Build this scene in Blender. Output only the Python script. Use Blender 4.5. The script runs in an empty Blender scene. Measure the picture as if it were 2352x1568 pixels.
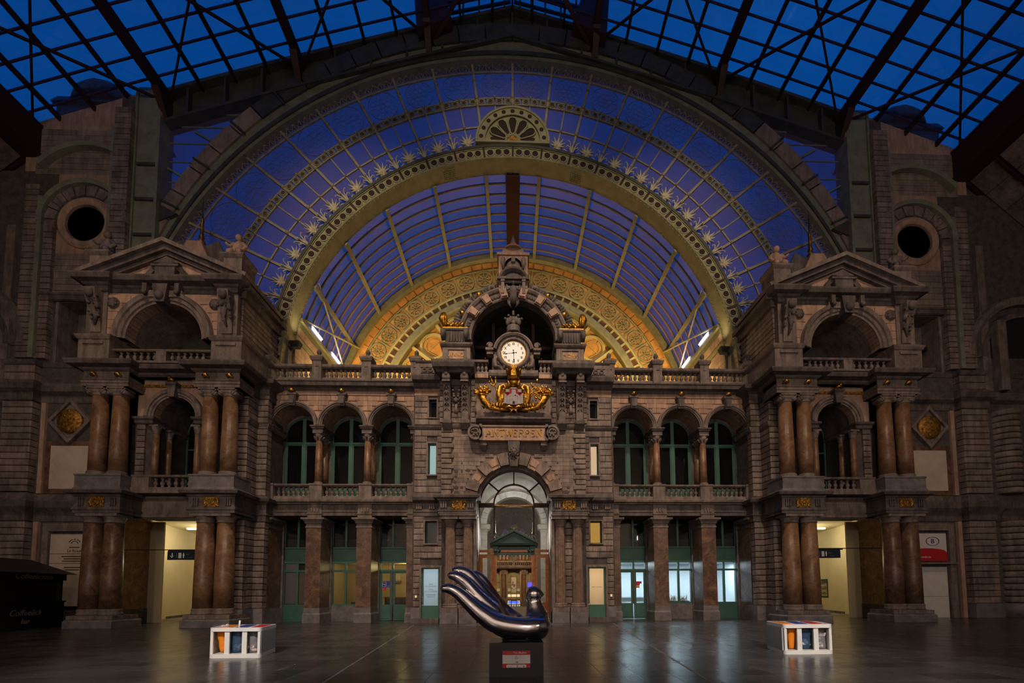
import bpy, math, random
from math import sin, cos, pi, radians as RAD, sqrt, atan2
from mathutils import Vector, Matrix
random.seed(7)
SC = bpy.context.scene
COL = SC.collection
# ------------------------------------------------------------------ camera
def make_camera():
    yaw, pitch, roll = RAD(2.004), RAD(3.727), RAD(-0.32)
    F = Vector((sin(yaw)*cos(pitch), cos(yaw)*cos(pitch), sin(pitch)))
    R = Vector((cos(yaw), -sin(yaw), 0))
    U = R.cross(F)
    R, U = cos(roll)*R + sin(roll)*U, -sin(roll)*R + cos(roll)*U
    cam = bpy.data.cameras.new('camera')
    o = bpy.data.objects.new('camera', cam)
    COL.objects.link(o)
    m = Matrix((R, U, -F)).transposed().to_4x4()
    m.translation = (-0.051, 0, 1.5)
    o.matrix_world = m
    cam.sensor_width = 36
    cam.lens = 1045/2352*36
    cam.shift_x = (1176-1215.23)/2352
    cam.shift_y = (1290.6-784)/2352
    cam.clip_end = 500
    SC.camera = o
make_camera()
SC.view_settings.view_transform = 'Standard'
SC.view_settings.look = 'None'
SC.view_settings.exposure = 0.0
SC.view_settings.gamma = 1
SC.view_settings.use_curve_mapping = False
SC.cycles.max_bounces = 8
SC.cycles.transparent_max_bounces = 24
SC.cycles.sample_clamp_indirect = 3.0
SC.cycles.caustics_reflective = False
SC.cycles.caustics_refractive = False
# ------------------------------------------------------------------ dusk sky
def make_world():
    w = bpy.data.worlds.new('dusk_sky'); SC.world = w; w.use_nodes = True
    nt = w.node_tree; nt.nodes.clear()
    out = nt.nodes.new('ShaderNodeOutputWorld'); bg = nt.nodes.new('ShaderNodeBackground')
    tc = nt.nodes.new('ShaderNodeTexCoord'); no = nt.nodes.new('ShaderNodeTexNoise')
    cr = nt.nodes.new('ShaderNodeValToRGB')
    no.inputs['Scale'].default_value = 2.2; no.inputs['Detail'].default_value = 3
    cr.color_ramp.elements[0].position = .35; cr.color_ramp.elements[0].color = (.0004, .060, .275, 1)
    cr.color_ramp.elements[1].position = .75; cr.color_ramp.elements[1].color = (.002, .094, .37, 1)
    nt.links.new(tc.outputs['Generated'], no.inputs['Vector'])
    nt.links.new(no.outputs['Fac'], cr.inputs['Fac'])
    nt.links.new(cr.outputs['Color'], bg.inputs['Color'])
    bg.inputs['Strength'].default_value = 1.0
    nt.links.new(bg.outputs['Background'], out.inputs['Surface'])
make_world()
# ------------------------------------------------------------------ hall floodlights (lamps hung in the shed behind the camera, uplights in the vault, and unseen fill spots added for brightness)
def lamp(name, kind, loc, energy, col, target=None, size=.5, angle=60, blend=.8):
    l = bpy.data.lights.new(name, kind); l.energy = energy; l.color = col
    if kind == 'SPOT':
        l.spot_size = RAD(angle); l.spot_blend = blend; l.shadow_soft_size = size
    elif kind == 'POINT':
        l.shadow_soft_size = size
    elif kind == 'AREA':
        l.shape = 'RECTANGLE'; l.size = size; l.size_y = angle
    o = bpy.data.objects.new(name, l); COL.objects.link(o); o.location = loc
    if target is not None:
        d = Vector(target)-Vector(loc); o.rotation_euler = d.to_track_quat('-Z', 'Y').to_euler()
    return o
WARM = (1.0, .66, .40)
LK = 1.0
lamp('rim_fill_spot', 'SPOT', (0, 6, 29), 4200*LK, (1, .78, .48), (0, 24.5, 26.6), .3, 34, 1)  # unseen spot added to brighten the crown of the rim
for sx in (-1, 1):
    lamp('hall_flood_and_fill', 'SPOT', (6*sx, 9, 29), 11000*LK, (1, .73, .52), (3*sx, 23, 6), .35, 60, 1)
    lamp('hall_flood_and_fill', 'SPOT', (15*sx, 8, 26), 2900*LK, (1, .70, .50), (15*sx, 22, 8), .35, 80, 1)
    lamp('hall_flood_and_fill', 'SPOT', (12*sx, -2, 13), 1300*LK, (1, .68, .48), (21*sx, 24, 15), .35, 75, 1)  # unseen fill pair added to lift the dark outer walls
    lamp('rim_fill_spot', 'SPOT', (9*sx, 6, 25), 6500*LK, (1, .78, .48), (8.6*sx, 24.5, 21.5), .3, 40, 1)  # unseen spots added to light only the sides of the rim
    lamp('hall_flood_and_fill', 'SPOT', (5*sx, -4, 11), 9500*LK, (1, .92, .85), (6.6*sx, 11.2, .2), .15, 30, .9)
    lamp('low_fill_spot', 'SPOT', (10*sx, -4, 13), 2400*LK, (1, .76, .58), (8.5*sx, 23, 1.5), .3, 48, 1)  # unseen low fill added to lift the ground storey
    lamp('rear_fill_spot', 'SPOT', (10*sx, -8, 6), 9500*LK, (1, .84, .74), (9*sx, -25, 9), .4, 120, 1)  # unseen, added to brighten the rear wall that the steel reflects
    lamp('rear_fill_spot', 'SPOT', (20*sx, -4, 4), 4500*LK, (1, .82, .70), (33*sx, -3, 8), .4, 120, 1)  # unseen, added to brighten the aisle walls for the same reflections
    lamp('platform_lamp', 'POINT', (18*sx, -14, 9), 650*LK, (1, .82, .66), size=.5)
    lamp('platform_lamp', 'POINT', (9*sx, -22, 10), 1100*LK, (.9, .88, 1), size=.5)
    lamp('vault_uplight', 'POINT', (11.3*sx, 28.2, 14.2), 260*LK, (1, .72, .30), size=.25)
    lamp('vault_uplight', 'SPOT', (9.0*sx, 27.0, 13.2), 2700*LK, (1, .58, .13), (7.5*sx, 32, 19.0), .3, 105, 1)
    lamp('vault_uplight', 'SPOT', (3.5*sx, 26.5, 13.0), 600*LK, (1, .62, .18), (2.5*sx, 32, 22), .3, 80, 1)
# ------------------------------------------------------------------ materials
def _mat(name):
    m = bpy.data.materials.new(name); m.use_nodes = True
    nt = m.node_tree; b = nt.nodes['Principled BSDF']
    return m, nt, b
def mat(name, col, rough=.6, metal=0.0, var=.25, scale=2.0, bump=.0, rnd=0.0, spec=.5, emit=None, detail=5, col2=None, bscale=None, grime=0):
    """procedural principled surface: two tones mixed by noise in world space, tone shift per piece, fine relief"""
    m, nt, b = _mat(name)
    b.inputs['Roughness'].default_value = rough; b.inputs['Metallic'].default_value = metal
    b.inputs['Specular IOR Level'].default_value = spec
    if emit:
        b.inputs['Emission Color'].default_value = (*emit[0], 1); b.inputs['Emission Strength'].default_value = emit[1]
    if var <= 0 and not rnd:
        b.inputs['Base Color'].default_value = (*col, 1); return m
    g = nt.nodes.new('ShaderNodeNewGeometry')
    n = nt.nodes.new('ShaderNodeTexNoise'); n.inputs['Scale'].default_value = scale; n.inputs['Detail'].default_value = detail
    n.inputs['Roughness'].default_value = .62
    nt.links.new(g.outputs['Position'], n.inputs['Vector'])
    r = nt.nodes.new('ShaderNodeValToRGB')
    c2 = col2 or tuple(c*(1-var*1.3) for c in col)
    c1 = tuple(min(1, c*(1+var*.6)) for c in col)
    r.color_ramp.elements[0].position = .34; r.color_ramp.elements[0].color = (*c2, 1)
    r.color_ramp.elements[1].position = .62; r.color_ramp.elements[1].color = (*c1, 1)
    nt.links.new(n.outputs['Fac'], r.inputs['Fac'])
    last = r.outputs['Color']
    if rnd:
        oi = nt.nodes.new('ShaderNodeObjectInfo'); mr = nt.nodes.new('ShaderNodeMapRange')
        mr.inputs['To Min'].default_value = 1-rnd; mr.inputs['To Max'].default_value = 1+rnd
        nt.links.new(oi.outputs['Random'], mr.inputs['Value'])
        hv = nt.nodes.new('ShaderNodeHueSaturation')
        nt.links.new(mr.outputs['Result'], hv.inputs['Value']); nt.links.new(last, hv.inputs['Color'])
        last = hv.outputs['Color']
    if grime:
        # vertical water stains and fine pitting
        mp = nt.nodes.new('ShaderNodeMapping'); mp.inputs['Scale'].default_value = (2.6, 2.6, .45)
        n3 = nt.nodes.new('ShaderNodeTexNoise'); n3.inputs['Scale'].default_value = 1.7; n3.inputs['Detail'].default_value = 9; n3.inputs['Roughness'].default_value = .72
        nt.links.new(g.outputs['Position'], mp.inputs['Vector']); nt.links.new(mp.outputs['Vector'], n3.inputs['Vector'])
        r3 = nt.nodes.new('ShaderNodeMapRange'); r3.inputs['From Min'].default_value = .38; r3.inputs['From Max'].default_value = .58
        r3.inputs['To Min'].default_value = 1-grime; r3.inputs['To Max'].default_value = 1.06
        nt.links.new(n3.outputs['Fac'], r3.inputs['Value'])
        h3 = nt.nodes.new('ShaderNodeHueSaturation'); nt.links.new(r3.outputs['Result'], h3.inputs['Value']); nt.links.new(last, h3.inputs['Color'])
        last = h3.outputs['Color']
    nt.links.new(last, b.inputs['Base Color'])
    if bump:
        n2 = nt.nodes.new('ShaderNodeTexNoise'); n2.inputs['Scale'].default_value = bscale or scale*9; n2.inputs['Detail'].default_value = 4
        nt.links.new(g.outputs['Position'], n2.inputs['Vector'])
        bp = nt.nodes.new('ShaderNodeBump'); bp.inputs['Strength'].default_value = bump; bp.inputs['Distance'].default_value = .02
        nt.links.new(n2.outputs['Fac'], bp.inputs['Height']); nt.links.new(bp.outputs['Normal'], b.inputs['Normal'])
    return m
def marble(name, c1, c2, c3, scale=1.6):
    """brown breccia marble with pale and dark veins"""
    m, nt, b = _mat(name)
    b.inputs['Roughness'].default_value = .38
    g = nt.nodes.new('ShaderNodeNewGeometry'); n = nt.nodes.new('ShaderNodeTexNoise')
    n.inputs['Scale'].default_value = scale; n.inputs['Detail'].default_value = 8; n.inputs['Roughness'].default_value = .7
    n.inputs['Distortion'].default_value = 1.2
    nt.links.new(g.outputs['Position'], n.inputs['Vector'])
    r = nt.nodes.new('ShaderNodeValToRGB'); e = r.color_ramp.elements
    e[0].position = .30; e[0].color = (*c3, 1); e[1].position = .72; e[1].color = (*c2, 1)
    k = e.new(.5); k.color = (*c1, 1)
    nt.links.new(n.outputs['Fac'], r.inputs['Fac'])
    v = nt.nodes.new('ShaderNodeTexVoronoi'); v.feature = 'DISTANCE_TO_EDGE'; v.inputs['Scale'].default_value = scale*1.7
    ad = nt.nodes.new('ShaderNodeVectorMath'); ad.operation = 'ADD'
    nt.links.new(g.outputs['Position'], ad.inputs[0]); nt.links.new(n.outputs['Color'], ad.inputs[1])
    nt.links.new(ad.outputs['Vector'], v.inputs['Vector'])
    vr = nt.nodes.new('ShaderNodeValToRGB'); vr.color_ramp.elements[0].color = (.55, .55, .55, 1); vr.color_ramp.elements[1].position = .05
    vr.color_ramp.elements[1].color = (0, 0, 0, 1)
    nt.links.new(v.outputs['Distance'], vr.inputs['Fac'])
    mx = nt.nodes.new('ShaderNodeMix'); mx.data_type = 'RGBA'
    nt.links.new(vr.outputs['Color'], mx.inputs['Factor']); nt.links.new(r.outputs['Color'], mx.inputs[6])
    mx.inputs[7].default_value = (*c2, 1)
    nt.links.new(mx.outputs[2], b.inputs['Base Color'])
    return m
def glass(name, tint=(.9, .9, .95), dirt=.12, dirtcol=(.35, .33, .42), rough=.03, refl=1.0):
    """thin pane: sees through, mirrors by Fresnel, a film of dust catches the lamps"""
    m = bpy.data.materials.new(name); m.use_nodes = True; nt = m.node_tree; nt.nodes.clear()
    out = nt.nodes.new('ShaderNodeOutputMaterial'); tr = nt.nodes.new('ShaderNodeBsdfTransparent'); tr.inputs['Color'].default_value = (*tint, 1)
    gl = nt.nodes.new('ShaderNodeBsdfGlossy'); gl.inputs['Roughness'].default_value = rough
    fr = nt.nodes.new('ShaderNodeFresnel'); fr.inputs['IOR'].default_value = 1.45
    mu = nt.nodes.new('ShaderNodeMath'); mu.operation = 'MULTIPLY'; mu.inputs[1].default_value = refl
    nt.links.new(fr.outputs['Fac'], mu.inputs[0])
    m1 = nt.nodes.new('ShaderNodeMixShader'); nt.links.new(mu.outputs[0], m1.inputs['Fac'])
    nt.links.new(tr.outputs[0], m1.inputs[1]); nt.links.new(gl.outputs[0], m1.inputs[2])
    if dirt:
        df = nt.nodes.new('ShaderNodeBsdfDiffuse'); df.inputs['Color'].default_value = (*dirtcol, 1)
        g = nt.nodes.new('ShaderNodeNewGeometry'); n = nt.nodes.new('ShaderNodeTexNoise'); n.inputs['Scale'].default_value = .8; n.inputs['Detail'].default_value = 5
        nt.links.new(g.outputs['Position'], n.inputs['Vector'])
        mr = nt.nodes.new('ShaderNodeMapRange'); mr.inputs['To Min'].default_value = dirt*.4; mr.inputs['To Max'].default_value = dirt*1.6
        nt.links.new(n.outputs['Fac'], mr.inputs['Value'])
        m2 = nt.nodes.new('ShaderNodeMixShader'); nt.links.new(mr.outputs['Result'], m2.inputs['Fac'])
        nt.links.new(m1.outputs[0], m2.inputs[1]); nt.links.new(df.outputs[0], m2.inputs[2]); m1 = m2
    nt.links.new(m1.outputs[0], out.inputs['Surface'])
    return m
def frosted(name, col=(.8, .85, .85)):
    m = bpy.data.materials.new(name); m.use_nodes = True; nt = m.node_tree; nt.nodes.clear()
    out = nt.nodes.new('ShaderNodeOutputMaterial'); t = nt.nodes.new('ShaderNodeBsdfTranslucent'); t.inputs['Color'].default_value = (*col, 1)
    d = nt.nodes.new('ShaderNodeBsdfDiffuse'); d.inputs['Color'].default_value = (*[c*.6 for c in col], 1)
    mx = nt.nodes.new('ShaderNodeMixShader'); mx.inputs['Fac'].default_value = .25
    nt.links.new(t.outputs[0], mx.inputs[1]); nt.links.new(d.outputs[0], mx.inputs[2]); nt.links.new(mx.outputs[0], out.inputs['Surface'])
    return m
def emis(name, col, s):
    m = bpy.data.materials.new(name); m.use_nodes = True; nt = m.node_tree; nt.nodes.clear()
    out = nt.nodes.new('ShaderNodeOutputMaterial'); e = nt.nodes.new('ShaderNodeEmission'); e.inputs['Color'].default_value = (*col, 1); e.inputs['Strength'].default_value = s
    nt.links.new(e.outputs[0], out.inputs['Surface']); return m
X = {}
X['stone'] = mat('grey_brown_limestone', (.27, .215, .185), .82, var=.3, scale=1.3, bump=.7, rnd=.14, grime=.42)
X['ashlar'] = mat('dressed_ashlar', (.29, .23, .195), .8, var=.22, scale=1.6, bump=.5, rnd=.13, grime=.3)
X['dark'] = mat('sooty_bluestone', (.15, .125, .115), .75, var=.3, scale=1.5, bump=.5, grime=.45)
X['soot_joint_shade'] = mat('soot_and_joint_shade', (.10, .085, .08), .9, var=.3, scale=3)  # real stains, and the backing whose dark tone paints the joint shadows
X['trim'] = mat('moulded_limestone', (.24, .195, .17), .78, var=.25, scale=2.2, bump=.5, grime=.4)
X['pink'] = mat('pinkish_limestone', (.50, .33, .235), .75, var=.15, scale=1.2, bump=.4, rnd=.08, grime=.3)
X['pale'] = mat('pale_marble_panel', (.62, .53, .42), .6, var=.12, scale=1.2)
X['bluestone'] = mat('blue_grey_plinth_stone', (.19, .175, .18), .6, var=.3, scale=2.5, bump=.25, rnd=.06)
X['marble'] = marble('brown_breccia_marble', (.21, .112, .058), (.37, .225, .125), (.095, .05, .03))
X['marble_d'] = marble('dark_brown_marble', (.125, .068, .045), (.30, .18, .10), (.05, .027, .02))
X['fluted'] = marble('grey_brown_marble', (.21, .14, .105), (.36, .25, .18), (.11, .07, .055), 2.6)
X['yellowmarble'] = marble('ochre_breccia_marble', (.26, .155, .075), (.46, .30, .12), (.10, .055, .035), 2.2)
X['iron'] = mat('warm_lit_grey_green_iron', (.30, .29, .17), .5, var=.15, scale=2)  # grey-green iron, its olive cast is warm light put into the colour
X['irongrey'] = mat('grey_green_painted_iron', (.235, .25, .185), .55, var=.2, scale=2)
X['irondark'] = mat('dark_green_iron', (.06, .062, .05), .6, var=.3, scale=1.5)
X['ironyellow'] = mat('pale_yellow_painted_iron', (.52, .47, .24), .5, var=.12, scale=2)
X['bar'] = mat('painted_glazing_bar', (.34, .30, .21), .6, var=.15, scale=3)
X['vbar'] = mat('brown_vault_bar', (.36, .25, .16), .6, var=.15, scale=3)
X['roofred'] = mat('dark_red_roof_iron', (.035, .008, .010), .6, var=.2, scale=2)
X['roofbar'] = mat('plum_roof_bar', (.05, .02, .06), .6, var=.2, scale=2)
X['redlit'] = mat('lit_red_iron', (.25, .035, .02), .6, var=.2, scale=2)  # lit copy of the roof iron, the light is in the colour
X['palm'] = mat('silvery_grey_ornament', (.48, .44, .34), .45, var=.25, scale=8)
X['hole'] = mat('dark_hole_fill', (.03, .015, .015), .9, var=0)  # flat dark fill that paints the shade inside holes and rose openings
X['bronze'] = mat('dark_bronze', (.11, .065, .03), .45, var=.3, scale=6)
X['silver'] = mat('dull_silver_paint', (.36, .33, .34), .5, var=.2, scale=6)
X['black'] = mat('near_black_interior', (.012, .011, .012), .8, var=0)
X['gold'] = mat('gilding', (.70, .37, .05), .36, 1.0, var=.45, scale=7, bump=.3, col2=(.14, .06, .012))
X['goldrelief'] = mat('tarnished_gilding', (.50, .27, .05), .5, .8, var=.6, scale=9, bump=.5, col2=(.10, .05, .02))
X['orange'] = mat('ochre_plaster', (.62, .33, .10), .8, var=.18, scale=1.5)
X['panebrown'] = mat('brown_square_panel', (.10, .045, .025), .6, var=.2)
X['green'] = mat('green_painted_joinery', (.055, .165, .125), .5, var=.12, scale=2)
X['greendoor'] = mat('dark_green_portal_paint', (.035, .085, .065), .5, var=.15, scale=2)
X['wood'] = mat('varnished_oak', (.40, .14, .022), .38, var=.3, scale=6)
X['white'] = mat('white_lacquer', (.78, .75, .70), .4, var=.05, scale=3)
X['greypanel'] = mat('grey_side_panel', (.33, .33, .37), .5, var=.05)
X['cream'] = mat('cream_corridor_paint', (.78, .67, .42), .6, var=.05, scale=.7)
X['whitestone'] = mat('white_limewashed_stone', (.62, .60, .56), .8, var=.22, scale=1.5, bump=.3, rnd=.06)
X['blind'] = mat('grey_window_blind', (.34, .28, .26), .8, var=.06)
X['chrome'] = mat('polished_steel', (.78, .74, .77), .17, 1.0, var=.04, scale=4)
X['blackpl'] = mat('black_pedestal_paint', (.012, .012, .013), .45, var=.15)
X['navy'] = mat('navy_sign_board', (.010, .020, .035), .4, var=0)
X['letterw'] = mat('white_lettering', (.75, .75, .75), .6, var=0)
X['letterg'] = mat('grey_lettering', (.16, .2, .24), .6, var=0)
X['red'] = mat('red_print', (.55, .02, .03), .5, var=0)
X['blue'] = mat('blue_print', (.03, .05, .30), .5, var=0)
X['orangebag'] = mat('orange_plastic_bag', (.95, .27, .005), .35, var=.12, scale=12, bump=.6)
X['litter'] = mat('crumpled_litter', (.62, .48, .42), .7, var=.5, scale=18)
X['bluebag'] = glass('blue_plastic_film', (.42, .55, .75), .22, (.16, .28, .5), .15)
X['clearbag'] = glass('clear_plastic_film', (.82, .83, .86), .30, (.6, .58, .62), .2)
X['roofglass'] = glass('shed_roof_glass', (.86, .92, 1.0), .10, (.16, .17, .24), .05)
X['dimmed_roof'] = glass('dimmed_roof_glass', (.10, .10, .115), .55, (.36, .31, .31), .25, .3)  # unseen rear panes, darkened to take sky blue out of the steel's reflections
X['lunglass'] = glass('lunette_glass', (.62, .66, .84), .32, (.22, .16, .26), .3, .15)
X['vaultglass'] = glass('vault_glass', (.66, .70, .80), .12, (.20, .13, .19), .2, .2)
X['winglass'] = glass('window_glass', (.55, .58, .58), .06, (.1, .1, .1), .02, 1.6)
X['doorglass'] = glass('clear_door_glass', (.92, .92, .9), .03, (.5, .5, .5), .02)
X['frost'] = frosted('frosted_glass')
X['frostw'] = frosted('frosted_glass_warm', (.85, .8, .7))
X['tube'] = emis('fluorescent_tube', (.72, .72, 1.0), 26)
X['tilemat'] = None
# ------------------------------------------------------------------ mesh helpers
class MB:
    """collects solids; build() makes ONE mesh object"""
    def __init__(s): s.v = []; s.f = []; s.sm = []; s.nb = 0
    def add(s, vs, fs, smooth=False):
        b = len(s.v); s.v += [tuple(v) for v in vs]
        for f in fs: s.f.append([b+i for i in f]); s.sm.append(smooth)
        return s
    def box(s, x0, x1, y0, y1, z0, z1):
        # hair-thin offsets keep the faces of overlapping boxes from coinciding
        e = (s.nb % 9)*.0007; s.nb += 1; x0 -= e; y0 -= e; z1 += e; x1 += e*.6; y1 += e*.6; z0 -= e*.3
        return s.add([(x0,y0,z0),(x1,y0,z0),(x1,y1,z0),(x0,y1,z0),(x0,y0,z1),(x1,y0,z1),(x1,y1,z1),(x0,y1,z1)],
                     [(0,3,2,1),(4,5,6,7),(0,1,5,4),(1,2,6,5),(2,3,7,6),(3,0,4,7)])
    def frustum(s, a, b):
        """a, b = (x0,x1,y0,y1,z): bottom and top rectangles"""
        v = [(a[0],a[2],a[4]),(a[1],a[2],a[4]),(a[1],a[3],a[4]),(a[0],a[3],a[4]),(b[0],b[2],b[4]),(b[1],b[2],b[4]),(b[1],b[3],b[4]),(b[0],b[3],b[4])]
        return s.add(v, [(0,3,2,1),(4,5,6,7),(0,1,5,4),(1,2,6,5),(2,3,7,6),(3,0,4,7)])
    def prism(s, poly, a0, a1, axis='y'):
        """polygon extruded along an axis: y: (x,z)  x: (y,z)  z: (x,y)"""
        n = len(poly)
        mk = {'y': lambda p, a: (p[0], a, p[1]), 'x': lambda p, a: (a, p[0], p[1]), 'z': lambda p, a: (p[0], p[1], a)}[axis]
        v = [mk(p, a0) for p in poly]+[mk(p, a1) for p in poly]
        return s.add(v, [list(range(n)), list(range(2*n-1, n-1, -1))]+[(i, n+i, n+(i+1) % n, (i+1) % n) for i in range(n)])
    def mould(s, prof, x0, x1, y):
        """moulding along x: prof = [(projection, z)...] from bottom to top, back plane at y"""
        return s.prism([(y, prof[0][1])]+[(y-p, z) for p, z in prof]+[(y, prof[-1][1])], x0, x1, 'x')
    def mouldbox(s, prof, x0, x1, y0, y1):
        """moulding wrapped round a rectangular block (front y0): stacked frusta"""
        for (p, z), (q, w) in zip(prof[:-1], prof[1:]):
            if w-z > 1e-6: s.frustum((x0-p, x1+p, y0-p, y1, z), (x0-q, x1+q, y0-q, y1, w))
        return s
    def arc(s, cx, cz, r0, r1, a0, a1, y0, y1, n=24, smooth=False):
        """ring sector in the xz plane (angles in degrees from vertical, + to the right), extruded y0..y1"""
        v = []; full = abs(a1-a0) >= 359.9
        m = n if full else n+1
        for i in range(m):
            a = RAD(a0+(a1-a0)*i/n); sx, cz_ = sin(a), cos(a)
            v += [(cx+r0*sx, y0, cz+r0*cz_), (cx+r1*sx, y0, cz+r1*cz_), (cx+r1*sx, y1, cz+r1*cz_), (cx+r0*sx, y1, cz+r0*cz_)]
        f = []
        for i in range(n):
            a, b = 4*i, 4*((i+1) % m)
            for k in range(4): f.append((a+k, a+(k+1) % 4, b+(k+1) % 4, b+k))
        if not full: f += [(3,2,1,0), (4*n, 4*n+1, 4*n+2, 4*n+3)]
        return s.add(v, f, smooth)
    def arcmould(s, cx, cz, prof, a0, a1, n=32):
        """moulding swept round an arch; prof = closed polygon of (radius, y)"""
        k = len(prof); v = []
        for i in range(n+1):
            a = RAD(a0+(a1-a0)*i/n)
            v += [(cx+r*sin(a), y, cz+r*cos(a)) for r, y in prof]
        f = [(k*i+j, k*i+(j+1) % k, k*(i+1)+(j+1) % k, k*(i+1)+j) for i in range(n) for j in range(k)]
        return s.add(v, f+[list(range(k-1, -1, -1)), [k*n+j for j in range(k)]])
    def lathe(s, prof, cx=0, cy=0, z=0, n=16, smooth=True, sy=1):
        v = []
        for r, h in prof:
            v += [(cx+r*cos(2*pi*i/n), cy+sy*r*sin(2*pi*i/n), z+h) for i in range(n)]
        m = len(prof)
        f = [(n*j+i, n*j+(i+1) % n, n*(j+1)+(i+1) % n, n*(j+1)+i) for j in range(m-1) for i in range(n)]
        s.add(v, f, smooth); b = len(s.v)-len(v)
        s.f.append([b+i for i in range(n-1, -1, -1)]); s.f.append([b+n*(m-1)+i for i in range(n)]); s.sm += [False, False]
        return s
    def lathey(s, prof, cx, cz, y=0, n=24, smooth=True):
        """turned about a y axis: prof = [(r, y)...]"""
        v = []
        for r, h in prof:
            v += [(cx+r*sin(2*pi*i/n), y+h, cz+r*cos(2*pi*i/n)) for i in range(n)]
        m = len(prof)
        f = [(n*j+i, n*j+(i+1) % n, n*(j+1)+(i+1) % n, n*(j+1)+i) for j in range(m-1) for i in range(n)]
        s.add(v, f, smooth); b = len(s.v)-len(v)
        s.f.append([b+i for i in range(n-1, -1, -1)]); s.f.append([b+n*(m-1)+i for i in range(n)]); s.sm += [False, False]
        return s
    def tube(s, pts, r, n=6, smooth=True, flat=1.0):
        """tube along points; r a number or one per point"""
        P = [Vector(p) for p in pts]; k = len(P); rs = r if isinstance(r, (list, tuple)) else [r]*k
        v = []; up = None
        for i in range(k):
            t = (P[min(i+1, k-1)]-P[max(i-1, 0)]).normalized()
            if up is None: up = Vector((0, 0, 1)) if abs(t.z) < .9 else Vector((0, 1, 0))
            a = t.cross(up).normalized(); b = a.cross(t).normalized(); up = b
            v += [P[i]+a*(rs[i]*cos(2*pi*j/n))+b*(rs[i]*flat*sin(2*pi*j/n)) for j in range(n)]
        f = [(n*i+j, n*i+(j+1) % n, n*(i+1)+(j+1) % n, n*(i+1)+j) for i in range(k-1) for j in range(n)]
        s.add(v, f, smooth); b0 = len(s.v)-len(v)
        s.f.append([b0+j for j in range(n-1, -1, -1)]); s.f.append([b0+n*(k-1)+j for j in range(n)]); s.sm += [False, False]
        return s
    def beam(s, p, q, w, h=None):
        """square bar between two points: w across, h in the other direction"""
        h = h or w; P, Q = Vector(p), Vector(q); t = (Q-P).normalized()
        up = Vector((0, 0, 1)) if abs(t.z) < .95 else Vector((0, 1, 0))
        a = t.cross(up).normalized()*(w/2); b = a.cross(t).normalized()*(h/2)
        v = [P-a-b, P+a-b, P+a+b, P-a+b, Q-a-b, Q+a-b, Q+a+b, Q-a+b]
        return s.add(v, [(0,3,2,1),(4,5,6,7),(0,1,5,4),(1,2,6,5),(2,3,7,6),(3,0,4,7)])
    def ball(s, c, r, n=10, m=7, sx=1, sy=1, sz=1):
        v = [(c[0], c[1], c[2]-r*sz)]
        for j in range(1, m):
            t = -pi/2+pi*j/m
            v += [(c[0]+sx*r*cos(t)*cos(2*pi*i/n), c[1]+sy*r*cos(t)*sin(2*pi*i/n), c[2]+sz*r*sin(t)) for i in range(n)]
        v.append((c[0], c[1], c[2]+r*sz)); L = len(v)-1
        f = [(0, 1+(i+1) % n, 1+i) for i in range(n)]
        f += [(1+n*j+i, 1+n*j+(i+1) % n, 1+n*(j+1)+(i+1) % n, 1+n*(j+1)+i) for j in range(m-2) for i in range(n)]
        f += [(L, 1+n*(m-2)+i, 1+n*(m-2)+(i+1) % n) for i in range(n)]
        return s.add(v, f, True)
    def mesh(s, name, m, sx=1):
        me = bpy.data.meshes.new(name)
        v = s.v if sx == 1 else [(-a, b, c) for a, b, c in s.v]
        f = s.f if sx == 1 else [q[::-1] for q in s.f]
        me.from_pydata(v, [], f); me.polygons.foreach_set('use_smooth', s.sm)
        if m: me.materials.append(X[m] if isinstance(m, str) else m)
        me.update(); return me
    def build(s, name, m, parent=None, sx=1, **kw):
        return put(name, s.mesh(name, m, sx), parent, **kw)
WL = {}
def put(name, me, parent=None, loc=(0, 0, 0), rot=(0, 0, 0), scale=(1, 1, 1), **props):
    """link a mesh as an object; coordinates are world coordinates even under a parent"""
    o = bpy.data.objects.new(name, me); COL.objects.link(o)
    o.location = loc; o.rotation_euler = rot; o.scale = scale
    if parent is not None:
        o.parent = parent
        if parent.name in WL: o.matrix_parent_inverse = WL[parent.name]
    for k, v in props.items(): o[k] = v
    return o
def thing(name, label, cat, loc=(0, 0, 0), group=None, kind='thing'):
    o = bpy.data.objects.new(name, None); COL.objects.link(o); o.location = loc; o.empty_display_size = .2
    WL[o.name] = Matrix.Translation(-Vector(loc))
    o['label'] = label; o['category'] = cat; o['kind'] = kind
    if group: o['group'] = group
    return o
def tag(o, label, cat, group=None, kind='thing'):
    o['label'] = label; o['category'] = cat; o['kind'] = kind
    if group: o['group'] = group
    return o
def struct(name, loc=(0, 0, 0)):
    o = bpy.data.objects.new(name, None); COL.objects.link(o); o.location = loc; o['kind'] = 'structure'
    WL[o.name] = Matrix.Translation(-Vector(loc)); return o
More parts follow.
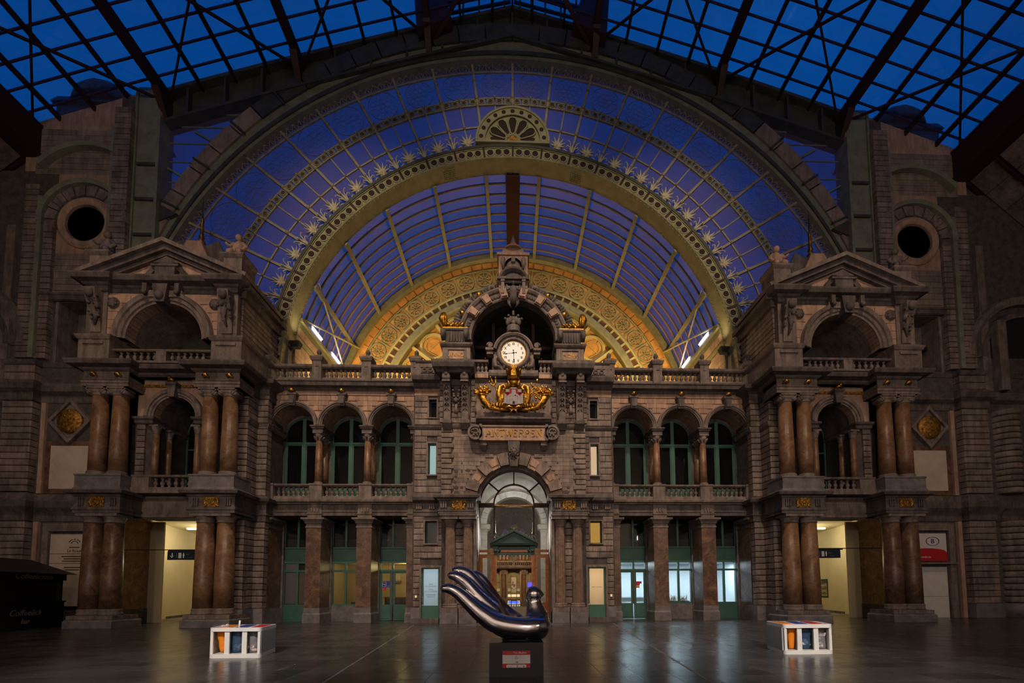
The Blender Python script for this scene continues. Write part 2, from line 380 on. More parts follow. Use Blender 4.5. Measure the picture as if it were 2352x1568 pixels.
# --- shared unit meshes
def unit_block(name, m, bev=.06):
    """chamfered unit block centred at the origin: front face y=-.5"""
    b = bev; mb = MB()
    v = [(-.5,.5,-.5),(.5,.5,-.5),(.5,.5,.5),(-.5,.5,.5), (-.5,-.5+b*.8,-.5),(.5,-.5+b*.8,-.5),(.5,-.5+b*.8,.5),(-.5,-.5+b*.8,.5),
         (-.5+b*.5,-.5,-.5+b*2.2),(.5-b*.5,-.5,-.5+b*2.2),(.5-b*.5,-.5,.5-b*2.2),(-.5+b*.5,-.5,.5-b*2.2)]
    f = [(0,1,2,3),(0,4,5,1),(1,5,6,2),(2,6,7,3),(3,7,4,0),(4,8,9,5),(5,9,10,6),(6,10,11,7),(7,11,8,4),(8,11,10,9)]
    mb.add(v, [q[::-1] for q in f]); return mb.mesh(name, m)
UB = {}
def block(parent, x0, x1, y0, y1, z0, z1, m='stone', sx=1, bev=.06, face='y', name='stone_block'):
    """one stone laid in a wall; faces the hall (-y) or, face='x', the middle of the hall"""
    k = (m, bev)
    if k not in UB: UB[k] = unit_block('stone_block', m, bev)
    if sx < 0: x0, x1 = -x1, -x0
    c = ((x0+x1)/2, (y0+y1)/2, (z0+z1)/2)
    if face == 'y': return put(name, UB[k], parent, c, (0, 0, 0), (x1-x0, y1-y0, z1-z0))
    return put(name, UB[k], parent, c, (0, 0, -sx*pi/2), (y1-y0, x1-x0, z1-z0))
def courses(parent, x0, x1, y0, y1, z0, z1, n, m='stone', sx=1, split=0, gap=.035, bev=.06, face='y', skip=None):
    """n courses of rusticated blocks with recessed joints; split = joints per course (running bond)"""
    h = (z1-z0)/n
    for i in range(n):
        za, zb = z0+i*h+gap/2, z0+(i+1)*h-gap/2
        if split and face == 'y':
            k = split; w = (x1-x0)/k; off = 0 if i % 2 == 0 else w/2
            xs = [x0]+[x0+off+w*j for j in range(0 if off else 1, k)]+[x1]
        else: xs = [x0, x1] if face == 'y' else [y0, y1]
        for a, b in zip(xs[:-1], xs[1:]):
            if b-a < .08: continue
            if face == 'y':
                segs = [(a, b)]
                if skip:
                    for (sa, sb, sc, sd) in skip:
                        if zb > sc and za < sd:
                            ns = []
                            for p, q in segs:
                                if q <= sa or p >= sb: ns.append((p, q)); continue
                                if p < sa: ns.append((p, sa))
                                if q > sb: ns.append((sb, q))
                            segs = ns
                for p, q in segs:
                    if q-p > .06: block(parent, p+.006, q-.006, y0, y1, za, zb, m, sx, bev)
            else: block(parent, x0, x1, a, b, za, zb, m, sx, bev, 'x')
def text(body, size, m, loc, parent=None, name='lettering', rot=(pi/2, 0, 0), depth=.01, align='CENTER', sx=1.0, shear=0, space=1.0, fat=0.0):
    c = bpy.data.curves.new(name, 'FONT'); c.body = body; c.size = size; c.align_x = align; c.align_y = 'CENTER'; c.extrude = depth; c.shear = shear
    c.space_character = space; c.offset = fat; c.resolution_u = 3
    t = bpy.data.objects.new('tmp', c); COL.objects.link(t)
    me = bpy.data.meshes.new_from_object(t.evaluated_get(bpy.context.evaluated_depsgraph_get()))
    bpy.data.objects.remove(t); me.materials.clear(); me.materials.append(X[m])
    return put(name, me, parent, loc, rot, (sx, 1, 1))
def bake(o, voxel=None, smooth=0, m=None, decimate=None):
    """applies a remesh to a mesh object made of overlapping solids"""
    if voxel:
        r = o.modifiers.new('r', 'REMESH'); r.mode = 'VOXEL'; r.voxel_size = voxel; r.use_smooth_shade = True
    if smooth:
        s = o.modifiers.new('s', 'SMOOTH'); s.iterations = smooth; s.factor = .5
    if decimate:
        d = o.modifiers.new('d', 'DECIMATE'); d.ratio = decimate
    me = bpy.data.meshes.new_from_object(o.evaluated_get(bpy.context.evaluated_depsgraph_get()))
    o.modifiers.clear(); old = o.data; o.data = me; me.name = old.name
    for p in me.polygons: p.use_smooth = True
    me.materials.clear(); me.materials.append(X[m])
    return o
SIDE = {-1: 'coffee kiosk side', 1: 'railway poster side'}
BAL = [(.085,0),(.085,.06),(.05,.09),(.06,.14),(.10,.22),(.095,.28),(.055,.38),(.042,.44),(.06,.47),(.085,.5),(.085,.55)]
BALMESH = MB().lathe([(r, h/.55) for r, h in BAL], n=10).mesh('baluster', 'trim')
def balusters(parent, x0, x1, y, z0, z1, n, sx=1, ratio=1.0):
    for i in range(n):
        x = x0+(x1-x0)*(i+.5)/n
        put('baluster', BALMESH, parent, (x*sx, y, z0), (0, 0, 0), (ratio, ratio, z1-z0))
# ------------------------------------------------------------------ floor: polished dark granite tiles
def floor_mat(name, lo, hi):
    m, nt, b = _mat(name)
    g = nt.nodes.new('ShaderNodeNewGeometry'); n = nt.nodes.new('ShaderNodeTexNoise'); n.inputs['Scale'].default_value = 1.1; n.inputs['Detail'].default_value = 6
    nt.links.new(g.outputs['Position'], n.inputs['Vector'])
    # tone per tile cell
    sn = nt.nodes.new('ShaderNodeVectorMath'); sn.operation = 'SNAP'; sn.inputs[1].default_value = (1.24, .62, 10)
    off = nt.nodes.new('ShaderNodeVectorMath'); off.operation = 'ADD'; off.inputs[1].default_value = (.31, .005, .5)
    nt.links.new(g.outputs['Position'], off.inputs[0]); nt.links.new(off.outputs[0], sn.inputs[0])
    wn = nt.nodes.new('ShaderNodeTexWhiteNoise'); nt.links.new(sn.outputs[0], wn.inputs['Vector'])
    ad = nt.nodes.new('ShaderNodeMath'); ad.operation = 'MULTIPLY_ADD'; ad.inputs[1].default_value = .5
    nt.links.new(wn.outputs['Value'], ad.inputs[0]); nt.links.new(n.outputs['Fac'], ad.inputs[2])
    r = nt.nodes.new('ShaderNodeValToRGB'); r.color_ramp.elements[0].position = .3; r.color_ramp.elements[0].color = (*lo, 1)
    r.color_ramp.elements[1].position = .95; r.color_ramp.elements[1].color = (*hi, 1)
    nt.links.new(ad.outputs[0], r.inputs['Fac']); nt.links.new(r.outputs['Color'], b.inputs['Base Color'])
    mr = nt.nodes.new('ShaderNodeMapRange'); mr.inputs['To Min'].default_value = .17; mr.inputs['To Max'].default_value = .34
    nt.links.new(n.outputs['Fac'], mr.inputs['Value']); nt.links.new(mr.outputs['Result'], b.inputs['Roughness'])
    b.inputs['Specular IOR Level'].default_value = .55
    return m
X['tile'] = floor_mat('polished_dark_granite', (.020, .0185, .0175), (.066, .060, .057))
X['joint'] = mat('pale_floor_joint', (.20, .18, .165), .6, var=.2)
def build_floor():
    fl = MB().box(-40, 40, -26, 60, -.3, -.003).build('floor', 'joint', kind='structure')
    T = .62
    tile = MB().frustum((-T/2+.004, T/2-.004, -T/2+.004, T/2-.004, -.003), (-T/2+.006, T/2-.006, -T/2+.006, T/2-.006, 0)).mesh('floor_tile', 'tile')
    n = 0; rest = MB()
    for j in range(-8, 32):
        y = 7.75+j*T
        for i in range(-45, 46):
            x = i*T
            if y < 25.2 and abs(x) > 22 and y < 6: continue
            if 0 <= j < 9 and abs(x) < 1.02*(y)*1.05 and n < 300:
                put('floor_tile', tile, fl, (x, y, 0)); n += 1
            else:
                rest.add([(x-T/2+.006, y-T/2+.006, 0), (x+T/2-.006, y-T/2+.006, 0), (x+T/2-.006, y+T/2-.006, 0), (x-T/2+.006, y+T/2-.006, 0)], [(0, 1, 2, 3)])
    rest.box(-40, 40, -26, 7.75-8.5*T, -.003, 0)
    rest.build('floor_tiling', 'tile', fl, kind='stuff')
    for sx in (-1, 1):
        a, b, w = Vector((3.15*sx, 7.0)), Vector((4.62*sx, 21.2)), .022
        MB().prism([(a.x-w, a.y), (a.x+w, a.y), (b.x+w, b.y), (b.x-w, b.y)], -.002, .003, 'z').build('floor_strip', 'joint', fl)
    return fl
build_floor()
# ------------------------------------------------------------------ arcade wings between the middle block and the two pavilions
YP, YB = 23.25, 24.75
PIERX = (5.1, 7.62, 10.15, 12.7)
ARCX = (6.33, 8.85, 11.37)
BAYS = ((5.55, 7.25), (8.0, 9.78), (10.55, 12.3))
def square_pier(sx, x, half=None, tagtxt=''):
    o = thing('marble_pier', f'square brown marble pier {tagtxt}', 'pier', (sx*x, YP+.1, 0), 'square marble piers of the shop arcades')
    w = .375; x0, x1 = x-w, x+w
    if half == 'in': x0, x1 = x, x+w        # engaged against the middle block
    if half == 'out': x0, x1 = x-w, x+.1
    MB().box(x0-.06, x1+.06, YP-.06, YB-.2, 0, .42).frustum((x0-.06, x1+.06, YP-.06, YB-.2, .42), (x0-.02, x1+.02, YP-.02, YB-.2, .50)).box(x0-.02, x1+.02, YP-.02, YB-.2, .5, .75).build('plinth', 'bluestone', o, sx)
    MB().box(x0, x1, YP, YB-.3, .75, 4.79).build('shaft', 'marble_d', o, sx)
    MB().mouldbox([(.0, 4.79), (.03, 4.8), (.03, 4.88), (.0, 4.89), (.0, 5.0), (.05, 5.02), (.06, 5.1), (.16, 5.2), (.2, 5.21), (.2, 5.3), (.0, 5.3)], x0, x1, YP, YB-.2).build('capital', 'trim', o, sx)
    b = MB().box(x0+.02, x1-.02, YP+.05, YB-.2, 5.3, 6.0)
    b.mouldbox([(0, 5.5), (.03, 5.51), (.03, 5.56), (0, 5.57)], x0+.02, x1-.02, YP+.04, YB-.2)
    for k in range(3):
        if x1-x0 > .6: b.box(x0+.17+k*.15, x0+.25+k*.15, YP+.0, YP+.06, 5.62, 5.82)
    b.build('impost_block', 'trim', o, sx)
def wing(sx):
    side = SIDE[sx]
    w = struct('wall_arcade_left' if sx < 0 else 'wall_arcade_right', (sx*8.9, YP, 0))
    # architrave over the shops, ledge, frieze band, cornice
    MB().box(5.0, 12.9, YP+.12, YB+.4, 5.42, 6.02).mould([(0, 5.42), (.03, 5.43), (.03, 5.6), (.06, 5.62), (.06, 5.7), (0, 5.72)], 5, 12.9, YP+.12).build('architrave', 'dark', w, sx)
    MB().mould([(0, 6.0), (.1, 6.02), (.12, 6.08), (.26, 6.11), (.28, 6.22), (.2, 6.26), (.05, 6.28)], 4.95, 12.9, YP+.1).box(4.95, 12.9, YP+.1, YB+.4, 6.02, 6.3).build('ledge', 'trim', w, sx)
    # spandrel wall pierced by three arches
    for k, cx in enumerate(ARCX):
        a, b = (5.08 if k == 0 else (ARCX[k-1]+cx)/2), (12.75 if k == 2 else (ARCX[k+1]+cx)/2)
        r = 1.05; zc = 10.13; n = 20
        arc = [(cx+r*sin(RAD(-90+180*i/n)), zc+r*cos(RAD(-90+180*i/n))) for i in range(n+1)]
        MB().prism([(a, zc)]+[(p[0], p[1]) for p in arc]+[(b, zc), (b, 11.75), (a, 11.75)], YP+.16, YB-.12, 'y').build('arch_spandrel', 'pink', w, sx)
        MB().arcmould(cx, zc, [(r, YP+.5), (r, YP+.08), (r+.05, YP+.07), (r+.06, YP+.02), (r+.13, YP+.02), (r+.14, YP-.03), (r+.21, YP-.03), (r+.23, YP+.2)], -90, 90, 28).build('archivolt', 'trim', w, sx)
        # pinkish ashlar facing stones above the arch
        for q in range(5):
            z0 = 10.42+q*.262; dz = z0-zc
            xi = sqrt(1.30**2-dz*dz) if dz < 1.30 else .22
            if z0+.26 > 11.12: xi = max(xi, .24)
            for s2, lim in ((-1, cx-a), (1, b-cx)):
                if lim-xi > .1:
                    mid = (xi+lim)/2+(.12 if q % 2 else -.1)
                    for p0, p1 in (((xi, mid), (mid, lim)) if lim-xi > .55 else ((xi, lim),)):
                        block(w, *sorted((cx+s2*(p0+.008), cx+s2*(p1-.008))), YP+.12, YP+.2, z0+.006, z0+.254, 'pink', sx, .015, name='facing_stone')
        ks = MB().prism([(cx-.14, 11.1), (cx+.14, 11.1), (cx+.2, 11.78), (cx-.2, 11.78)], YP-.12, YP+.2, 'y').box(cx-.24, cx+.24, YP-.16, YP+.2, 11.66, 11.78)
        ks.frustum((cx-.12, cx+.12, YP-.2, YP, 11.2), (cx-.16, cx+.16, YP-.2, YP, 11.6)).build('keystone', 'dark', w, sx)
        MB().ball((cx, YP-.16, 11.88), .12).tube([(cx-.16, YP-.12, 11.8), (cx-.08, YP-.2, 11.86), (cx+.08, YP-.2, 11.86), (cx+.16, YP-.12, 11.8)], .04).build('gilded_boss', 'gold', w, sx)
    MB().mould([(0, 11.74), (.05, 11.75), (.05, 11.95), (.0, 11.97)], 5.0, 12.9, YP+.14).build('frieze_band', 'pink', w, sx)
    MB().mould([(0, 11.95), (.03, 12.0), (.1, 12.1), (.32, 12.14), (.36, 12.3), (.4, 12.34), (.40, 12.40), (.0, 12.44)], 4.95, 12.95, YP+.12).build('cornice', 'dark', w, sx)
    MB().box(4.95, 12.95, YP+.1, YB+.2, 11.75, 12.42).build('cornice_bed', 'dark', w, sx)
    # balcony floor and ceiling of the loggia
    MB().box(5.0, 12.9, YP+.3, YB+.2, 6.2, 6.32).build('loggia_floor', 'bluestone', w, sx)
    # piers
    names = ('engaged against the clock block', 'between the door bay and the window bay', 'between the window bay and the outer bay', 'engaged against the pavilion flank')
    for k, x in enumerate(PIERX):
        square_pier(sx, x, 'in' if k == 0 else ('out' if k == 3 else None), f'{names[k]}, {"yellow lit" if sx < 0 else "blue-white lit"} arcade')
    # loggia columns, two deep
    for k, x in enumerate((5.12, 7.61, 10.11, 12.66)):
        for d, y in enumerate((YP+.32, YP+1.02)):
            if k == 0 and d == 1: continue
            lb = ('beside the clock block', 'between inner and middle arch', 'between middle and outer arch', 'beside the pavilion')[k]
            c = thing('loggia_column', f'slim marble loggia column {lb}, {"front" if d == 0 else "rear"} one, {side}', 'column', (sx*x, y, 7.05), 'slim loggia columns')
            MB().lathe([(.25,0),(.25,.06),(.21,.07),(.23,.1),(.23,.13),(.2,.15)], x, y, 7.06, 14).build('base', 'trim', c, sx)
            MB().lathe([(.185,.15),(.18,.9),(.155,2.3)], x, y, 7.06, 14).build('shaft', 'marble', c, sx)
            cp = MB().lathe([(.16,0),(.175,.02),(.16,.05),(.18,.1),(.19,.22),(.25,.34),(.22,.36)], x, y, 9.36, 12).box(x-.25, x+.25, y-.25, y+.25, 9.72, 9.8)
            for i in range(8):
                a = 2*pi*i/8
                cp.tube([(x+.17*cos(a), y+.17*sin(a), 9.4), (x+.2*cos(a), y+.2*sin(a), 9.52), (x+.27*cos(a), y+.27*sin(a), 9.56), (x+.27*cos(a), y+.27*sin(a), 9.5)], [.04, .05, .04, .015], 5)
            cp.build('capital', 'trim', c, sx)
        # impost slab over both columns
        x0, x1 = max(5.0, x-.26), min(12.85, x+.26)
        MB().box(x0, x1, YP+.1, YB-.05, 9.8, 9.94).mouldbox([(0, 9.94), (.06, 9.98), (.07, 10.04), (.11, 10.06), (.11, 10.13), (0, 10.14)], x0, x1, YP+.1, YB-.05).build('impost_slab', 'dark', w, sx)
    # lower balustrade of the loggia
    b = thing('balustrade', f'stone loggia balustrade under the three upper arches, {"yellow lit" if sx < 0 else "blue-white lit"} arcade', 'balustrade', (sx*8.9, YP, 6.28), 'stone balustrades of the arcades')
    MB().box(5.0, 12.85, YP+.08, YP+.5, 6.28, 6.44).mould([(0, 6.28), (.03, 6.29), (.03, 6.4), (0, 6.42)], 5, 12.85, YP+.08).build('base_rail', 'trim', b, sx)
    MB().box(5.0, 12.85, YP+.08, YP+.5, 6.94, 6.99).mould([(0, 6.94), (.04, 6.96), (.08, 7.0), (.08, 7.06), (0, 7.08)], 5, 12.85, YP+.1).box(5, 12.85, YP+.08, YP+.5, 6.99, 7.07).build('handrail', 'trim', b, sx)
    for k, x in enumerate((5.15, 7.61, 10.11, 12.55)):
        MB().box(x-(.15 if k == 0 else .32), x+.32, YP+.0, YP+.55, 6.28, 7.02).box(x-(.15 if k == 0 else .34), x+.34, YP-.03, YP+.57, 7.0, 7.08).build('post', 'trim', b, sx)
    for x0, x1 in ((5.47, 7.27), (7.95, 9.77), (10.45, 12.2)): balusters(b, x0, x1, YP+.29, 6.43, 6.95, 7, sx, 1.0)
    # upper balustrade against the vault
    b = thing('balustrade', f'stone roof balustrade with finialed posts before the glass vault, {side}', 'balustrade', (sx*8.9, YP, 12.4), 'stone balustrades of the arcades')
    MB().box(5.0, 12.8, YP+.1, YP+.55, 12.42, 12.68).mould([(0, 12.44), (.04, 12.46), (.04, 12.6), (0, 12.64)], 5, 12.8, YP+.1).build('base_rail', 'trim', b, sx)
    MB().box(5.0, 12.8, YP+.1, YP+.5, 13.18, 13.22).mould([(0, 13.18), (.04, 13.2), (.08, 13.24), (.1, 13.32), (.1, 13.36), (0, 13.4)], 5, 12.8, YP+.12).box(5, 12.8, YP+.1, YP+.5, 13.2, 13.38).build('handrail', 'trim', b, sx)
    for x in (5.12, 7.66, 10.2, 12.72):
        p = MB().box(x-.24, x+.24, YP-.02, YP+.56, 12.42, 13.55).mouldbox([(.0, 13.5), (.05, 13.55), (.1, 13.68), (.1, 13.75), (.06, 13.77)], x-.24, x+.24, YP-.02, YP+.56)
        p.frustum((x-.27, x+.27, YP-.05, YP+.59, 13.77), (x-.1, x+.1, YP+.17, YP+.37, 13.93))
        p.prism([(x-.1, 13.22), (x+.1, 13.22), (x, 13.37)], YP-.05, YP, 'y')
        po = p.build('post', 'trim', b, sx)
        MB().lathe([(.07,0),(.09,.04),(.06,.07),(.11,.14),(.125,.22),(.1,.3),(.05,.36),(.01,.4)], x, YP+.27, 13.9, 10).build('finial', 'dark', po, sx)
    for x0, x1 in ((5.4, 7.4), (7.95, 9.92), (10.5, 12.45)): balusters(b, x0, x1, YP+.3, 12.68, 13.18, 8, sx, .95)
    return w
WINGS = {s: wing(s) for s in (-1, 1)}
# ------------------------------------------------------------------ loggia windows (green joinery behind the arches) and shop fronts
def loggia_window(sx, k):
    cx = ARCX[k]+.02
    n = 1+k+(3 if sx > 0 else 0)
    w = struct(f'window_{n}', (sx*cx, YB, 7))
    hw, z0, zt, zs = 1.0, 6.3, 9.62, 10.0
    fr = MB()
    for x in (cx-hw, cx+hw): fr.box(x-.07, x+.07, YB-.05, YB+.07, z0, zs)
    fr.box(cx-.09, cx+.09, YB-.07, YB+.07, z0, zs+hw).box(cx-hw, cx+hw, YB-.07, YB+.07, zt-.06, zt+.06).box(cx-hw, cx+hw, YB-.05, YB+.05, z0, z0+.9)
    MB().arc(cx, zs, hw-.07, hw+.07, -90, 90, YB-.05, YB+.07, 20).build('arched_frame', 'greendoor', w, sx)  # darker green paints the shade of the deep arch
    fr.build('window_frame', 'green', w, sx)
    for x0, x1 in ((cx-hw+.07, cx-.09), (cx+.09, cx+hw-.07)):
        sash = MB().box(x0, x0+.05, YB-.03, YB+.03, z0+.9, zt-.06).box(x1-.05, x1, YB-.03, YB+.03, z0+.9, zt-.06).box(x0+.05, x1-.05, YB-.03, YB+.03, zt-.12, zt-.06)
        sash.build('sash', 'green', w, sx)
        MB().box(x0, x1, YB, YB+.012, z0+.9, zt-.06).build('pane', 'winglass', w, sx)
    for s2 in (-1, 1):
        m = 10
        pts = [(cx+s2*.09, zt+.06), (cx+s2*(hw-.07), zt+.06)]+[(cx+s2*(hw-.07)*cos(RAD(90*i/m)), zs+(hw-.07)*sin(RAD(90*i/m))) for i in range(m)]+[(cx+s2*.09, zs+hw-.08)]
        if s2 < 0: pts = pts[::-1]
        MB().prism(pts, YB, YB+.012, 'y').build('pane', 'winglass', w, sx)
    # masonry reveal round the arched frame and the dark room behind
    n_ = 16
    arc = [(cx+1.05*sin(RAD(-90+180*i/n_)), zs+1.05*cos(RAD(-90+180*i/n_))) for i in range(n_+1)]
    MB().prism([(cx-1.26, 6.3), (cx-1.05, 6.3), (cx-1.05, zs)]+arc[1:-1]+[(cx+1.05, zs), (cx+1.05, 6.3), (cx+1.26, 6.3), (cx+1.26, 11.8), (cx-1.26, 11.8)], YB-.06, YB+.25, 'y').build('window_reveal', 'trim', w, sx)
    if (sx, k) == (-1, 1): MB().box(cx-hw+.12, cx-.13, YB+.06, YB+.09, z0+.9, zt-.1).build('roller_blind', 'blind', w, sx)
for s in (-1, 1):
    for k in range(3): loggia_window(s, k)
    for xa, xb in ((5.0, 5.6), (7.2, 8.05), (9.73, 10.6), (12.25, 12.95)): MB().box(xa, xb, YB-.22, YB+.2, 0, 5.5).build('reveal', 'bluestone', WINGS[s], s)
    MB().box(5.0, 12.9, YB+2.2, YB+2.3, 6.2, 11.8).box(5, 12.9, YB+.25, YB+2.3, 11.7, 11.8).box(5.0, 5.08, YB+.25, YB+2.3, 6.2, 11.8).box(12.82, 12.9, YB+.25, YB+2.3, 6.2, 11.8).build('wall_loggia_room', 'black', None, s, kind='structure')
def shopfront(sx, k, kind):
    """green joinery filling one ground-floor bay; kind: door, sill (stone under window) or panel (green board under window)"""
    x0, x1 = BAYS[k]; y = YB
    n = 7+k+(3 if sx > 0 else 0)
    w = struct(f'window_{n}', (sx*(x0+x1)/2, y, 0))
    xm = x0+.62*(x1-x0) if sx < 0 else x0+.66*(x1-x0)
    xm = x1-.42*(x1-x0)
    f = MB().box(x0, x0+.07, y-.05, y+.06, .0, 5.5).box(x1-.07, x1, y-.05, y+.06, 0, 5.5)
    f.box(x0+.07, x1-.07, y-.06, y+.06, 2.62, 2.72).box(x0+.07, x1-.07, y-.05, y+.06, 3.08, 3.16).box(x0+.07, x1-.07, y-.09, y+.06, 3.86, 3.95).box(xm-.05, xm+.05, y-.05, y+.06, .82, 3.1).box(xm-.05, xm+.05, y-.05, y+.06, 3.95, 5.5)
    f.build('window_frame', 'green', w, sx)
    MB().box(x0+.07, x1-.07, y-.03, y+.05, 3.16, 3.86).box(x0+.15, x1-.15, y-.04, y-.03, 3.24, 3.78).build('panel', 'green', w, sx)
    gm = 'doorglass'
    if kind == 'door':
        for a, b in ((x0+.07, xm-.05), (xm+.05, x1-.07)):
            d = MB().box(a, b, y-.03, y+.03, 0.02, .86).box(a, a+.09, y-.03, y+.03, .86, 2.62).box(b-.09, b, y-.03, y+.03, .86, 2.62).box(a+.09, b-.09, y-.03, y+.03, 2.53, 2.62).box(a+.1, b-.1, y-.04, y-.03, .12, .76)
            dd = d.build('door_leaf', 'green', w, sx)
            MB().box(a+.09, b-.09, y, y+.01, .86, 2.53).build('pane', gm, dd, sx)
        MB().box(xm-.02, xm+.02, y-.09, y-.05, .05, 2.6).box(xm-.02, xm+.02, y-.09, y, 1.0, 1.04).box(xm-.02, xm+.02, y-.09, y, 1.6, 1.64).build('pull_bar', 'marble_d', w, sx)
    else:
        m = 'green' if kind == 'panel' else 'bluestone'
        MB().box(x0+.0, x1-.0, y-(.04 if kind == 'panel' else .12), y+.06, 0, .82).build('apron_panel' if kind == 'panel' else 'stone_sill', m, w, sx)
        MB().box(x0+.07, x1-.07, y-.05, y+.06, .82, .9).build('sill_rail', 'green', w, sx)
        for a, b in ((x0+.07, xm-.05), (xm+.05, x1-.07)): MB().box(a, b, y, y+.01, .9, 2.62).build('pane', gm, w, sx)
    for a, b in ((x0+.07, xm-.05), (xm+.05, x1-.07)):
        MB().box(a, b, y, y+.01, 2.72, 3.08).build('pane', gm, w, sx)
        MB().box(a, b, y, y+.01, 3.95, 5.5).build('pane', 'winglass', w, sx)
    return w, x0, x1, xm
KINDS_ = {-1: ('door', 'sill', 'panel'), 1: ('door', 'sill', 'panel')}
SHOP = {(s, k): shopfront(s, k, KINDS_[s][k]) for s in (-1, 1) for k in range(3)}
# ------------------------------------------------------------------ middle block with the great arch, the name plaque, the coat of arms and the clock gable
YT, YC = 22.75, 22.5            # tower face, centre face
def wheel_ornament(parent, cx, y, z, sx):
    m = MB()
    for i in range(12): m.beam((cx+.15*sin(pi*i/6), y, z+.15*cos(pi*i/6)), (cx+.15*sin(pi*(i+1)/6), y, z+.15*cos(pi*(i+1)/6)), .04)
    for i in range(6): m.beam((cx, y, z), (cx+.15*sin(pi*i/3), y, z+.15*cos(pi*i/3)), .025)
    m.ball((cx, y, z), .045)
    for s2 in (-1, 1):
        for i in range(5):
            a = RAD(55+i*18); m.ball((cx+s2*.29*sin(a), y+.02, z+.24*cos(a)), .07, 6, 5, 1, .6, 1)
            m.ball((cx+s2*(.2+.02*i), y+.03, z+.18-.09*i), .06, 6, 5, 1, .5, 1)
    m.box(cx-.33, cx+.33, y+.03, y+.06, z-.22, z+.22)
    m.build('winged_wheel_relief', 'goldrelief', parent, sx)
LIT = {(-1, 1): emis('pale_green_lit_pane', (.30, .43, .40), 1), (1, 1): emis('cream_lit_pane', (.62, .42, .26), 1), (1, 0): emis('amber_lit_pane', (.40, .22, .05), 1)}
def middle():
    W = struct('wall_center', (0, YC, 0))
    for sx in (-1, 1):
        T = struct('wall_tower_left' if sx < 0 else 'wall_tower_right', (sx*4.25, YT, 0))
        # backing with slots for the three slit windows and the door
        ops = [(3.7, 4.6, 0.2, 2.74), (3.86, 4.45, 3.93, 5.06), (3.93, 4.34, 7.42, 9.04), (3.92, 4.30, 10.36, 11.3)]
        yb = YT+.06
        zs = sorted({0.0, 11.85}|{o[2] for o in ops}|{o[3] for o in ops})
        bk = MB()
        for za, zb in zip(zs[:-1], zs[1:]):
            xs = [3.0, 5.08]
            for o in ops:
                if o[2] <= za+1e-4 and o[3] >= zb-1e-4: xs = [3.0, o[0], o[1], 5.08]
            for a, b in zip(xs[::2], xs[1::2]): bk.box(a, b, yb, YB+.3, za, zb)
        bk.build('core', 'soot_joint_shade', T, sx)
        MB().box(3.72, 5.1, YT-.16, YT+.1, 0, .22).build('door_step', 'dark', T, sx)
        MB().box(4.66, 5.1, YT-.08, YT+.1, .2, .75).build('plinth', 'bluestone', T, sx)
        sk = [(3.66, 4.66, 0, 2.92), (3.8, 4.5, 3.86, 5.12), (3.88, 4.38, 7.36, 9.1), (3.87, 4.34, 10.3, 11.36)]
        courses(T, 3.62, 5.02, YT, YT+.2, .78, 5.3, 15, 'stone', sx, 2, skip=sk)
        courses(T, 3.62, 5.02, YT, YT+.2, 6.5, 9.72, 10, 'stone', sx, 2, skip=sk)
        courses(T, 3.62, 5.02, YT, YT+.2, 9.98, 11.5, 5, 'stone', sx, 2, skip=sk)
        MB().mould([(0, 9.72), (.04, 9.74), (.1, 9.84), (.12, 9.92), (.0, 9.97)], 3.5, 5.06, YT+.04).build('string_course', 'dark', T, sx)
        MB().mould([(0, 11.48), (.05, 11.5), (.06, 11.6), (.02, 11.62), (.02, 11.72), (.06, 11.75), (.06, 11.85), (0, 11.86)], 3.62, 5.04, YT+.05).build('string_course', 'pink', T, sx)
        MB().mould([(0, 11.86), (.08, 11.95), (.12, 12.1), (.4, 12.16), (.46, 12.35), (.46, 12.42), (0, 12.46)], 3.7, 5.1, YT).box(3.5, 5.1, YT, YB+.2, 11.85, 12.42).build('cornice', 'dark', T, sx)
        MB().mould([(0, 5.3), (.03, 5.32), (.03, 5.5), (.06, 5.52), (.06, 5.62), (.02, 5.64), (.02, 5.96), (.1, 6.0), (.28, 6.08), (.32, 6.22), (.05, 6.28), (.02, 6.5), (0, 6.52)], 3.6, 5.05, YT+.04).build('entablature', 'dark', T, sx)
        tg = MB()
        for q in (3.98, 4.62):
            for i in range(3): tg.box(q+i*.1, q+.07+i*.1, YT-.06, YT+.02, 5.66, 5.94)
        tg.build('triglyph', 'trim', T, sx)
        # window surrounds (plain raised frame) with green joinery and panes
        for q, (x0, x1, z0, z1) in enumerate(ops[1:]):
            MB().box(x0-.08, x0, YT-.02, YT+.4, z0-.06, z1+.06).box(x1, x1+.08, YT-.02, YT+.4, z0-.06, z1+.06).box(x0, x1, YT-.02, YT+.4, z1, z1+.06).box(x0, x1, YT-.04, YT+.4, z0-.06, z0).build('window_surround', 'trim', T, sx)
            wi = struct(f'window_{13+q+(3 if sx > 0 else 0)}', (sx*(x0+x1)/2, YT+.3, z0))
            MB().box(x0, x0+.05, YT+.28, YT+.36, z0, z1).box(x1-.05, x1, YT+.28, YT+.36, z0, z1).box(x0, x1, YT+.28, YT+.36, z0, z0+.05).box(x0, x1, YT+.28, YT+.36, z1-.05, z1).build('window_frame', 'green', wi, sx)
            MB().box(x0+.05, x1-.05, YT+.31, YT+.32, z0+.05, z1-.05).build('pane', LIT.get((sx, q), 'winglass'), wi, sx)
        # door with frosted lettered pane
        d = struct('door_1' if sx < 0 else 'door_2', (sx*4.15, YT+.1, .22))
        x0, x1, z0, z1 = 3.7, 4.6, .22, 2.72
        MB().box(x0-.1, x0, YT-.06, YT+.25, .2, z1+.1).box(x1, x1+.1, YT-.06, YT+.25, .2, z1+.1).box(x0-.1, x1+.1, YT-.06, YT+.25, z1, z1+.12).build('door_frame', 'trim', d, sx)
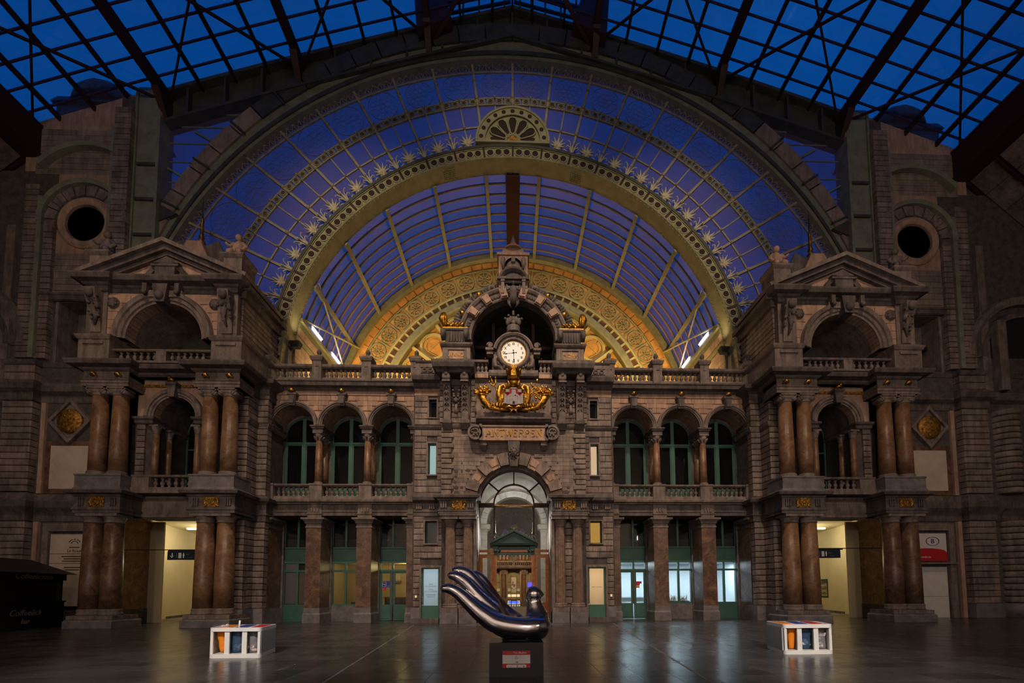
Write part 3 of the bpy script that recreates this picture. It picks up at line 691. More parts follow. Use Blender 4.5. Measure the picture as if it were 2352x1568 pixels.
        lf = MB().box(x0, x0+.09, YT+.08, YT+.14, z0, z1).box(x1-.09, x1, YT+.08, YT+.14, z0, z1).box(x0+.09, x1-.09, YT+.08, YT+.14, z1-.06, z1).box(x0+.09, x1-.09, YT+.08, YT+.14, z0, .84)
        lfo = lf.build('door_leaf', 'green', d, sx)
        MB().box(x0+.09, x1-.09, YT+.1, YT+.115, .84, z1-.06).build('frosted_pane', 'frost' if sx < 0 else 'frostw', lfo, sx)
        hx = x1-.12 if sx < 0 else x0+.12
        hx = x1-.05 if sx < 0 else x0+.05
        MB().tube([(hx, YT+.08, 1.0), (hx, YT+.02, 1.02), (hx, YT+.0, 1.08), (hx, YT+.0, 1.24), (hx, YT+.02, 1.3), (hx, YT+.08, 1.32)], .014, 6).box(hx-.02, hx+.02, YT+.06, YT+.08, .84, .9).build('handle', 'chrome', d, sx)
        cx = sx*(x0+x1)/2
        L = (('ZAAL', 1.9), ('VAN BOGAERT', 1.8), ('ZAAL', 1.64), ('DE LA CENSERIE', 1.54), ('KONINKLIJK', 1.38), ('BALKON', 1.28)) if sx < 0 else (('ZAAL ASTRID', 1.72),)
        for t, z in L: text(t, .085, 'letterg', (cx, YT+.098, z), lfo, depth=.002)
        # exit button by the door
        bx = 4.86 if sx < 0 else 4.86
        bt = thing('door_button', f'small orange-lit door release button beside the {"three-hall" if sx < 0 else "ZAAL ASTRID"} door', 'button', (sx*bx, YT-.02, 1.3), 'door release buttons')
        MB().box(bx-.06, bx+.06, YT-.05, YT, 1.22, 1.38).build('back_plate', 'chrome', bt, sx)
        MB().ball((bx, YT-.05, 1.3), .03, 10, 6, 1, .5, 1).build('lit_button', emis('button_glow', (1, .12, .02), 9), bt, sx)
        # room light behind the frosted door
        MB().box(3.0, 3.08, YT+.5, YB+.2, .2, 3).box(5.0, 5.08, YT+.5, YB+.2, .2, 3).box(3, 5.08, YT+1.6, YT+1.7, .2, 3).box(3, 5.08, YT+.4, YT+1.7, 2.9, 3).build('wall_door_lobby', 'white', None, sx, kind='structure')
        lamp('lobby_lamp', 'POINT', (sx*4.15, YT+1.1, 2.45), 430, (.62, .82, 1.0) if sx < 0 else (1, .78, .50), size=.12)
        MB().box(3.86, 4.45, YT+.75, YT+.8, 3.9, 5.1).build('wall_stair_slit', 'irondark', None, sx, kind='structure')
        MB().box(3.92, 4.3, YT+.75, YT+.8, 10.3, 11.3).build('wall_stair_slit', 'irondark', None, sx, kind='structure')
        # paired fluted columns
        for k, x in enumerate((3.15, 2.27)):
            c = thing('fluted_column', f'fluted brown marble column, {"outer" if k == 0 else "inner"} of the pair beside the {"three-hall" if sx < 0 else "ZAAL ASTRID"} door', 'column', (sx*x, YC, 0), 'fluted columns of the great arch')
            MB().box(x-.43, x+.43 if k == 0 else x+.40, YC-.5, YC+.3, 0, .52).build('plinth', 'bluestone', c, sx)
            MB().box(x-.41, x+.41, YC-.45, YC+.3, .525, .74).build('plinth_block', 'trim', c, sx)
            MB().lathe([(.39,0),(.39,.06),(.34,.08),(.36,.13),(.36,.17),(.31,.2)], x, YC-.02, .74, 20).build('base', 'trim', c, sx)
            v = []; m = MB(); nf = 16
            prof = [(.275, .94), (.275, 2.2), (.235, 4.72)]
            for r, z in prof:
                for i in range(nf*4):
                    a = 2*pi*i/(nf*4); q = r*(1-.09*(1 if i % 4 in (1, 2) else .15 if i % 4 == 3 else 0)); v.append((x+q*cos(a), YC-.02+q*sin(a), z))
            N = nf*4
            m.add(v, [(N*j+i, N*j+(i+1) % N, N*(j+1)+(i+1) % N, N*(j+1)+i) for j in range(2) for i in range(N)], False)
            m.build('shaft', 'fluted', c, sx)
            MB().lathe([(.245,0),(.27,.02),(.245,.05),(.25,.12),(.27,.16),(.36,.32),(.37,.36)], x, YC-.02, 4.7, 20).box(x-.42, x+.42, YC-.46, YC+.3, 5.06, 5.2).mouldbox([(0, 5.2), (.05, 5.22), (.06, 5.28), (0, 5.3)], x-.42, x+.42, YC-.46, YC+.3).build('capital', 'trim', c, sx)
        # wall between the columns: short rusticated strip
        MB().box(1.86, 3.62, YC+.25, YB+.3, 0, 6.3).build('core', 'soot_joint_shade', W, sx)
        courses(W, 2.45, 3.0, YC+.08, YC+.3, .55, 5.0, 13, 'stone', sx)
        MB().box(1.84, 2.0, YC-.2, YB+.35, 0, 6.0).build('arch_jamb', 'trim', W, sx)
        # entablature over the pair
        e = MB().box(1.86, 3.66, YC-.44, YC+.3, 5.3, 6.02).mouldbox([(0, 5.3), (.03, 5.31), (.03, 5.42), (.05, 5.44), (.05, 5.5), (0, 5.52)], 1.88, 3.66, YC-.44, YC+.3)
        e.mouldbox([(0, 5.94), (.06, 5.98), (.08, 6.04), (.24, 6.08), (.26, 6.2), (.2, 6.24), (0, 6.3)], 1.9, 3.66, YC-.44, YC+.3)
        e.build('entablature', 'dark', W, sx)
        tg = MB()
        for q in (1.98, 3.28):
            for i in range(3): tg.box(q+i*.11, q+.07+i*.11, YC-.52, YC-.44, 5.6, 5.92)
        tg.build('triglyph', 'trim', W, sx)
        wheel_ornament(W, 2.7, YC-.5, 5.75, sx)
    # wall over the arch: backing cut by the arch, ashlar facing, quoins
    r, zc = 1.86, 5.95
    n = 24
    arc = [(r*sin(RAD(-90+180*i/n)), zc+r*cos(RAD(-90+180*i/n))) for i in range(n+1)]
    MB().prism([(-3.62, zc)]+arc+[(3.62, zc), (3.62, 12.3), (-3.62, 12.3)], YC+.06, YC+1.2, 'y').build('core', 'ashlar', W)
    # ashlar courses outside the voussoir ring
    rows = 16; z0, z1 = 6.32, 9.75; h = (z1-z0)/rows; ro = 2.52
    for i in range(rows):
        za, zb = z0+i*h, z0+(i+1)*h
        zm = za if za > zc else zb
        xi = sqrt(max(0, ro*ro-(za-zc)**2)) if za-zc < ro else 0
        for sx in (-1, 1):
            xs = [xi]; x = 3.06-(.25 if i % 2 else 0); pts = []
            while x > xi+.15: pts.append(x); x -= .56
            xs = sorted(set([xi]+pts+[3.06]))
            for a, b in zip(xs[:-1], xs[1:]):
                if b-a > .05: block(W, a+.004, b-.004, YC+.02, YC+.1, za+.006, zb-.006, 'ashlar', sx, .015, name='ashlar_stone')
    for sx in (-1, 1):
        hq = (9.75-6.32)/13
        for i in range(13):
            block(W, 3.0 if i % 2 else 3.12, 3.62, YC-.06, YC+.1, 6.32+i*hq+.025, 6.32+(i+1)*hq-.025, 'stone', sx, .07, name='quoin')
        hq = (12.2-10.0)/8
        for i in range(8):
            block(W, 3.55, 3.72, YC-.02, YC+.1, 10.0+i*hq+.02, 10.0+(i+1)*hq-.02, 'stone', sx, .07, name='quoin')
            block(W, 1.95 if i % 2 else 1.9, 2.15, YC-.04, YC+.1, 10.0+i*hq+.02, 10.0+(i+1)*hq-.02, 'stone', sx, .07, name='quoin')
            block(W, 2.62, 3.14, YC-.0, YC+.1, 10.0+i*hq+.02, 10.0+(i+1)*hq-.02, 'stone', sx, .05, name='quoin')
        MB().mould([(0, 9.72), (.05, 9.74), (.1, 9.84), (.12, 9.92), (0, 9.97)], 1.9, 3.66, YC+.02).build('string_course', 'trim', W, sx)
    # darkened patches on the ashlar (their own outline, part of the stone)
    for px, pz, w_, h_ in ((-2.9, 7.55, .2, .14), (-2.6, 7.55, .09, .13), (-2.3, 7.6, .26, .11), (-2.9, 7.3, .14, .11), (-2.95, 7.0, .16, .13), (-2.88, 6.72, .22, .16), (-2.6, 6.72, .15, .11), (-2.85, 6.45, .3, .13), (2.65, 6.5, .26, .16), (2.72, 6.74, .16, .12), (-2.6, 7.95, .08, .08), (2.2, 8.0, .08, .08)):
        MB().prism([(px+w_*.5*cos(t*pi/5)*(1+.18*sin(t*3.1+px)), pz+h_*.55*sin(t*pi/5)*(1+.2*cos(t*2.3))) for t in range(10)][::-1], YC-.004, YC+.06, 'y').build('soot_stain', 'soot_joint_shade', W)
    # voussoirs: alternately proud grey and set-back pinkish, keystone mask in the middle
    nv = 13; ri = 1.88; a0 = 88
    for i in range(nv):
        if i == nv//2: continue
        aa, ab = -a0+2*a0*i/nv, -a0+2*a0*(i+1)/nv; proud = i % 2 == 1
        m = MB().arc(0, zc, ri, 2.5 if proud else 2.42, aa+.35, ab-.35, YC-(.26 if proud else .10), YC+.1, 3)
        if not proud: m.arc(0, zc, 2.05, 2.3, aa+1.5, ab-1.5, YC-.14, YC, 3)
        m.build('voussoir', 'stone' if proud else 'pink', W)
    MB().arcmould(0, zc, [(1.72, YC+.3), (1.72, YC+.16), (1.80, YC+.1), (1.88, YC-.02), (1.88, YC+.3)], -90, 90, 36).build('inner_archivolt', 'trim', W)
    k = MB().prism([(-.19, 7.72), (.19, 7.72), (.3, 9.0), (-.3, 9.0)], YC-.34, YC+.1, 'y')
    k.build('keystone', 'dark', W)
    k = MB().ball((0, YC-.36, 8.36), .17, 12, 8, 1, .8, 1.25)
    for i in range(10): k.tube([(.12*cos(i*.63), YC-.36, 8.36+.16*sin(i*.63)), (.24*cos(i*.63+.3), YC-.34, 8.36+.3*sin(i*.63+.3)), (.2*cos(i*.63+.6), YC-.33, 8.36+.36*sin(i*.63+.6))], [.05, .04, .02], 5)
    k.ball((-.06, YC-.48, 8.42), .03).ball((.06, YC-.48, 8.42), .03).ball((0, YC-.5, 8.34), .04, 8, 5, .7, 1, 1.3)
    k.build('carved_mask', 'dark', W)
    # shelf with dentils below the arms
    MB().mould([(0, 9.72), (.1, 9.78), (.1, 9.9), (.36, 9.95), (.42, 10.04), (.5, 10.06), (.5, 10.14), (0, 10.16)], -1.86, 1.86, YC+.02).build('shelf_cornice', 'dark', W)
    for i in range(36): MB().box(-1.72+i*.097, -1.72+i*.097+.055, YC-.16, YC-.05, 9.8, 9.89).build('dentil', 'dark', W) if i % 1 == 0 else None
    MB().box(-1.55, 1.55, YC-.34, YC+.05, 10.16, 10.42).build('shelf_block', 'stone', W)
    # ground under the arch and coffer above the arms
    MB().box(-1.9, 1.9, YC+.25, YC+1.2, 10.0, 12.3).build('niche_back', 'dark', W)
    return W
WC = middle()
def name_plaque():
    t = thing('name_plaque', 'carved stone tablet with scroll ends reading ANTWERPEN in gilt letters', 'sign', (0, YC-.3, 9.1))
    MB().box(-1.66, 1.66, YC-.3, YC+.1, 9.04, 9.74).box(-1.66, 1.66, YC-.36, YC, 9.0, 9.07).box(-1.66, 1.66, YC-.35, YC, 9.70, 9.76).build('tablet', 'pink', t)
    for s2 in (-1, 1):
        MB().box(s2*1.64-.07, s2*1.64+.07, YC-.4, YC+.1, 8.99, 9.82).build('end_pilaster', 'trim', t)
        cx = s2*1.9; m = MB().lathey([(.36, 0), (.38, .04), (.38, .4)], cx, 9.4, YC-.32, 24).arc(cx, 9.4, .28, .38, 0, 360, YC-.4, YC-.3, 28)
        sp = [(cx+s2*(.24-.02*i)*cos(i*.55), YC-.36, 9.4+(.24-.02*i)*sin(i*.55)) for i in range(12)]
        m.tube(sp, .035, 6)
        for i in range(6): m.ball((cx+.16*cos(i*1.05), YC-.36, 9.4+.16*sin(i*1.05)), .055, 6, 5, 1, .6, 1)
        m.build('scroll_end', 'trim', t)
        MB().box(s2*1.5-.16, s2*1.5+.16, YC-.28, YC+.1, 8.78, 9.0).frustum((s2*1.5-.1, s2*1.5+.1, YC-.1, YC+.1, 8.55), (s2*1.5-.16, s2*1.5+.16, YC-.28, YC+.1, 8.78)).build('bracket', 'dark', t)
    # serif capitals from strokes
    G = {'A': [((0, 0), (.5, 1)), ((.5, 1), (1, 0)), ((.2, .36), (.8, .36))], 'N': [((.08, 0), (.08, 1)), ((.08, 1), (.92, 0)), ((.92, 0), (.92, 1))],
         'T': [((.5, 0), (.5, 1)), ((0, 1), (1, 1))], 'W': [((0, 1), (.26, 0)), ((.26, 0), (.5, .95)), ((.5, .95), (.74, 0)), ((.74, 0), (1, 1))],
         'E': [((.1, 0), (.1, 1)), ((.1, 1), (.85, 1)), ((.1, .52), (.65, .52)), ((.1, 0), (.88, 0))],
         'R': [((.1, 0), (.1, 1)), ((.1, 1), (.6, 1)), ((.6, 1), (.82, .86)), ((.82, .86), (.82, .66)), ((.82, .66), (.6, .5)), ((.6, .5), (.1, .5)), ((.5, .5), (.95, 0))],
         'P': [((.1, 0), (.1, 1)), ((.1, 1), (.6, 1)), ((.6, 1), (.84, .86)), ((.84, .86), (.84, .62)), ((.84, .62), (.6, .47)), ((.6, .47), (.1, .47))]}
    SER = {'A': [(0, 0), (1, 0)], 'N': [(.08, 0), (.08, 1), (.92, 1)], 'T': [(.5, 0)], 'W': [(0, 1), (1, 1)], 'E': [], 'R': [(.1, 0)], 'P': [(.1, 0)]}
    w, gap, x, H, z = .245, .065, -1.36, .33, 9.22
    for ch in 'ANTWERPEN':
        cw = w*(1.25 if ch in 'W' else .86 if ch in 'EP' else 1.05)
        m = MB()
        for (a, b), (c, d) in G[ch]:
            m.beam((x+a*cw, YC-.31, z+b*H), (x+c*cw, YC-.31, z+d*H), .034, .03)
        for a, b in SER[ch]: m.box(x+a*cw-.045, x+a*cw+.045, YC-.325, YC-.295, z+b*H-.012, z+b*H+.012)
        if ch in 'TE':
            for a, b in ((0.02, .9), (.98, .9)) if ch == 'T' else ((.85, .9), (.88, .1)): m.box(x+a*cw-.012, x+a*cw+.012, YC-.325, YC-.295, z+b*H-.03, z+b*H+.03)
        m.build('gilt_letter', 'gold', t); x += cw+gap
name_plaque()
# ------------------------------------------------------------------ consoles, canopies, coat of arms, clock gable
def consoles():
    for sx in (-1, 1):
        for k, x in enumerate((3.33, 2.43)):
            c = thing('scroll_console', f'tall carved scroll console, {"outer" if k == 0 else "inner"} of two under the {"ANNO" if sx < 0 else "MCMV"} ledge', 'console', (sx*x, YC, 9.7), 'scroll consoles beside the arms')
            w = .17
            # S-profile extruded along x
            pr = [(YC, 10.05), (YC-.18, 10.05), (YC-.2, 10.6), (YC-.28, 11.2), (YC-.45, 11.8), (YC-.62, 12.05), (YC-.66, 12.28), (YC, 12.28)]
            m = MB().prism(pr[::-1], x-w, x+w, 'x')
            m.build('shaft', 'trim', c, sx)
            h = MB()
            for s2 in (-1, 1):
                h.tube([(x+s2*(w+.0), YC-.5+.13*cos(i*.6)*(1-i*.06), 12.12+.13*sin(i*.6)*(1-i*.06)) for i in range(10)], .035, 5)
            h.ball((x, YC-.6, 12.3), .13, 10, 7, 1, .8, 1.3).box(x-.2, x+.2, YC-.66, YC-.02, 11.86, 11.93)
            h.build('scroll_head', 'trim', c, sx)
            lf = MB()
            for i in range(5):
                z = 11.75-.26*i; y = YC-.46+.07*i
                for s2 in (-1, 1): lf.tube([(x, y, z), (x+s2*.08, y-.03, z-.08), (x+s2*.12, y-.01, z-.2)], [.035, .04, .012], 5)
                lf.ball((x, y-.01, z-.12), .05, 6, 5, .8, .6, 1.6)
            lf.build('leaf_drop', 'dark', c, sx)
            MB().box(x-.24, x+.24, YC-.3, YC+.05, 9.9, 10.06).frustum((x-.2, x+.2, YC-.12, YC+.05, 9.62), (x-.24, x+.24, YC-.3, YC+.05, 9.9)).build('foot', 'dark', c, sx)
        # garland between the consoles
        g = thing('garland', f'carved stone fruit garland with tassel between the consoles under {"ANNO" if sx < 0 else "MCMV"}', 'garland', (sx*2.88, YC-.2, 10.9), 'carved garlands')
        m = MB()
        for i in range(15):
            t = i/14; x = 2.70+.36*t; z = 11.75-1.0*(1-(2*t-1)**2)*.75
            m.ball((x, YC-.2-.06*(i % 2), z), .06+.03*(1-(2*t-1)**2), 7, 5)
        m.build('swag', 'dark', g, sx)
        MB().tube([(2.88, YC-.2, 10.95), (2.88, YC-.2, 10.6), (2.88, YC-.16, 10.4)], [.05, .07, .1], 7).build('tassel', 'trim', g, sx)
        # projecting ledge over the consoles
        MB().mouldbox([(0, 12.28), (.06, 12.3), (.1, 12.42), (.24, 12.5), (.3, 12.7), (.3, 12.78), (.1, 12.84), (.1, 12.96)], 2.2, 3.72, YC-.62, YB).build('ledge_slab', 'dark', WC, sx)
        # pair of rosettes on the parapet flanks
        r = MB().box(3.7, 5.0, YT+.0, YT+.6, 12.44, 13.2).mould([(0, 13.2), (.05, 13.24), (.09, 13.3), (0, 13.36)], 3.7, 5.0, YT)
        r.build('parapet', 'trim', WC, sx)
        m = MB()
        for q in (4.25, 4.55): m.arc(q, 12.84, .06, .13, 0, 360, YT-.05, YT, 12)
        m.box(4.05, 4.75, YT-.03, YT, 12.68, 12.7).box(4.05, 4.75, YT-.03, YT, 12.98, 13.0)
        m.build('rosette_panel', 'dark', WC, sx)
consoles()
def coat_of_arms():
    t = thing('coat_of_arms', 'large gilded coat of arms with crown, castle shield and trident above the name tablet', 'coat of arms', (0, YC-.3, 10.42))
    y = YC-.35
    # cartouche
    c = MB().lathey([(.62, 0), (.66, -.05), (.6, -.12), (.5, -.1)], 0, 11.12, y, 24)
    c.v = [(a*.86, b, 11.12+(d-11.12)*1.02) for a, b, d in c.v]
    for s2 in (-1, 1):
        c.tube([(s2*.42, y-.1, 10.62), (s2*.66, y-.14, 10.85), (s2*.74, y-.16, 11.25), (s2*.68, y-.16, 11.62), (s2*.5, y-.16, 11.74), (s2*.4, y-.16, 11.6), (s2*.48, y-.16, 11.5), (s2*.56, y-.16, 11.56)], [.1, .16, .15, .12, .1, .08, .06, .04], 8)
        for i in range(4): c.tube([(s2*(.52+.07*i), y-.2, 11.4), (s2*(.54+.06*i), y-.26, 11.0), (s2*(.42+.05*i), y-.2, 10.68)], .035, 5)
        c.tube([(0, y-.15, 10.58), (s2*.25, y-.2, 10.66), (s2*.42, y-.15, 10.56), (s2*.3, y-.1, 10.45)], [.07, .07, .06, .03], 6)
        c.tube([(0, y-.2, 10.5), (s2*.1, y-.22, 10.42), (s2*.2, y-.2, 10.3)], [.06, .05, .03], 6)
        c.tube([(s2*.3, y-.1, 11.6), (s2*.22, y-.2, 11.8), (s2*.3, y-.22, 11.98)], [.08, .1, .05], 7)
    c.ball((0, y-.18, 11.86), .26, 12, 8, 1, .7, .8)
    c.build('cartouche', 'gold', t)
    MB().lathey([(.48, -.13), (.46, -.16)], 0, 11.08, y, 24).build('shield', 'red', t)
    k = MB().frustum((-.36, .36, y-.24, y-.15, 10.78), (-.36, .36, y-.24, y-.15, 11.1)).box(-.09, .09, y-.28, y-.15, 11.0, 11.5).box(-.12, .12, y-.3, y-.15, 11.46, 11.52)
    k.prism([(-.36, 11.1), (0, 11.36), (.36, 11.1)], y-.23, y-.15, 'y')
    for s2 in (-1, 1):
        k.box(s2*.36-.05, s2*.36+.05, y-.26, y-.15, 10.8, 11.22).box(s2*.27-.07, s2*.27+.07, y-.24, y-.15, 11.33, 11.46)
    for i in range(5): k.box(-.14+i*.07-.02, -.14+i*.07+.02, y-.28, y-.22, 11.13, 11.19)
    k.box(-.16, .16, y-.28, y-.2, 10.74, 11.12)
    k.v = [(a*1.14, b, 11.08+(c-11.08)*1.1) for a, b, c in k.v]
    k.build('silver_castle', 'silver', t); MB().arc(0, 10.82, 0, .06, -90, 90, y-.29, y-.27, 8).box(-.06, .06, y-.29, y-.27, 10.74, 10.82).build('castle_gate', 'black', t)
    # mural crown
    cr = MB().lathe([(.3, 0), (.29, .05), (.33, .36), (.36, .38), (.36, .44), (.3, .44)], 0, y-.15, 11.98, 16)
    for i in range(8):
        a = 2*pi*i/8+.39; cr.lathe([(.06, 0), (.07, .12), (.075, .14)], .34*cos(a), y-.15+.34*sin(a), 12.36, 6)
    cr.box(-.12, .12, y-.5, y-.3, 12.1, 12.46).box(-.15, .15, y-.52, y-.3, 12.44, 12.52)
    for q in (-.11, 0, .11): cr.box(q-.03, q+.03, y-.52, y-.46, 12.52, 12.59)
    cr.build('mural_crown', 'gold', t)
    MB().arc(0, 12.28, 0, .05, -90, 90, y-.52, y-.5, 8).box(-.05, .05, y-.52, y-.5, 12.2, 12.28).build('crown_window', 'goldrelief', t)
    # trident and winged staff
    MB().tube([(-.5, y-.2, 10.75), (-.98, y-.22, 11.75)], .028, 6).tube([(-1.18, y-.22, 11.86), (-1.12, y-.22, 11.72), (-.98, y-.22, 11.68), (-.88, y-.22, 11.78), (-.9, y-.22, 12.06)], [.02, .04, .05, .04, .02], 6).tube([(-.98, y-.22, 11.68), (-1.14, y-.22, 12.1)], [.04, .025], 6).ball((-1.15, y-.22, 12.1), .05, 6, 5).ball((-.9, y-.22, 12.08), .05, 6, 5).ball((-1.2, y-.22, 11.87), .05, 6, 5).build('trident', 'gold', t)
    s = MB().tube([(.62, y-.2, 10.75), (1.14, y-.22, 11.9)], .03, 6).ball((1.17, y-.22, 11.95), .09, 8, 6, .9, .9, 1.2)
    for s2 in (-1, 1): s.tube([(.78+.26*i/8*1.2+s2*.09*sin(i*.9), y-.24, 11.1+.58*i/8) for i in range(9)], .03, 5)
    s.tube([(.98, y-.22, 11.6), (.86, y-.22, 11.8), (.94, y-.22, 11.9)], [.05, .05, .02], 5).tube([(1.02, y-.22, 11.6), (1.2, y-.22, 11.56), (1.22, y-.22, 11.7)], [.05, .05, .02], 5)
    s.build('winged_staff', 'gold', t)
    rnd = random.Random(3)
    for s2 in (-1, 1):
        h = MB().tube([(s2*.25, y-.1, 10.5), (s2*.7, y-.15, 10.5), (s2*1.15, y-.2, 10.58), (s2*1.45, y-.25, 10.85), (s2*1.55, y-.28, 11.12)], [.05, .09, .13, .17, .21], 9)
        for i in range(5): h.tube([(s2*(.8+.01*i), y-.22, 10.44+.05*i), (s2*(1.2+.02*i), y-.34, 10.5+.08*i), (s2*(1.38+.06*i), y-.42, 10.95)], .025, 5)
        h.lathe([(.22, 0), (.25, .03), (.22, .07)], s2*1.56, y-.28, 11.1, 10)
        h.build('horn_of_plenty', 'gold', t)
        f = MB()
        for i in range(34):
            a = rnd.uniform(0, pi); rr = rnd.uniform(.1, .42)
            f.ball((s2*(1.52+rr*cos(a)*.9), y-.3-rnd.uniform(0, .12), 11.2+rr*sin(a)*.9), rnd.uniform(.045, .085), 6, 5)
        for i in range(16):
            a = rnd.uniform(-.3, 3.4); p = (s2*1.52, y-.28, 11.22); L = rnd.uniform(.35, .58)
            f.tube([p, (p[0]+L*.6*cos(a), y-.36, p[2]+L*.6*sin(a)), (p[0]+L*cos(a+.2), y-.34, p[2]+L*sin(a+.2))], [.03, .05, .01], 5)
        if s2 > 0:
            for i in range(22): f.ball((1.18+.16*rnd.uniform(-1, 1), y-.34, 11.15+.26*rnd.uniform(-1, 1)), .05, 6, 5)
        f.build('fruit_and_flowers', 'gold', t)
        l = MB()
        for i in range(7):
            x0 = .62+.14*i; l.tube([(s2*x0, y-.18, 10.55), (s2*(x0-.05), y-.26, 10.7), (s2*(x0-.16), y-.24, 10.88)], [.03, .05, .01], 5)
            l.tube([(s2*x0, y-.18, 10.52), (s2*(x0+.08), y-.28, 10.62), (s2*(x0+.02), y-.3, 10.74)], [.03, .045, .01], 5)
        l.build('laurel_leaves', 'gold', t)
coat_of_arms()
def clock():
    t = thing('clock', 'round lit station clock with Roman numerals in a carved stone housing', 'clock', (0, YC+.1, 12.7))
    cx, cz, y = 0, 13.66, YC+.0
    h = MB().lathey([(.86, .5), (.86, .0), (.80, -.08), (.74, -.12), (.68, -.10), (.66, .02), (.63, .06)], cx, cz, y, 40)
    h.box(-1.02, 1.02, y+.05, y+.5, 12.72, 13.75)
    h.arcmould(cx, cz, [(.88, y+.4), (.88, y-.12), (.98, y-.18), (1.04, y-.16), (1.08, y+.4)], -80, 80, 28)
    for s2 in (-1, 1):
        h.box(s2*1.2-.22, s2*1.2+.22, y-.1, y+.4, 13.78, 13.9).box(s2*1.2-.16, s2*1.2+.16, y-.02, y+.4, 13.6, 13.78)
        h.tube([(s2*(1.2+.15*cos(i*.55)*(1-i*.05)), y+.0, 14.06+.15*sin(i*.55)*(1-i*.05)) for i in range(11)], .05, 6).ball((s2*1.2, y+.02, 14.06), .12, 8, 6, 1, .6, 1)
        h.tube([(s2*.72, y-.02, 12.9), (s2*.95, y-.05, 12.95), (s2*.95, y-.05, 13.3), (s2*.85, y-.03, 13.45)], [.1, .12, .1, .05], 7)
    h.build('housing', 'trim', t)
    o = MB()
    rnd = random.Random(5)
    for s2 in (-1, 1):
        for i in range(16): o.ball((s2*rnd.uniform(.45, .98), y-.02, rnd.uniform(12.75, 13.2)), rnd.uniform(.04, .09), 6, 5, 1, .7, 1)
    for i in range(26):
        a = RAD(-75+150*i/25); o.ball((.80*sin(a), y-.12, cz+.80*cos(a)), .028, 5, 4)
    o.build('carved_ornament', 'dark', t)
    cr = MB().lathe([(.34, 0), (.38, .08), (.30, .16), (.36, .3), (.33, .36)], 0, y+.1, 14.72, 14)
    for i in range(5):
        a = RAD(-64+32*i); cr.ball((.32*sin(a), y-.02, 15.22+.22*cos(a)), .17, 9, 7, .75, .6, 1.25)
        cr.ball((.46*sin(a), y-.1, 15.24+.40*cos(a)), .075, 7, 5)
    cr.ball((0, y-.14, 15.2), .12, 8, 6, 1, .7, 1.1).ball((0, y+.05, 15.84), .09, 8, 6, .9, .8, 1.3)
    cr.build('stone_crown', 'dark', t)
    f = MB().lathey([(.63, .02), (.63, 0), (.0, -.001)], cx, cz, y-.0, 40)
    f.build('dial', emis('lit_dial', (1.0, .80, .60), .98), t)
    MB().arc(cx, cz, .60, .635, 0, 360, y-.03, y+.01, 40).build('bezel', 'gold', t)
    NUM = ['XII', 'I', 'II', 'III', 'IIII', 'V', 'VI', 'VII', 'VIII', 'IX', 'X', 'XI']
    for i, s in enumerate(NUM):
        a = RAD(30*i); text(s, .18 if len(s) < 3 else .165, 'black', (cx+.475*sin(a), y-.012, cz+.475*cos(a)), t, 'numeral', (pi/2, 0, 0), .004, sx=.85 if len(s) < 3 else .66, fat=.006)
    mk = MB()
    for i in range(60):
        a = RAD(6*i); mk.beam((cx+.565*sin(a), y-.012, cz+.565*cos(a)), (cx+.595*sin(a), y-.012, cz+.595*cos(a)), .02 if i % 5 == 0 else .012, .006)
    mk.build('minute_track', 'black', t)
    def hand(deg, L, w, name):
        a = RAD(deg); d = Vector((sin(a), 0, cos(a))); n = Vector((cos(a), 0, -sin(a))); c = Vector((cx, y-.02, cz))
        m = MB(); pts = [c-d*.12+n*w*.6, c+d*L*.62+n*w*.4, c+d*L*.7+n*w*1.5, c+d*L, c+d*L*.7-n*w*1.5, c+d*L*.62-n*w*.4, c-d*.12-n*w*.6]
        m.prism([(p.x, p.z) for p in pts][::-1], y-.03, y-.018, 'y').ball((cx-.14*d.x, y-.025, cz-.14*d.z), .035, 8, 5, 1, .3, 1)
        m.build(name, 'black', t)
    hand(262, .50, .022, 'minute_hand'); hand(177, .50, .026, 'hour_hand')
    MB().ball((cx, y-.03, cz), .05, 10, 6, 1, .4, 1).build('hub', 'black', t)
    MB().box(-1.25, 1.25, y-.1, y+.6, 12.36, 12.72).mould([(0, 12.36), (.06, 12.4), (.1, 12.52), (0, 12.56)], -1.25, 1.25, y-.1).build('plinth', 'trim', t)
    b = thing('balustrade', 'short stone balustrade either side of the lit clock', 'balustrade', (0, YC+.2, 12.7))
    for sx in (-1, 1):
        MB().box(1.28, 2.15, YC-.02, YC+.3, 12.48, 12.66).mould([(0, 13.14), (.05, 13.16), (.07, 13.26), (0, 13.3)], 1.28, 2.15, YC).box(1.28, 2.15, YC, YC+.3, 13.16, 13.29).build('handrail', 'trim', b, sx)
        balusters(b, 1.3, 2.1, YC+.14, 12.66, 13.16, 4, sx, .9)
        MB().box(1.28, 1.95, YC-.12, YC+.1, 12.3, 12.5).build('base_block', 'pink', b, sx)
clock()
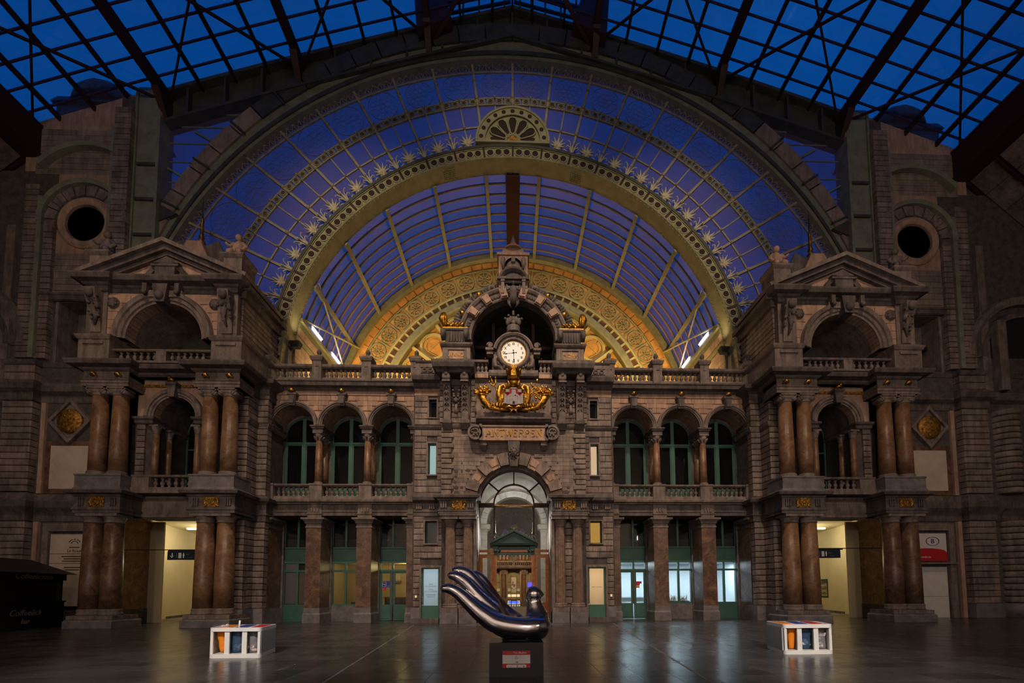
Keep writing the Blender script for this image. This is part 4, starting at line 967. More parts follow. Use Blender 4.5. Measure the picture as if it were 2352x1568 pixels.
def gable():
    G = struct('wall_clock_gable', (0, YC+.2, 13)); y = YC+.15; cz = 14.42
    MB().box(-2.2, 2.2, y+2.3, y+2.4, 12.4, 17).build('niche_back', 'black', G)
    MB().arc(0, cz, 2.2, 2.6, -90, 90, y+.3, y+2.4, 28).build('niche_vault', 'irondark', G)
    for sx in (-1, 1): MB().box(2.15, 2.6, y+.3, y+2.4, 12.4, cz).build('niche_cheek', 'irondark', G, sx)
    # dim structure inside the niche: beams and small gilded bosses
    m = MB()
    for x in (-1.1, 0, 1.1): m.box(x-.08, x+.08, y+1.7, y+1.8, 13, 16.4)
    m.box(-2.1, 2.1, y+1.7, y+1.8, 14.9, 15.05)
    m.build('niche_beam', 'panebrown', G)
    for sx in (-1, 1):
        for x, z in ((.95, 14.98), (1.55, 14.3), (1.5, 13.85), (1.9, 13.3), (1.4, 13.3)): put('gilded_knob', KNOB, G, (sx*x, y+1.65, z))
    MB().arcmould(0, cz, [(2.18, y+.5), (2.18, y-.02), (2.24, y-.06), (2.3, y-.02), (2.62, y-.02), (2.66, y-.1), (2.76, y-.16), (2.84, y-.14), (2.84, y+.5)], -90, 90, 48).build('arch_ring', 'trim', G)
    # shell-like fluted back ring
    sh = MB()
    for i in range(64):
        a = -88+176*i/63; r = 3.34
        ar = RAD(a); sh.tube([(2.86*sin(ar), y+.35, cz+2.86*cos(ar)), (r*sin(ar), y+.45, cz+r*cos(ar)), ((r+.06)*sin(ar), y+.7, cz+(r+.06)*cos(ar))], [.07, .095, .07], 6)
    sh.arc(0, cz, 2.8, 3.3, -90, 90, y+.45, y+.9, 40)
    sh.build('fluted_shell', 'dark', G)
    for a in (-78, -52, -28, 28, 52, 78): pass
    for a in (-56, -34, -11.5, 11.5, 34, 56):
        ar = RAD(a); M = MB()
        M.arc(0, cz, 2.2, 2.72, a-4.6, a+4.6, y-.2, y, 2).arc(0, cz, 2.26, 2.66, a-3.6, a+3.6, y-.27, y-.2, 2)
        M.build('archblock', 'pink', G)
    for a0, a1 in ((-86, -62), (-50, -40), (-28, -17), (17, 28), (40, 50), (62, 86)):
        M = MB().arc(0, cz, 2.28, 2.56, a0, a1, y-.03, y+.0, 6)
        n = max(3, int((a1-a0)/3.6))
        for i in range(n):
            ar = RAD(a0+(a1-a0)*(i+.5)/n); M.ball((2.42*sin(ar), y-.04, cz+2.42*cos(ar)), .085, 7, 5, 1, .5, 1)
        M.build('bead_panel', 'dark', G)
    for sx in (-1, 1):
        for a in (37, 62.5):
            ar = RAD(a); o = thing('gilded_ball', f'small gilded ball on the clock arch, {"upper" if a < 50 else "lower"} one on the {"ANNO" if sx < 0 else "MCMV"} side', 'ornament', (sx*2.95*sin(ar), y-.05, cz+2.95*cos(ar)), 'gilded balls of the clock arch')
            MB().ball((2.95*sin(ar), y-.06, cz+2.95*cos(ar)), .14, 12, 8).build('ball', 'gold', o, sx)
            MB().lathey([(.19, .1), (.19, 0), (.15, -.02)], 2.95*sin(ar), cz+2.95*cos(ar), y, 12).build('socket', 'dark', o, sx)
        for a in (22, 50):
            ar = RAD(a); MB().lathey([(.2, .12), (.2, -.04), (.1, -.1)], 2.98*sin(ar), cz+2.98*cos(ar), y, 12).ball((2.98*sin(ar), y-.08, cz+2.98*cos(ar)), .11, 8, 6).build('stone_boss', 'trim', G, sx)
        # attic pedestal with date panel
        d = MB().box(2.2, 3.62, y-.1, y+1.0, 12.96, 14.0).mouldbox([(0, 13.98), (.06, 14.0), (.12, 14.08), (.14, 14.16), (0, 14.2)], 2.2, 3.62, y-.1, y+1.0)
        d.box(2.42, 3.4, y-.14, y-.1, 13.2, 13.26).box(2.42, 3.4, y-.14, y-.1, 13.82, 13.88).box(2.42, 2.48, y-.14, y-.1, 13.2, 13.88).box(3.34, 3.4, y-.14, y-.1, 13.2, 13.88)
        d.build('attic_pedestal', 'trim', G, sx)
        MB().box(2.55, 3.27, y-.115, y-.1, 13.32, 13.76).build('date_panel', 'pink', G, sx)
        text('ANNO' if sx < 0 else 'MCMV', .26, 'goldrelief', (sx*2.91, y-.12, 13.54), G, depth=.012)
        m = MB().frustum((2.5, 3.46, y-.1, y+.6, 14.2), (2.36, 3.6, y-.22, y+.7, 14.8)).box(2.3, 3.64, y-.26, y+.7, 14.8, 14.9)
        for i in range(6): m.box(2.56+i*.14, 2.63+i*.14, y-.2, y-.1, 14.22, 14.78)
        for q in (2.4, 3.56): m.tube([(q, y-.2, 14.25), (q+.02, y-.3, 14.5), (q, y-.32, 14.75)], [.09, .12, .14], 7)
        m.build('fluted_bracket', 'dark', G, sx)
        g = thing('gilded_crest', f'gilded scroll crest shaped like a ship prow above the {"ANNO" if sx < 0 else "MCMV"} panel', 'ornament', (sx*2.95, y, 14.9), 'gilded prow crests')
        m = MB().box(2.36, 3.6, y-.2, y+.1, 14.9, 14.97)
        m.tube([(3.5, y-.1, 15.0), (3.54, y-.1, 15.25), (3.6, y-.1, 15.5), (3.56, y-.1, 15.7), (3.5, y-.1, 15.8)], [.10, .19, .22, .16, .05], 10, flat=.5)
        for q in range(3): m.tube([(3.4+.1*q, y-.2, 15.05), (3.44+.1*q, y-.24, 15.4), (3.5+.05*q, y-.2, 15.74)], [.03, .04, .015], 5)
        m.tube([(3.5, y-.1, 15.05), (3.35, y-.1, 15.2), (3.2, y-.1, 15.05), (3.02, y-.1, 15.22), (2.85, y-.1, 15.06), (2.68, y-.1, 15.2), (2.5, y-.1, 15.05)], [.14, .1, .1, .09, .09, .08, .04], 7)
        for i in range(5): m.tube([(3.3-.16*i, y-.15, 15.0), (3.24-.16*i, y-.2, 15.16), (3.12-.16*i, y-.18, 15.24)], [.05, .05, .015], 5)
        m.build('scrollwork', 'gold', g, sx)
    # crowning tabernacle
    tz = 17.2
    MB().box(-.75, .75, y-.1, y+.7, 17.1, 19.0).box(-.84, .84, y-.16, y+.75, 18.92, 19.06).mouldbox([(0, 17.42), (.06, 17.46), (.1, 17.56), (0, 17.6)], -.75, .75, y-.1, y+.7).build('tabernacle', 'pink', G)
    m = MB().arcmould(0, 17.36, [(.62, y+.2), (.62, y-.2), (.72, y-.32), (.8, y-.34), (.84, y+.2)], -72, 72, 20)
    m.prism([(-.7, 17.62)]+[(.64*sin(RAD(-70+14*i)), 17.36+.64*cos(RAD(-70+14*i))) for i in range(11)]+[(.7, 17.62)], y-.14, y+.0, 'y').box(-.82, .82, y-.34, y+.2, 17.5, 17.63)
    m.build('segmental_pediment', 'dark', G)
    MB().arc(0, 18.3, 0, .34, -90, 90, y-.14, y-.1, 14).box(-.34, .34, y-.14, y-.1, 18.1, 18.3).build('tabernacle_niche', 'trim', G)
    m = MB().box(-.1, .1, y-.24, y-.1, 18.5, 18.75)
    for s2 in (-1, 1): m.tube([(s2*.52, y-.16, 18.7), (s2*.55, y-.22, 18.45), (s2*.5, y-.2, 18.1)], [.12, .1, .06], 7).arcmould(0, 18.3, [(.36, y-.1), (.36, y-.2), (.44, y-.2), (.44, y-.1)], -85, 85, 14)
    m.build('carved_surround', 'trim', G)
    MB().frustum((-.62, .62, y+.0, y+.65, 19.06), (-.5, .5, y+.05, y+.6, 19.42)).lathe([(.5, 0), (.46, .12), (.3, .2), (.16, .26)], 0, y+.3, 19.42, 14).build('domed_cap', 'pink', G)
    MB().lathe([(.2, 0), (.22, .06), (.16, .12), (.18, .2), (.12, .3), (.02, .72)], 0, y+.3, 19.66, 10).build('spire', 'pink', G)
    for sx in (-1, 1): MB().box(.46, .62, y-.3, y+.2, 16.75, 17.45).box(.44, .64, y-.33, y+.2, 17.38, 17.48).build('side_post', 'trim', G, sx)
    s = thing('keystone_figure', 'dark carved standing figure relief on the keystone above the clock', 'statue', (0, y-.2, 16.3))
    m = MB().prism([(-.28, 16.3), (.28, 16.3), (.44, 17.5), (-.44, 17.5)], y-.1, y+.2, 'y')
    m.build('keystone_block', 'dark', s)
    m = MB().tube([(0, y-.22, 16.2), (0, y-.26, 16.5), (0, y-.28, 16.8), (0, y-.28, 17.02), (0, y-.26, 17.16)], [.12, .19, .17, .2, .07], 10).ball((0, y-.28, 17.3), .11, 10, 7, .9, 1, 1.15)
    for s2 in (-1, 1): m.tube([(s2*.16, y-.28, 17.05), (s2*.3, y-.3, 16.92), (s2*.34, y-.3, 17.2)], [.07, .06, .04], 7).tube([(s2*.1, y-.2, 16.4), (s2*.22, y-.2, 16.25), (s2*.12, y-.2, 16.05)], [.08, .07, .03], 6)
    m.build('figure', 'dark', s)
KNOB = MB().ball((0, 0, 0), .05, 8, 5).mesh('gilded_knob', 'goldrelief')
gable()
# ------------------------------------------------------------------ the two pavilions (paired columns, loggia, pediment)
XA, YA = 16.2, 21.3
YW1, YW2 = 21.85, 20.95            # second-storey wall face, top-storey wall face
def ionic(parent, x, y, z, sx, r):
    m = MB().lathe([(r, 0), (r*1.12, .03), (r, .06), (r*1.15, .16), (r*1.3, .22)], x, y, z, 14).box(x-.38, x+.38, y-.38, y+.3, z+.3, z+.37)
    for s2 in (-1, 1):
        m.tube([(x+s2*.3+.13*(1-i*.08)*cos(i*.65)*s2, y-.32, z+.17+.13*(1-i*.08)*sin(i*.65+1.4)) for i in range(10)], .04, 5)
        m.lathey([(.13, .5), (.13, 0), (.09, -.02)], x+s2*.3, z+.17, y-.3, 12)
    m.box(x-.3, x+.3, y-.34, y+.3, z+.2, z+.3)
    m.build('capital', 'trim', parent, sx)
def pavilion(sx):
    side = SIDE[sx]; S = 'left' if sx < 0 else 'right'
    P = struct(f'wall_pavilion_{S}', (sx*XA, YW1, 0))
    cols = ((XA+2.97, 'outermost'), (XA+2.06, 'second from the outside'), (XA-2.02, 'second from the inside'), (XA-2.93, 'innermost'))
    # ---- ground storey
    for k, (x, nm) in enumerate(cols):
        c = thing('giant_column', f'thick brown marble ground column, {nm} of four, {side}', 'column', (sx*x, YA, 0), 'ground columns of the pavilions')
        MB().lathe([(.448,0),(.448,.09),(.42,.11),(.44,.2),(.43,.25),(.415,.28)], x, YA, .55, 22).build('base', 'trim', c, sx)
        MB().lathe([(.40,.28),(.40,1.4),(.35,4.2)], x, YA, .55, 22).build('shaft', 'marble_d' if k < 2 else 'marble', c, sx)
        MB().lathe([(.36,0),(.39,.03),(.36,.06),(.375,.14),(.43,.26),(.44,.3)], x, YA, 4.72, 20).box(x-.45, x+.45, YA-.47, YA+.45, 5.0, 5.12).build('capital', 'trim', c, sx)
    for x0, x1 in ((XA+1.45, XA+3.55), (XA-3.6, XA-1.45)):
        MB().box(x0, x1, YA-.62, YA+1.0, 0, .3).frustum((x0, x1, YA-.62, YA+1, .3), (x0+.05, x1-.05, YA-.57, YA+1, .36)).build('plinth', 'bluestone', P, sx)
        xm = (x0+x1)/2
        for a, b in ((x0+.06, xm-.006), (xm+.006, x1-.06)): block(P, a, b, YA-.55, YA+.9, .365, .55, 'trim', sx, .03, name='plinth_stone')
        m = MB().box(x0+.05, x1-.05, YA-.46, YA+1, 5.12, 6.0).mouldbox([(0, 5.12), (.03, 5.13), (.03, 5.26), (.06, 5.28), (.06, 5.38), (0, 5.42)], x0+.05, x1-.05, YA-.46, YA+1)
        m.mouldbox([(0, 5.86), (.05, 5.9), (.08, 5.96), (.26, 6.0), (.3, 6.12), (.26, 6.16), (.05, 6.22)], x0+.05, x1-.05, YA-.46, YA+1)
        for q in (x0+.2, x1-.5):
            for i in range(3): m.box(q+i*.1, q+.06+i*.1, YA-.53, YA-.46, 5.46, 5.8)
        m.build('entablature', 'dark', P, sx)
        wheel_ornament(P, xm, YA-.52, 5.64, sx)
    # soot on the plinth feet
    # lintel between the pairs and marble jambs of the passage
    MB().box(XA-1.5, XA+1.5, YA+.75, YW1+1.2, 5.1, 6.0).mould([(0, 5.12), (.06, 5.14), (.06, 5.26), (0, 5.28)], XA-1.5, XA+1.5, YA+.75).mould([(0, 5.9), (.08, 5.96), (.16, 6.0), (.18, 6.1), (.0, 6.18)], XA-1.5, XA+1.5, YA+.75).build('lintel', 'stone', P, sx)
    J = MB().box(XA+3.0, XA+3.6, YA+1.0, 24.56, .75, 4.75)
    J.build('jamb_slab', 'yellowmarble', P, sx)
    MB().box(XA+2.97, XA+3.6, YA+.95, 24.58, 0, .75).build('jamb_plinth', 'dark', P, sx)
    MB().mouldbox([(0, 4.75), (.04, 4.8), (.04, 4.95), (.1, 5.05), (.12, 5.14)], XA+3.0, XA+3.6, YA+1.0, 24.56).box(XA+3.0, XA+3.6, YA+1.0, 24.56, 5.1, 5.9).build('jamb_cornice', 'pink', P, sx)
    MB().box(XA+2.78, XA+3.6, YA+.6, YA+1.0, .5, 5.1).build('core', 'soot_joint_shade', P, sx)
    MB().box(XA-3.35, XA-1.55, YA+.6, 24.45, .0, 5.1).build('core', 'soot_joint_shade', P, sx)
    # inner rusticated flank pier (three stepped faces)
    for z0, z1, n in ((.75, 5.0, 14), (7.0, 11.2, 14), (6.3, 7.0, 2)):
        courses(P, XA-3.42, XA-2.55, YA+.55, YA+.95, z0, z1, n, 'stone', sx)
        courses(P, XA-3.9, XA-3.4, YP-.55, YP-.15, z0, z1, n, 'stone', sx)
        courses(P, XA-3.42, XA-3.05, YA+.95, YP-.2, z0, z1, n, 'stone', sx, face='x')
    for z0, z1 in ((0, .75),): MB().box(XA-3.5, XA-2.5, YA+.5, 24.4, z0, z1).box(XA-3.95, XA-3.3, YP-.6, 24.4, z0, z1).build('plinth', 'bluestone', P, sx)
    MB().box(XA-3.35, XA-1.5, YA+.7, 24.4, 5.0, 12.2).box(XA-3.82, XA-3.2, YP-.45, 24.4, .5, 12.2).build('core', 'soot_joint_shade', P, sx)
    # stepped entablature / cornice bands round the flank
    for prof, mm in (([(0, 5.0), (.05, 5.04), (.05, 5.3), (.1, 5.36), (.06, 5.42), (.06, 5.86), (.14, 5.92), (.3, 6.0), (.34, 6.14), (.1, 6.22), (.04, 6.3)], 'dark'), ([(0, 9.74), (.06, 9.8), (.1, 9.95), (0, 10.0)], 'trim'), ([(0, 11.2), (.05, 11.24), (.05, 11.4), (.1, 11.46), (.05, 11.52), (.05, 11.72), (.14, 11.8), (.4, 11.9), (.46, 12.08), (.3, 12.16), (0, 12.2)], 'dark')):
        MB().mouldbox(prof, XA-3.42, XA-2.4, YA+.6, 24.4).mouldbox(prof, XA-3.9, XA-3.1, YP-.5, 24.4).build('band_course', mm, P, sx)
    # ---- second storey
    for k, (x, nm) in enumerate(cols):
        c = thing('ionic_column', f'scroll-capital marble column on the first-floor ledge, {nm} of four, {side}', 'column', (sx*x, YA, 6.22), 'scroll-capital columns of the pavilions')
        MB().lathe([(.42,0),(.42,.06),(.37,.08),(.40,.14),(.39,.17),(.35,.2)], x, YA, 6.9, 20).build('base', 'trim', c, sx)
        MB().lathe([(.345,.2),(.345,1.2),(.30,3.75)], x, YA, 6.9, 20).build('shaft', 'marble', c, sx)
        ionic(c, x, YA, 10.62, sx, .30)
    for x0, x1 in ((XA+1.5, XA+3.5), (XA-3.5, XA-1.5)):
        MB().box(x0, x1, YA-.5, YA+.8, 6.2, 6.84).mouldbox([(0, 6.8), (.03, 6.84), (.03, 6.9), (0, 6.91)], x0, x1, YA-.5, YA+.8).frustum((x0-.06, x1+.06, YA-.56, YA+.8, 6.2), (x0, x1, YA-.5, YA+.8, 6.32)).build('pedestal', 'bluestone', P, sx)
        m = MB().box(x0, x1, YA-.36, YA+.8, 11.0, 11.75).mouldbox([(0, 11.0), (.03, 11.01), (.03, 11.14), (.06, 11.16), (.06, 11.26), (.1, 11.3), (0, 11.34)], x0, x1, YA-.36, YA+.8)
        m.build('entablature', 'trim', P, sx)
        for q in (x0+.42, x1-.5):
            MB().tube([(q-.14, YA-.42, 11.44), (q-.05, YA-.48, 11.56), (q+.06, YA-.46, 11.5), (q+.16, YA-.42, 11.58)], [.04, .09, .08, .03], 7).ball((q, YA-.5, 11.56), .07, 8, 6).build('gilded_mask', 'gold', P, sx)
        MB().box(x0, x1, YA-.3, YA+.8, 11.5, 11.8).build('frieze', 'dark', P, sx)
    MB().mould([(0, 11.7), (.1, 11.76), (.14, 11.84), (.5, 11.88), (.56, 12.02), (.56, 12.08), (0, 12.12)], XA-1.6, XA+1.6, YA+.15).build('cornice', 'dark', P, sx)
    for x0, x1 in ((XA+1.5, XA+3.5), (XA-3.5, XA-1.5)): MB().mouldbox([(0, 11.7), (.1, 11.76), (.14, 11.84), (.45, 11.88), (.5, 12.02), (.5, 12.08), (0, 12.12)], x0, x1, YA-.36, YA+1.0).build('cornice', 'dark', P, sx)
    # arch wall: pinkish spandrels, archivolt, cut-back jambs
    r, zc, n = .97, 9.92, 20
    arc = [(XA+r*sin(RAD(-90+180*i/n)), zc+r*cos(RAD(-90+180*i/n))) for i in range(n+1)]
    MB().prism([(XA-1.75, zc)]+arc+[(XA+1.75, zc), (XA+1.75, 11.75), (XA-1.75, 11.75)], YW1, YW1+.35, 'y').build('arch_spandrel', 'pink', P, sx)
    MB().prism([(XA-1.75, zc)]+arc+[(XA+1.75, zc), (XA+1.75, 11.75), (XA-1.75, 11.75)], YW1+.35, YW1+2.2, 'y').build('arch_soffit', 'dark', P, sx)
    MB().arcmould(XA, zc, [(r, YW1+.4), (r, YW1-.06), (r+.08, YW1-.07), (r+.1, YW1-.12), (r+.2, YW1-.12), (r+.22, YW1-.18), (r+.36, YW1-.2), (r+.4, YW1+.1)], -90, 90, 30).build('archivolt', 'trim', P, sx)
    MB().prism([(XA-.14, 10.8), (XA+.14, 10.8), (XA+.22, 11.5), (XA-.22, 11.5)], YW1-.34, YW1+.1, 'y').box(XA-.26, XA+.26, YW1-.38, YW1+.1, 11.38, 11.5).build('keystone', 'dark', P, sx)
    MB().tube([(XA-.18, YW1-.3, 11.54), (XA, YW1-.42, 11.64), (XA+.18, YW1-.3, 11.54)], [.06, .12, .06], 8).ball((XA, YW1-.46, 11.66), .09).build('gilded_mask', 'gold', P, sx)
    MB().mould([(0, 11.36), (.04, 11.38), (.04, 11.5), (0, 11.52)], XA-1.75, XA+1.75, YW1).build('frieze_band', 'goldrelief', P, sx)
    for s2 in (-1, 1):
        xj = XA+s2*1.0
        a, b = sorted((xj, XA+s2*1.75))
        courses(P, a+.35 if s2 > 0 else a, b if s2 > 0 else b-.35, YW1-.02, YW1+.2, 7.0, 9.6, 9, 'stone', sx)
        MB().box(a+(.02 if s2 > 0 else -.3), b+(.3 if s2 > 0 else -.02), YW1+.1, YW1+2.2, 6.2, 9.6).build('core', 'soot_joint_shade', P, sx)
        MB().mouldbox([(0, 9.56), (.05, 9.62), (.06, 9.74), (.14, 9.8), (.15, 9.9), (0, 9.93)], a, b, YW1-.05, YW1+2.2).build('impost', 'dark', P, sx)
        for d, y in enumerate((YW1+.2, YW1+1.0)):
            x = xj-s2*.02
            c = thing('jamb_column', f'slender {"front" if d == 0 else "rear"} jamb column of the pavilion arch, {"nearer" if s2 < 0 else "away from"} the clock, {side}', 'column', (sx*x, y, 7), 'slender jamb columns')
            MB().lathe([(.2,0),(.2,.05),(.17,.06),(.18,.1),(.15,.13)], x, y, 6.95, 12).build('base', 'trim', c, sx)
            MB().lathe([(.15,.13),(.15,.8),(.13,2.2)], x, y, 6.95, 12).build('shaft', 'marble', c, sx)
            MB().lathe([(.135,0),(.15,.02),(.14,.05),(.18,.2),(.23,.36)], x, y, 9.14, 10).box(x-.22, x+.22, y-.22, y+.22, 9.48, 9.57).build('capital', 'trim', c, sx)
    # window deep in the arch, dark room
    wi = struct(f'window_{19 if sx < 0 else 20}', (sx*XA, YW1+2.2, 7))
    y = YW1+2.3
    MB().box(XA-1.05, XA+1.05, y-.04, y+.04, 9.0, 9.08).box(XA-.08, XA+.08, y-.05, y+.05, 6.4, 10.9).box(XA-1.05, XA-.95, y-.04, y+.04, 6.4, 10).box(XA+.95, XA+1.05, y-.04, y+.04, 6.4, 10).arc(XA, 9.92, .93, 1.05, -90, 90, y-.04, y+.04, 16).build('window_frame', 'green', wi, sx)
    for s2 in (-1, 1):
        MB().box(min(XA+s2*.08, XA+s2*.95), max(XA+s2*.08, XA+s2*.95), y, y+.01, 6.4, 9.0).build('pane', 'winglass', wi, sx)
        MB().box(min(XA+s2*.08, XA+s2*.95), max(XA+s2*.08, XA+s2*.95), y, y+.01, 9.08, 10.6).build('pane', 'winglass', wi, sx)
    MB().box(XA-1.8, XA+1.8, y+1.6, y+1.7, 6.0, 11.6).build('wall_loggia_room', 'black', None, sx, kind='structure')
    b = thing('balustrade', f'stone balustrade of the first-floor pavilion arch, {side}', 'balustrade', (sx*XA, YW1-.3, 6.2), 'pavilion balustrades')
    MB().box(XA-1.5, XA+1.5, YW1-.5, YW1+.1, 6.15, 6.42).build('base_rail', 'trim', b, sx)
    MB().box(XA-1.5, XA+1.5, YW1-.45, YW1-.05, 6.9, 6.95).mould([(0, 6.9), (.04, 6.92), (.07, 7.0), (0, 7.02)], XA-1.5, XA+1.5, YW1-.44).build('handrail', 'trim', b, sx)
    MB().box(XA+.72, XA+1.5, YW1-.46, YW1, 6.4, 6.92).build('post', 'trim', b, sx)
    balusters(b, XA-1.45, XA+.7, YW1-.25, 6.42, 6.9, 7, sx, 1.0)
    # ---- top storey
    zc, r, ro = 13.28, 1.72, 2.27
    arc = [(XA+r*sin(RAD(-90+180*i/28)), zc+r*cos(RAD(-90+180*i/28))) for i in range(29)]
    MB().prism([(XA-2.75, zc)]+arc+[(XA+2.75, zc), (XA+2.75, 15.45), (XA-2.75, 15.45)], YW2, YW2+.5, 'y').build('arch_wall', 'pink', P, sx)
    for s2 in (-1, 1):
        for q in range(5):
            z = 13.36+q*.4; xi = sqrt(max(0, (ro+.02)**2-(z-zc)**2)) if z-zc < ro else .2
            block(P, *sorted((XA+s2*(xi+.02), XA+s2*2.62)), YW2-.04, YW2+.1, z+.01, z+.39, 'pink', sx, .02, name='facing_stone')
    MB().arcmould(XA, zc, [(r, YW2+.5), (r, YW2-.04), (r+.1, YW2-.05), (r+.13, YW2-.12), (r+.28, YW2-.12), (r+.32, YW2-.2), (ro-.05, YW2-.24), (ro, YW2)], -90, 90, 40).build('archivolt', 'trim', P, sx)
    MB().arc(XA, zc, r, r+.3, -90, 90, YW2+.5, YW2+2.9, 28).build('barrel_vault', 'stone', P, sx)
    MB().box(XA-3.2, XA+3.2, YW2+2.9, YW2+3.1, 12, 16).build('loggia_back', 'irondark', P, sx)
    MB().arc(XA+.5, 12.5, 1.5, 1.66, -90, 90, YW2+2.75, YW2+2.9, 20).build('inner_arch', 'dark', P, sx)
    k = MB().prism([(XA-.22, 14.85), (XA+.22, 14.85), (XA+.34, 15.7), (XA-.34, 15.7)], YW2-.4, YW2+.1, 'y').ball((XA, YW2-.42, 15.15), .2, 10, 7, 1, .7, 1.1)
    for s2 in (-1, 1): k.box(XA+s2*.72-.1, XA+s2*.72+.1, YW2-.36, YW2, 15.36, 15.75).ball((XA+s2*.72, YW2-.38, 15.3), .11, 8, 6)
    k.build('keystone', 'dark', P, sx)
    MB().box(XA-.86, XA+.86, YW2-.2, YW2, 15.2, 15.5).build('keystone_panel', 'stone', P, sx)
    for s2 in (-1, 1):
        x = XA+s2*2.95
        # base block with its moulded cap, pilaster with lion-head console
        MB().box(x-.75, x+.62, YW2-.28, YW2+2.9, 12.1, 13.1).box(x-.5, x+.4, YW2-.34, YW2-.2, 12.85, 12.98).mouldbox([(0, 13.05), (.05, 13.1), (.1, 13.2), (.12, 13.28), (0, 13.3)], x-.75, x+.62, YW2-.28, YW2+2.9).build('pilaster_base', 'trim', P, sx)
        MB().box(x-.4, x+.5, YW2-.1, YW2+2.9, 13.28, 15.5).build('pilaster', 'trim', P, sx)
        c = thing('lion_console', f'carved console on the pavilion top-storey pilaster, {"nearer" if s2 < 0 else "away from"} the clock, {side}', 'console', (sx*x, YW2-.1, 13.4), 'carved pavilion consoles')
        m = MB().prism([(YW2-.1, 13.5), (YW2-.16, 13.5), (YW2-.22, 14.2), (YW2-.4, 14.8), (YW2-.56, 15.1), (YW2-.56, 15.4), (YW2-.1, 15.4)][::-1], x-.22, x+.26, 'x')
        m.build('scroll', 'trim', c, sx)
        m = MB().ball((x+.02, YW2-.56, 15.15), .2, 10, 7, 1, .8, 1.15)
        rnd = random.Random(4)
        for i in range(20):
            z = rnd.uniform(14.0, 15.2); m.ball((x+.02+rnd.uniform(-.28, .28), YW2-.3-.18*(z-14)*.8, z), rnd.uniform(.05, .1), 6, 5)
        m.tube([(x+.02, YW2-.4, 14.6), (x-.1*s2, YW2-.3, 14.2), (x, YW2-.22, 13.8)], [.12, .1, .04], 7)
        m.build('mask_and_leaves', 'dark', c, sx)
        rs = MB().lathey([(.27, .1), (.27, -.08), (.2, -.12), (.1, -.2)], XA+s2*2.3, 14.95, YW2, 14)
        for i in range(7): rs.ball((XA+s2*2.3+.16*cos(i*.9), YW2-.12, 14.95+.16*sin(i*.9)), .08, 6, 5)
        rs.build('carved_rosette', 'dark', P, sx)
    b = thing('balustrade', f'stone balustrade under the wide top-storey arch, {side}', 'balustrade', (sx*XA, YW2-.1, 12.1), 'pavilion balustrades')
    MB().box(XA-2.0, XA+2.0, YW2-.1, YW2+.3, 12.1, 12.2).build('base_rail', 'trim', b, sx)
    MB().box(XA-2.2, XA+2.3, YW2-.05, YW2+.3, 12.66, 12.74).mould([(0, 12.64), (.05, 12.67), (.07, 12.74), (0, 12.77)], XA-2.2, XA+2.3, YW2-.04).build('handrail', 'trim', b, sx)
    MB().box(XA-.2, XA+.25, YW2-.1, YW2+.3, 12.2, 12.66).build('post', 'trim', b, sx)
    balusters(b, XA-1.9, XA-.22, YW2+.1, 12.2, 12.66, 6, sx, .9); balusters(b, XA+.28, XA+2.1, YW2+.1, 12.2, 12.66, 6, sx, .9)
    # pediment
    pr = [(0, 15.45), (.05, 15.5), (.05, 15.66), (.12, 15.7), (.16, 15.78), (.5, 15.82), (.58, 15.98), (.58, 16.05), (0, 16.08)]
    MB().mould(pr, XA-2.6, XA+2.6, YW2+.05).mouldbox([(0, 15.45), (.05, 15.5), (.05, 15.66), (.12, 15.7), (.16, 15.78), (.42, 15.82), (.5, 15.98), (.5, 16.05), (0, 16.1)], XA+2.5, XA+3.4, YW2-.18, YW2+3).mouldbox([(0, 15.45), (.05, 15.5), (.05, 15.66), (.12, 15.7), (.16, 15.78), (.42, 15.82), (.5, 15.98), (.5, 16.05), (0, 16.1)], XA-3.35, XA-2.5, YW2-.18, YW2+3).build('cornice', 'dark', P, sx)
    MB().prism([(XA-3.1, 16.05), (XA+3.1, 16.05), (XA, 17.55)], YW2+.15, YW2+3, 'y').build('tympanum', 'pink', P, sx)
    for s2 in (-1, 1):
        d = Vector((s2*-3.75, 1.62)); L = d.length; d /= L; nn = Vector((-d.y, d.x))*(-s2)
        if nn.y < 0: nn = -nn
        p0 = Vector((XA+s2*3.75, 16.02)); p1 = Vector((XA, 17.62))
        for y0, o0, o1, mm in ((YW2-.42, .12, .30, 'trim'), (YW2-.22, -.1, .12, 'dark'), (YW2-.05, -.26, -.1, 'dark')):
            q = [p0+nn*o0, p1+Vector((0, o0*1.09)), p1+Vector((0, o1*1.09)), p0+nn*o1]
            if s2 > 0: q = q[::-1]
            MB().prism([(a.x, a.y) for a in q], y0, YW2+3, 'y').build('raking_cornice', mm, P, sx)
    # broken arch and shield in the tympanum
    t = MB().arcmould(XA, 15.95, [(.82, YW2+.2), (.82, YW2-.05), (1.0, YW2-.1), (1.05, YW2+.2)], -66, 66, 18).box(XA-.45, XA+.45, YW2-.16, YW2+.2, 16.1, 16.7).box(XA-.62, XA+.62, YW2-.2, YW2+.2, 16.7, 16.8)
    t.prism([(XA-.6, 16.92), (XA+.6, 16.92), (XA, 17.25)], YW2-.1, YW2+.2, 'y')
    t.build('tympanum_tablet', 'dark', P, sx)
    # flank return: rusticated side wall with coping running back to the glass
    courses(P, XA-3.45, XA-3.0, YW2+.2, 24.3, 13.3, 15.4, 8, 'stone', sx, face='x')
    MB().box(XA-3.4, XA-2.6, YW2+.3, 24.4, 12.1, 15.9).build('core', 'soot_joint_shade', P, sx)
    MB().box(XA-3.6, XA-2.4, YW2+.2, 24.4, 12.1, 13.2).build('flank_base', 'trim', P, sx)
    m = MB()
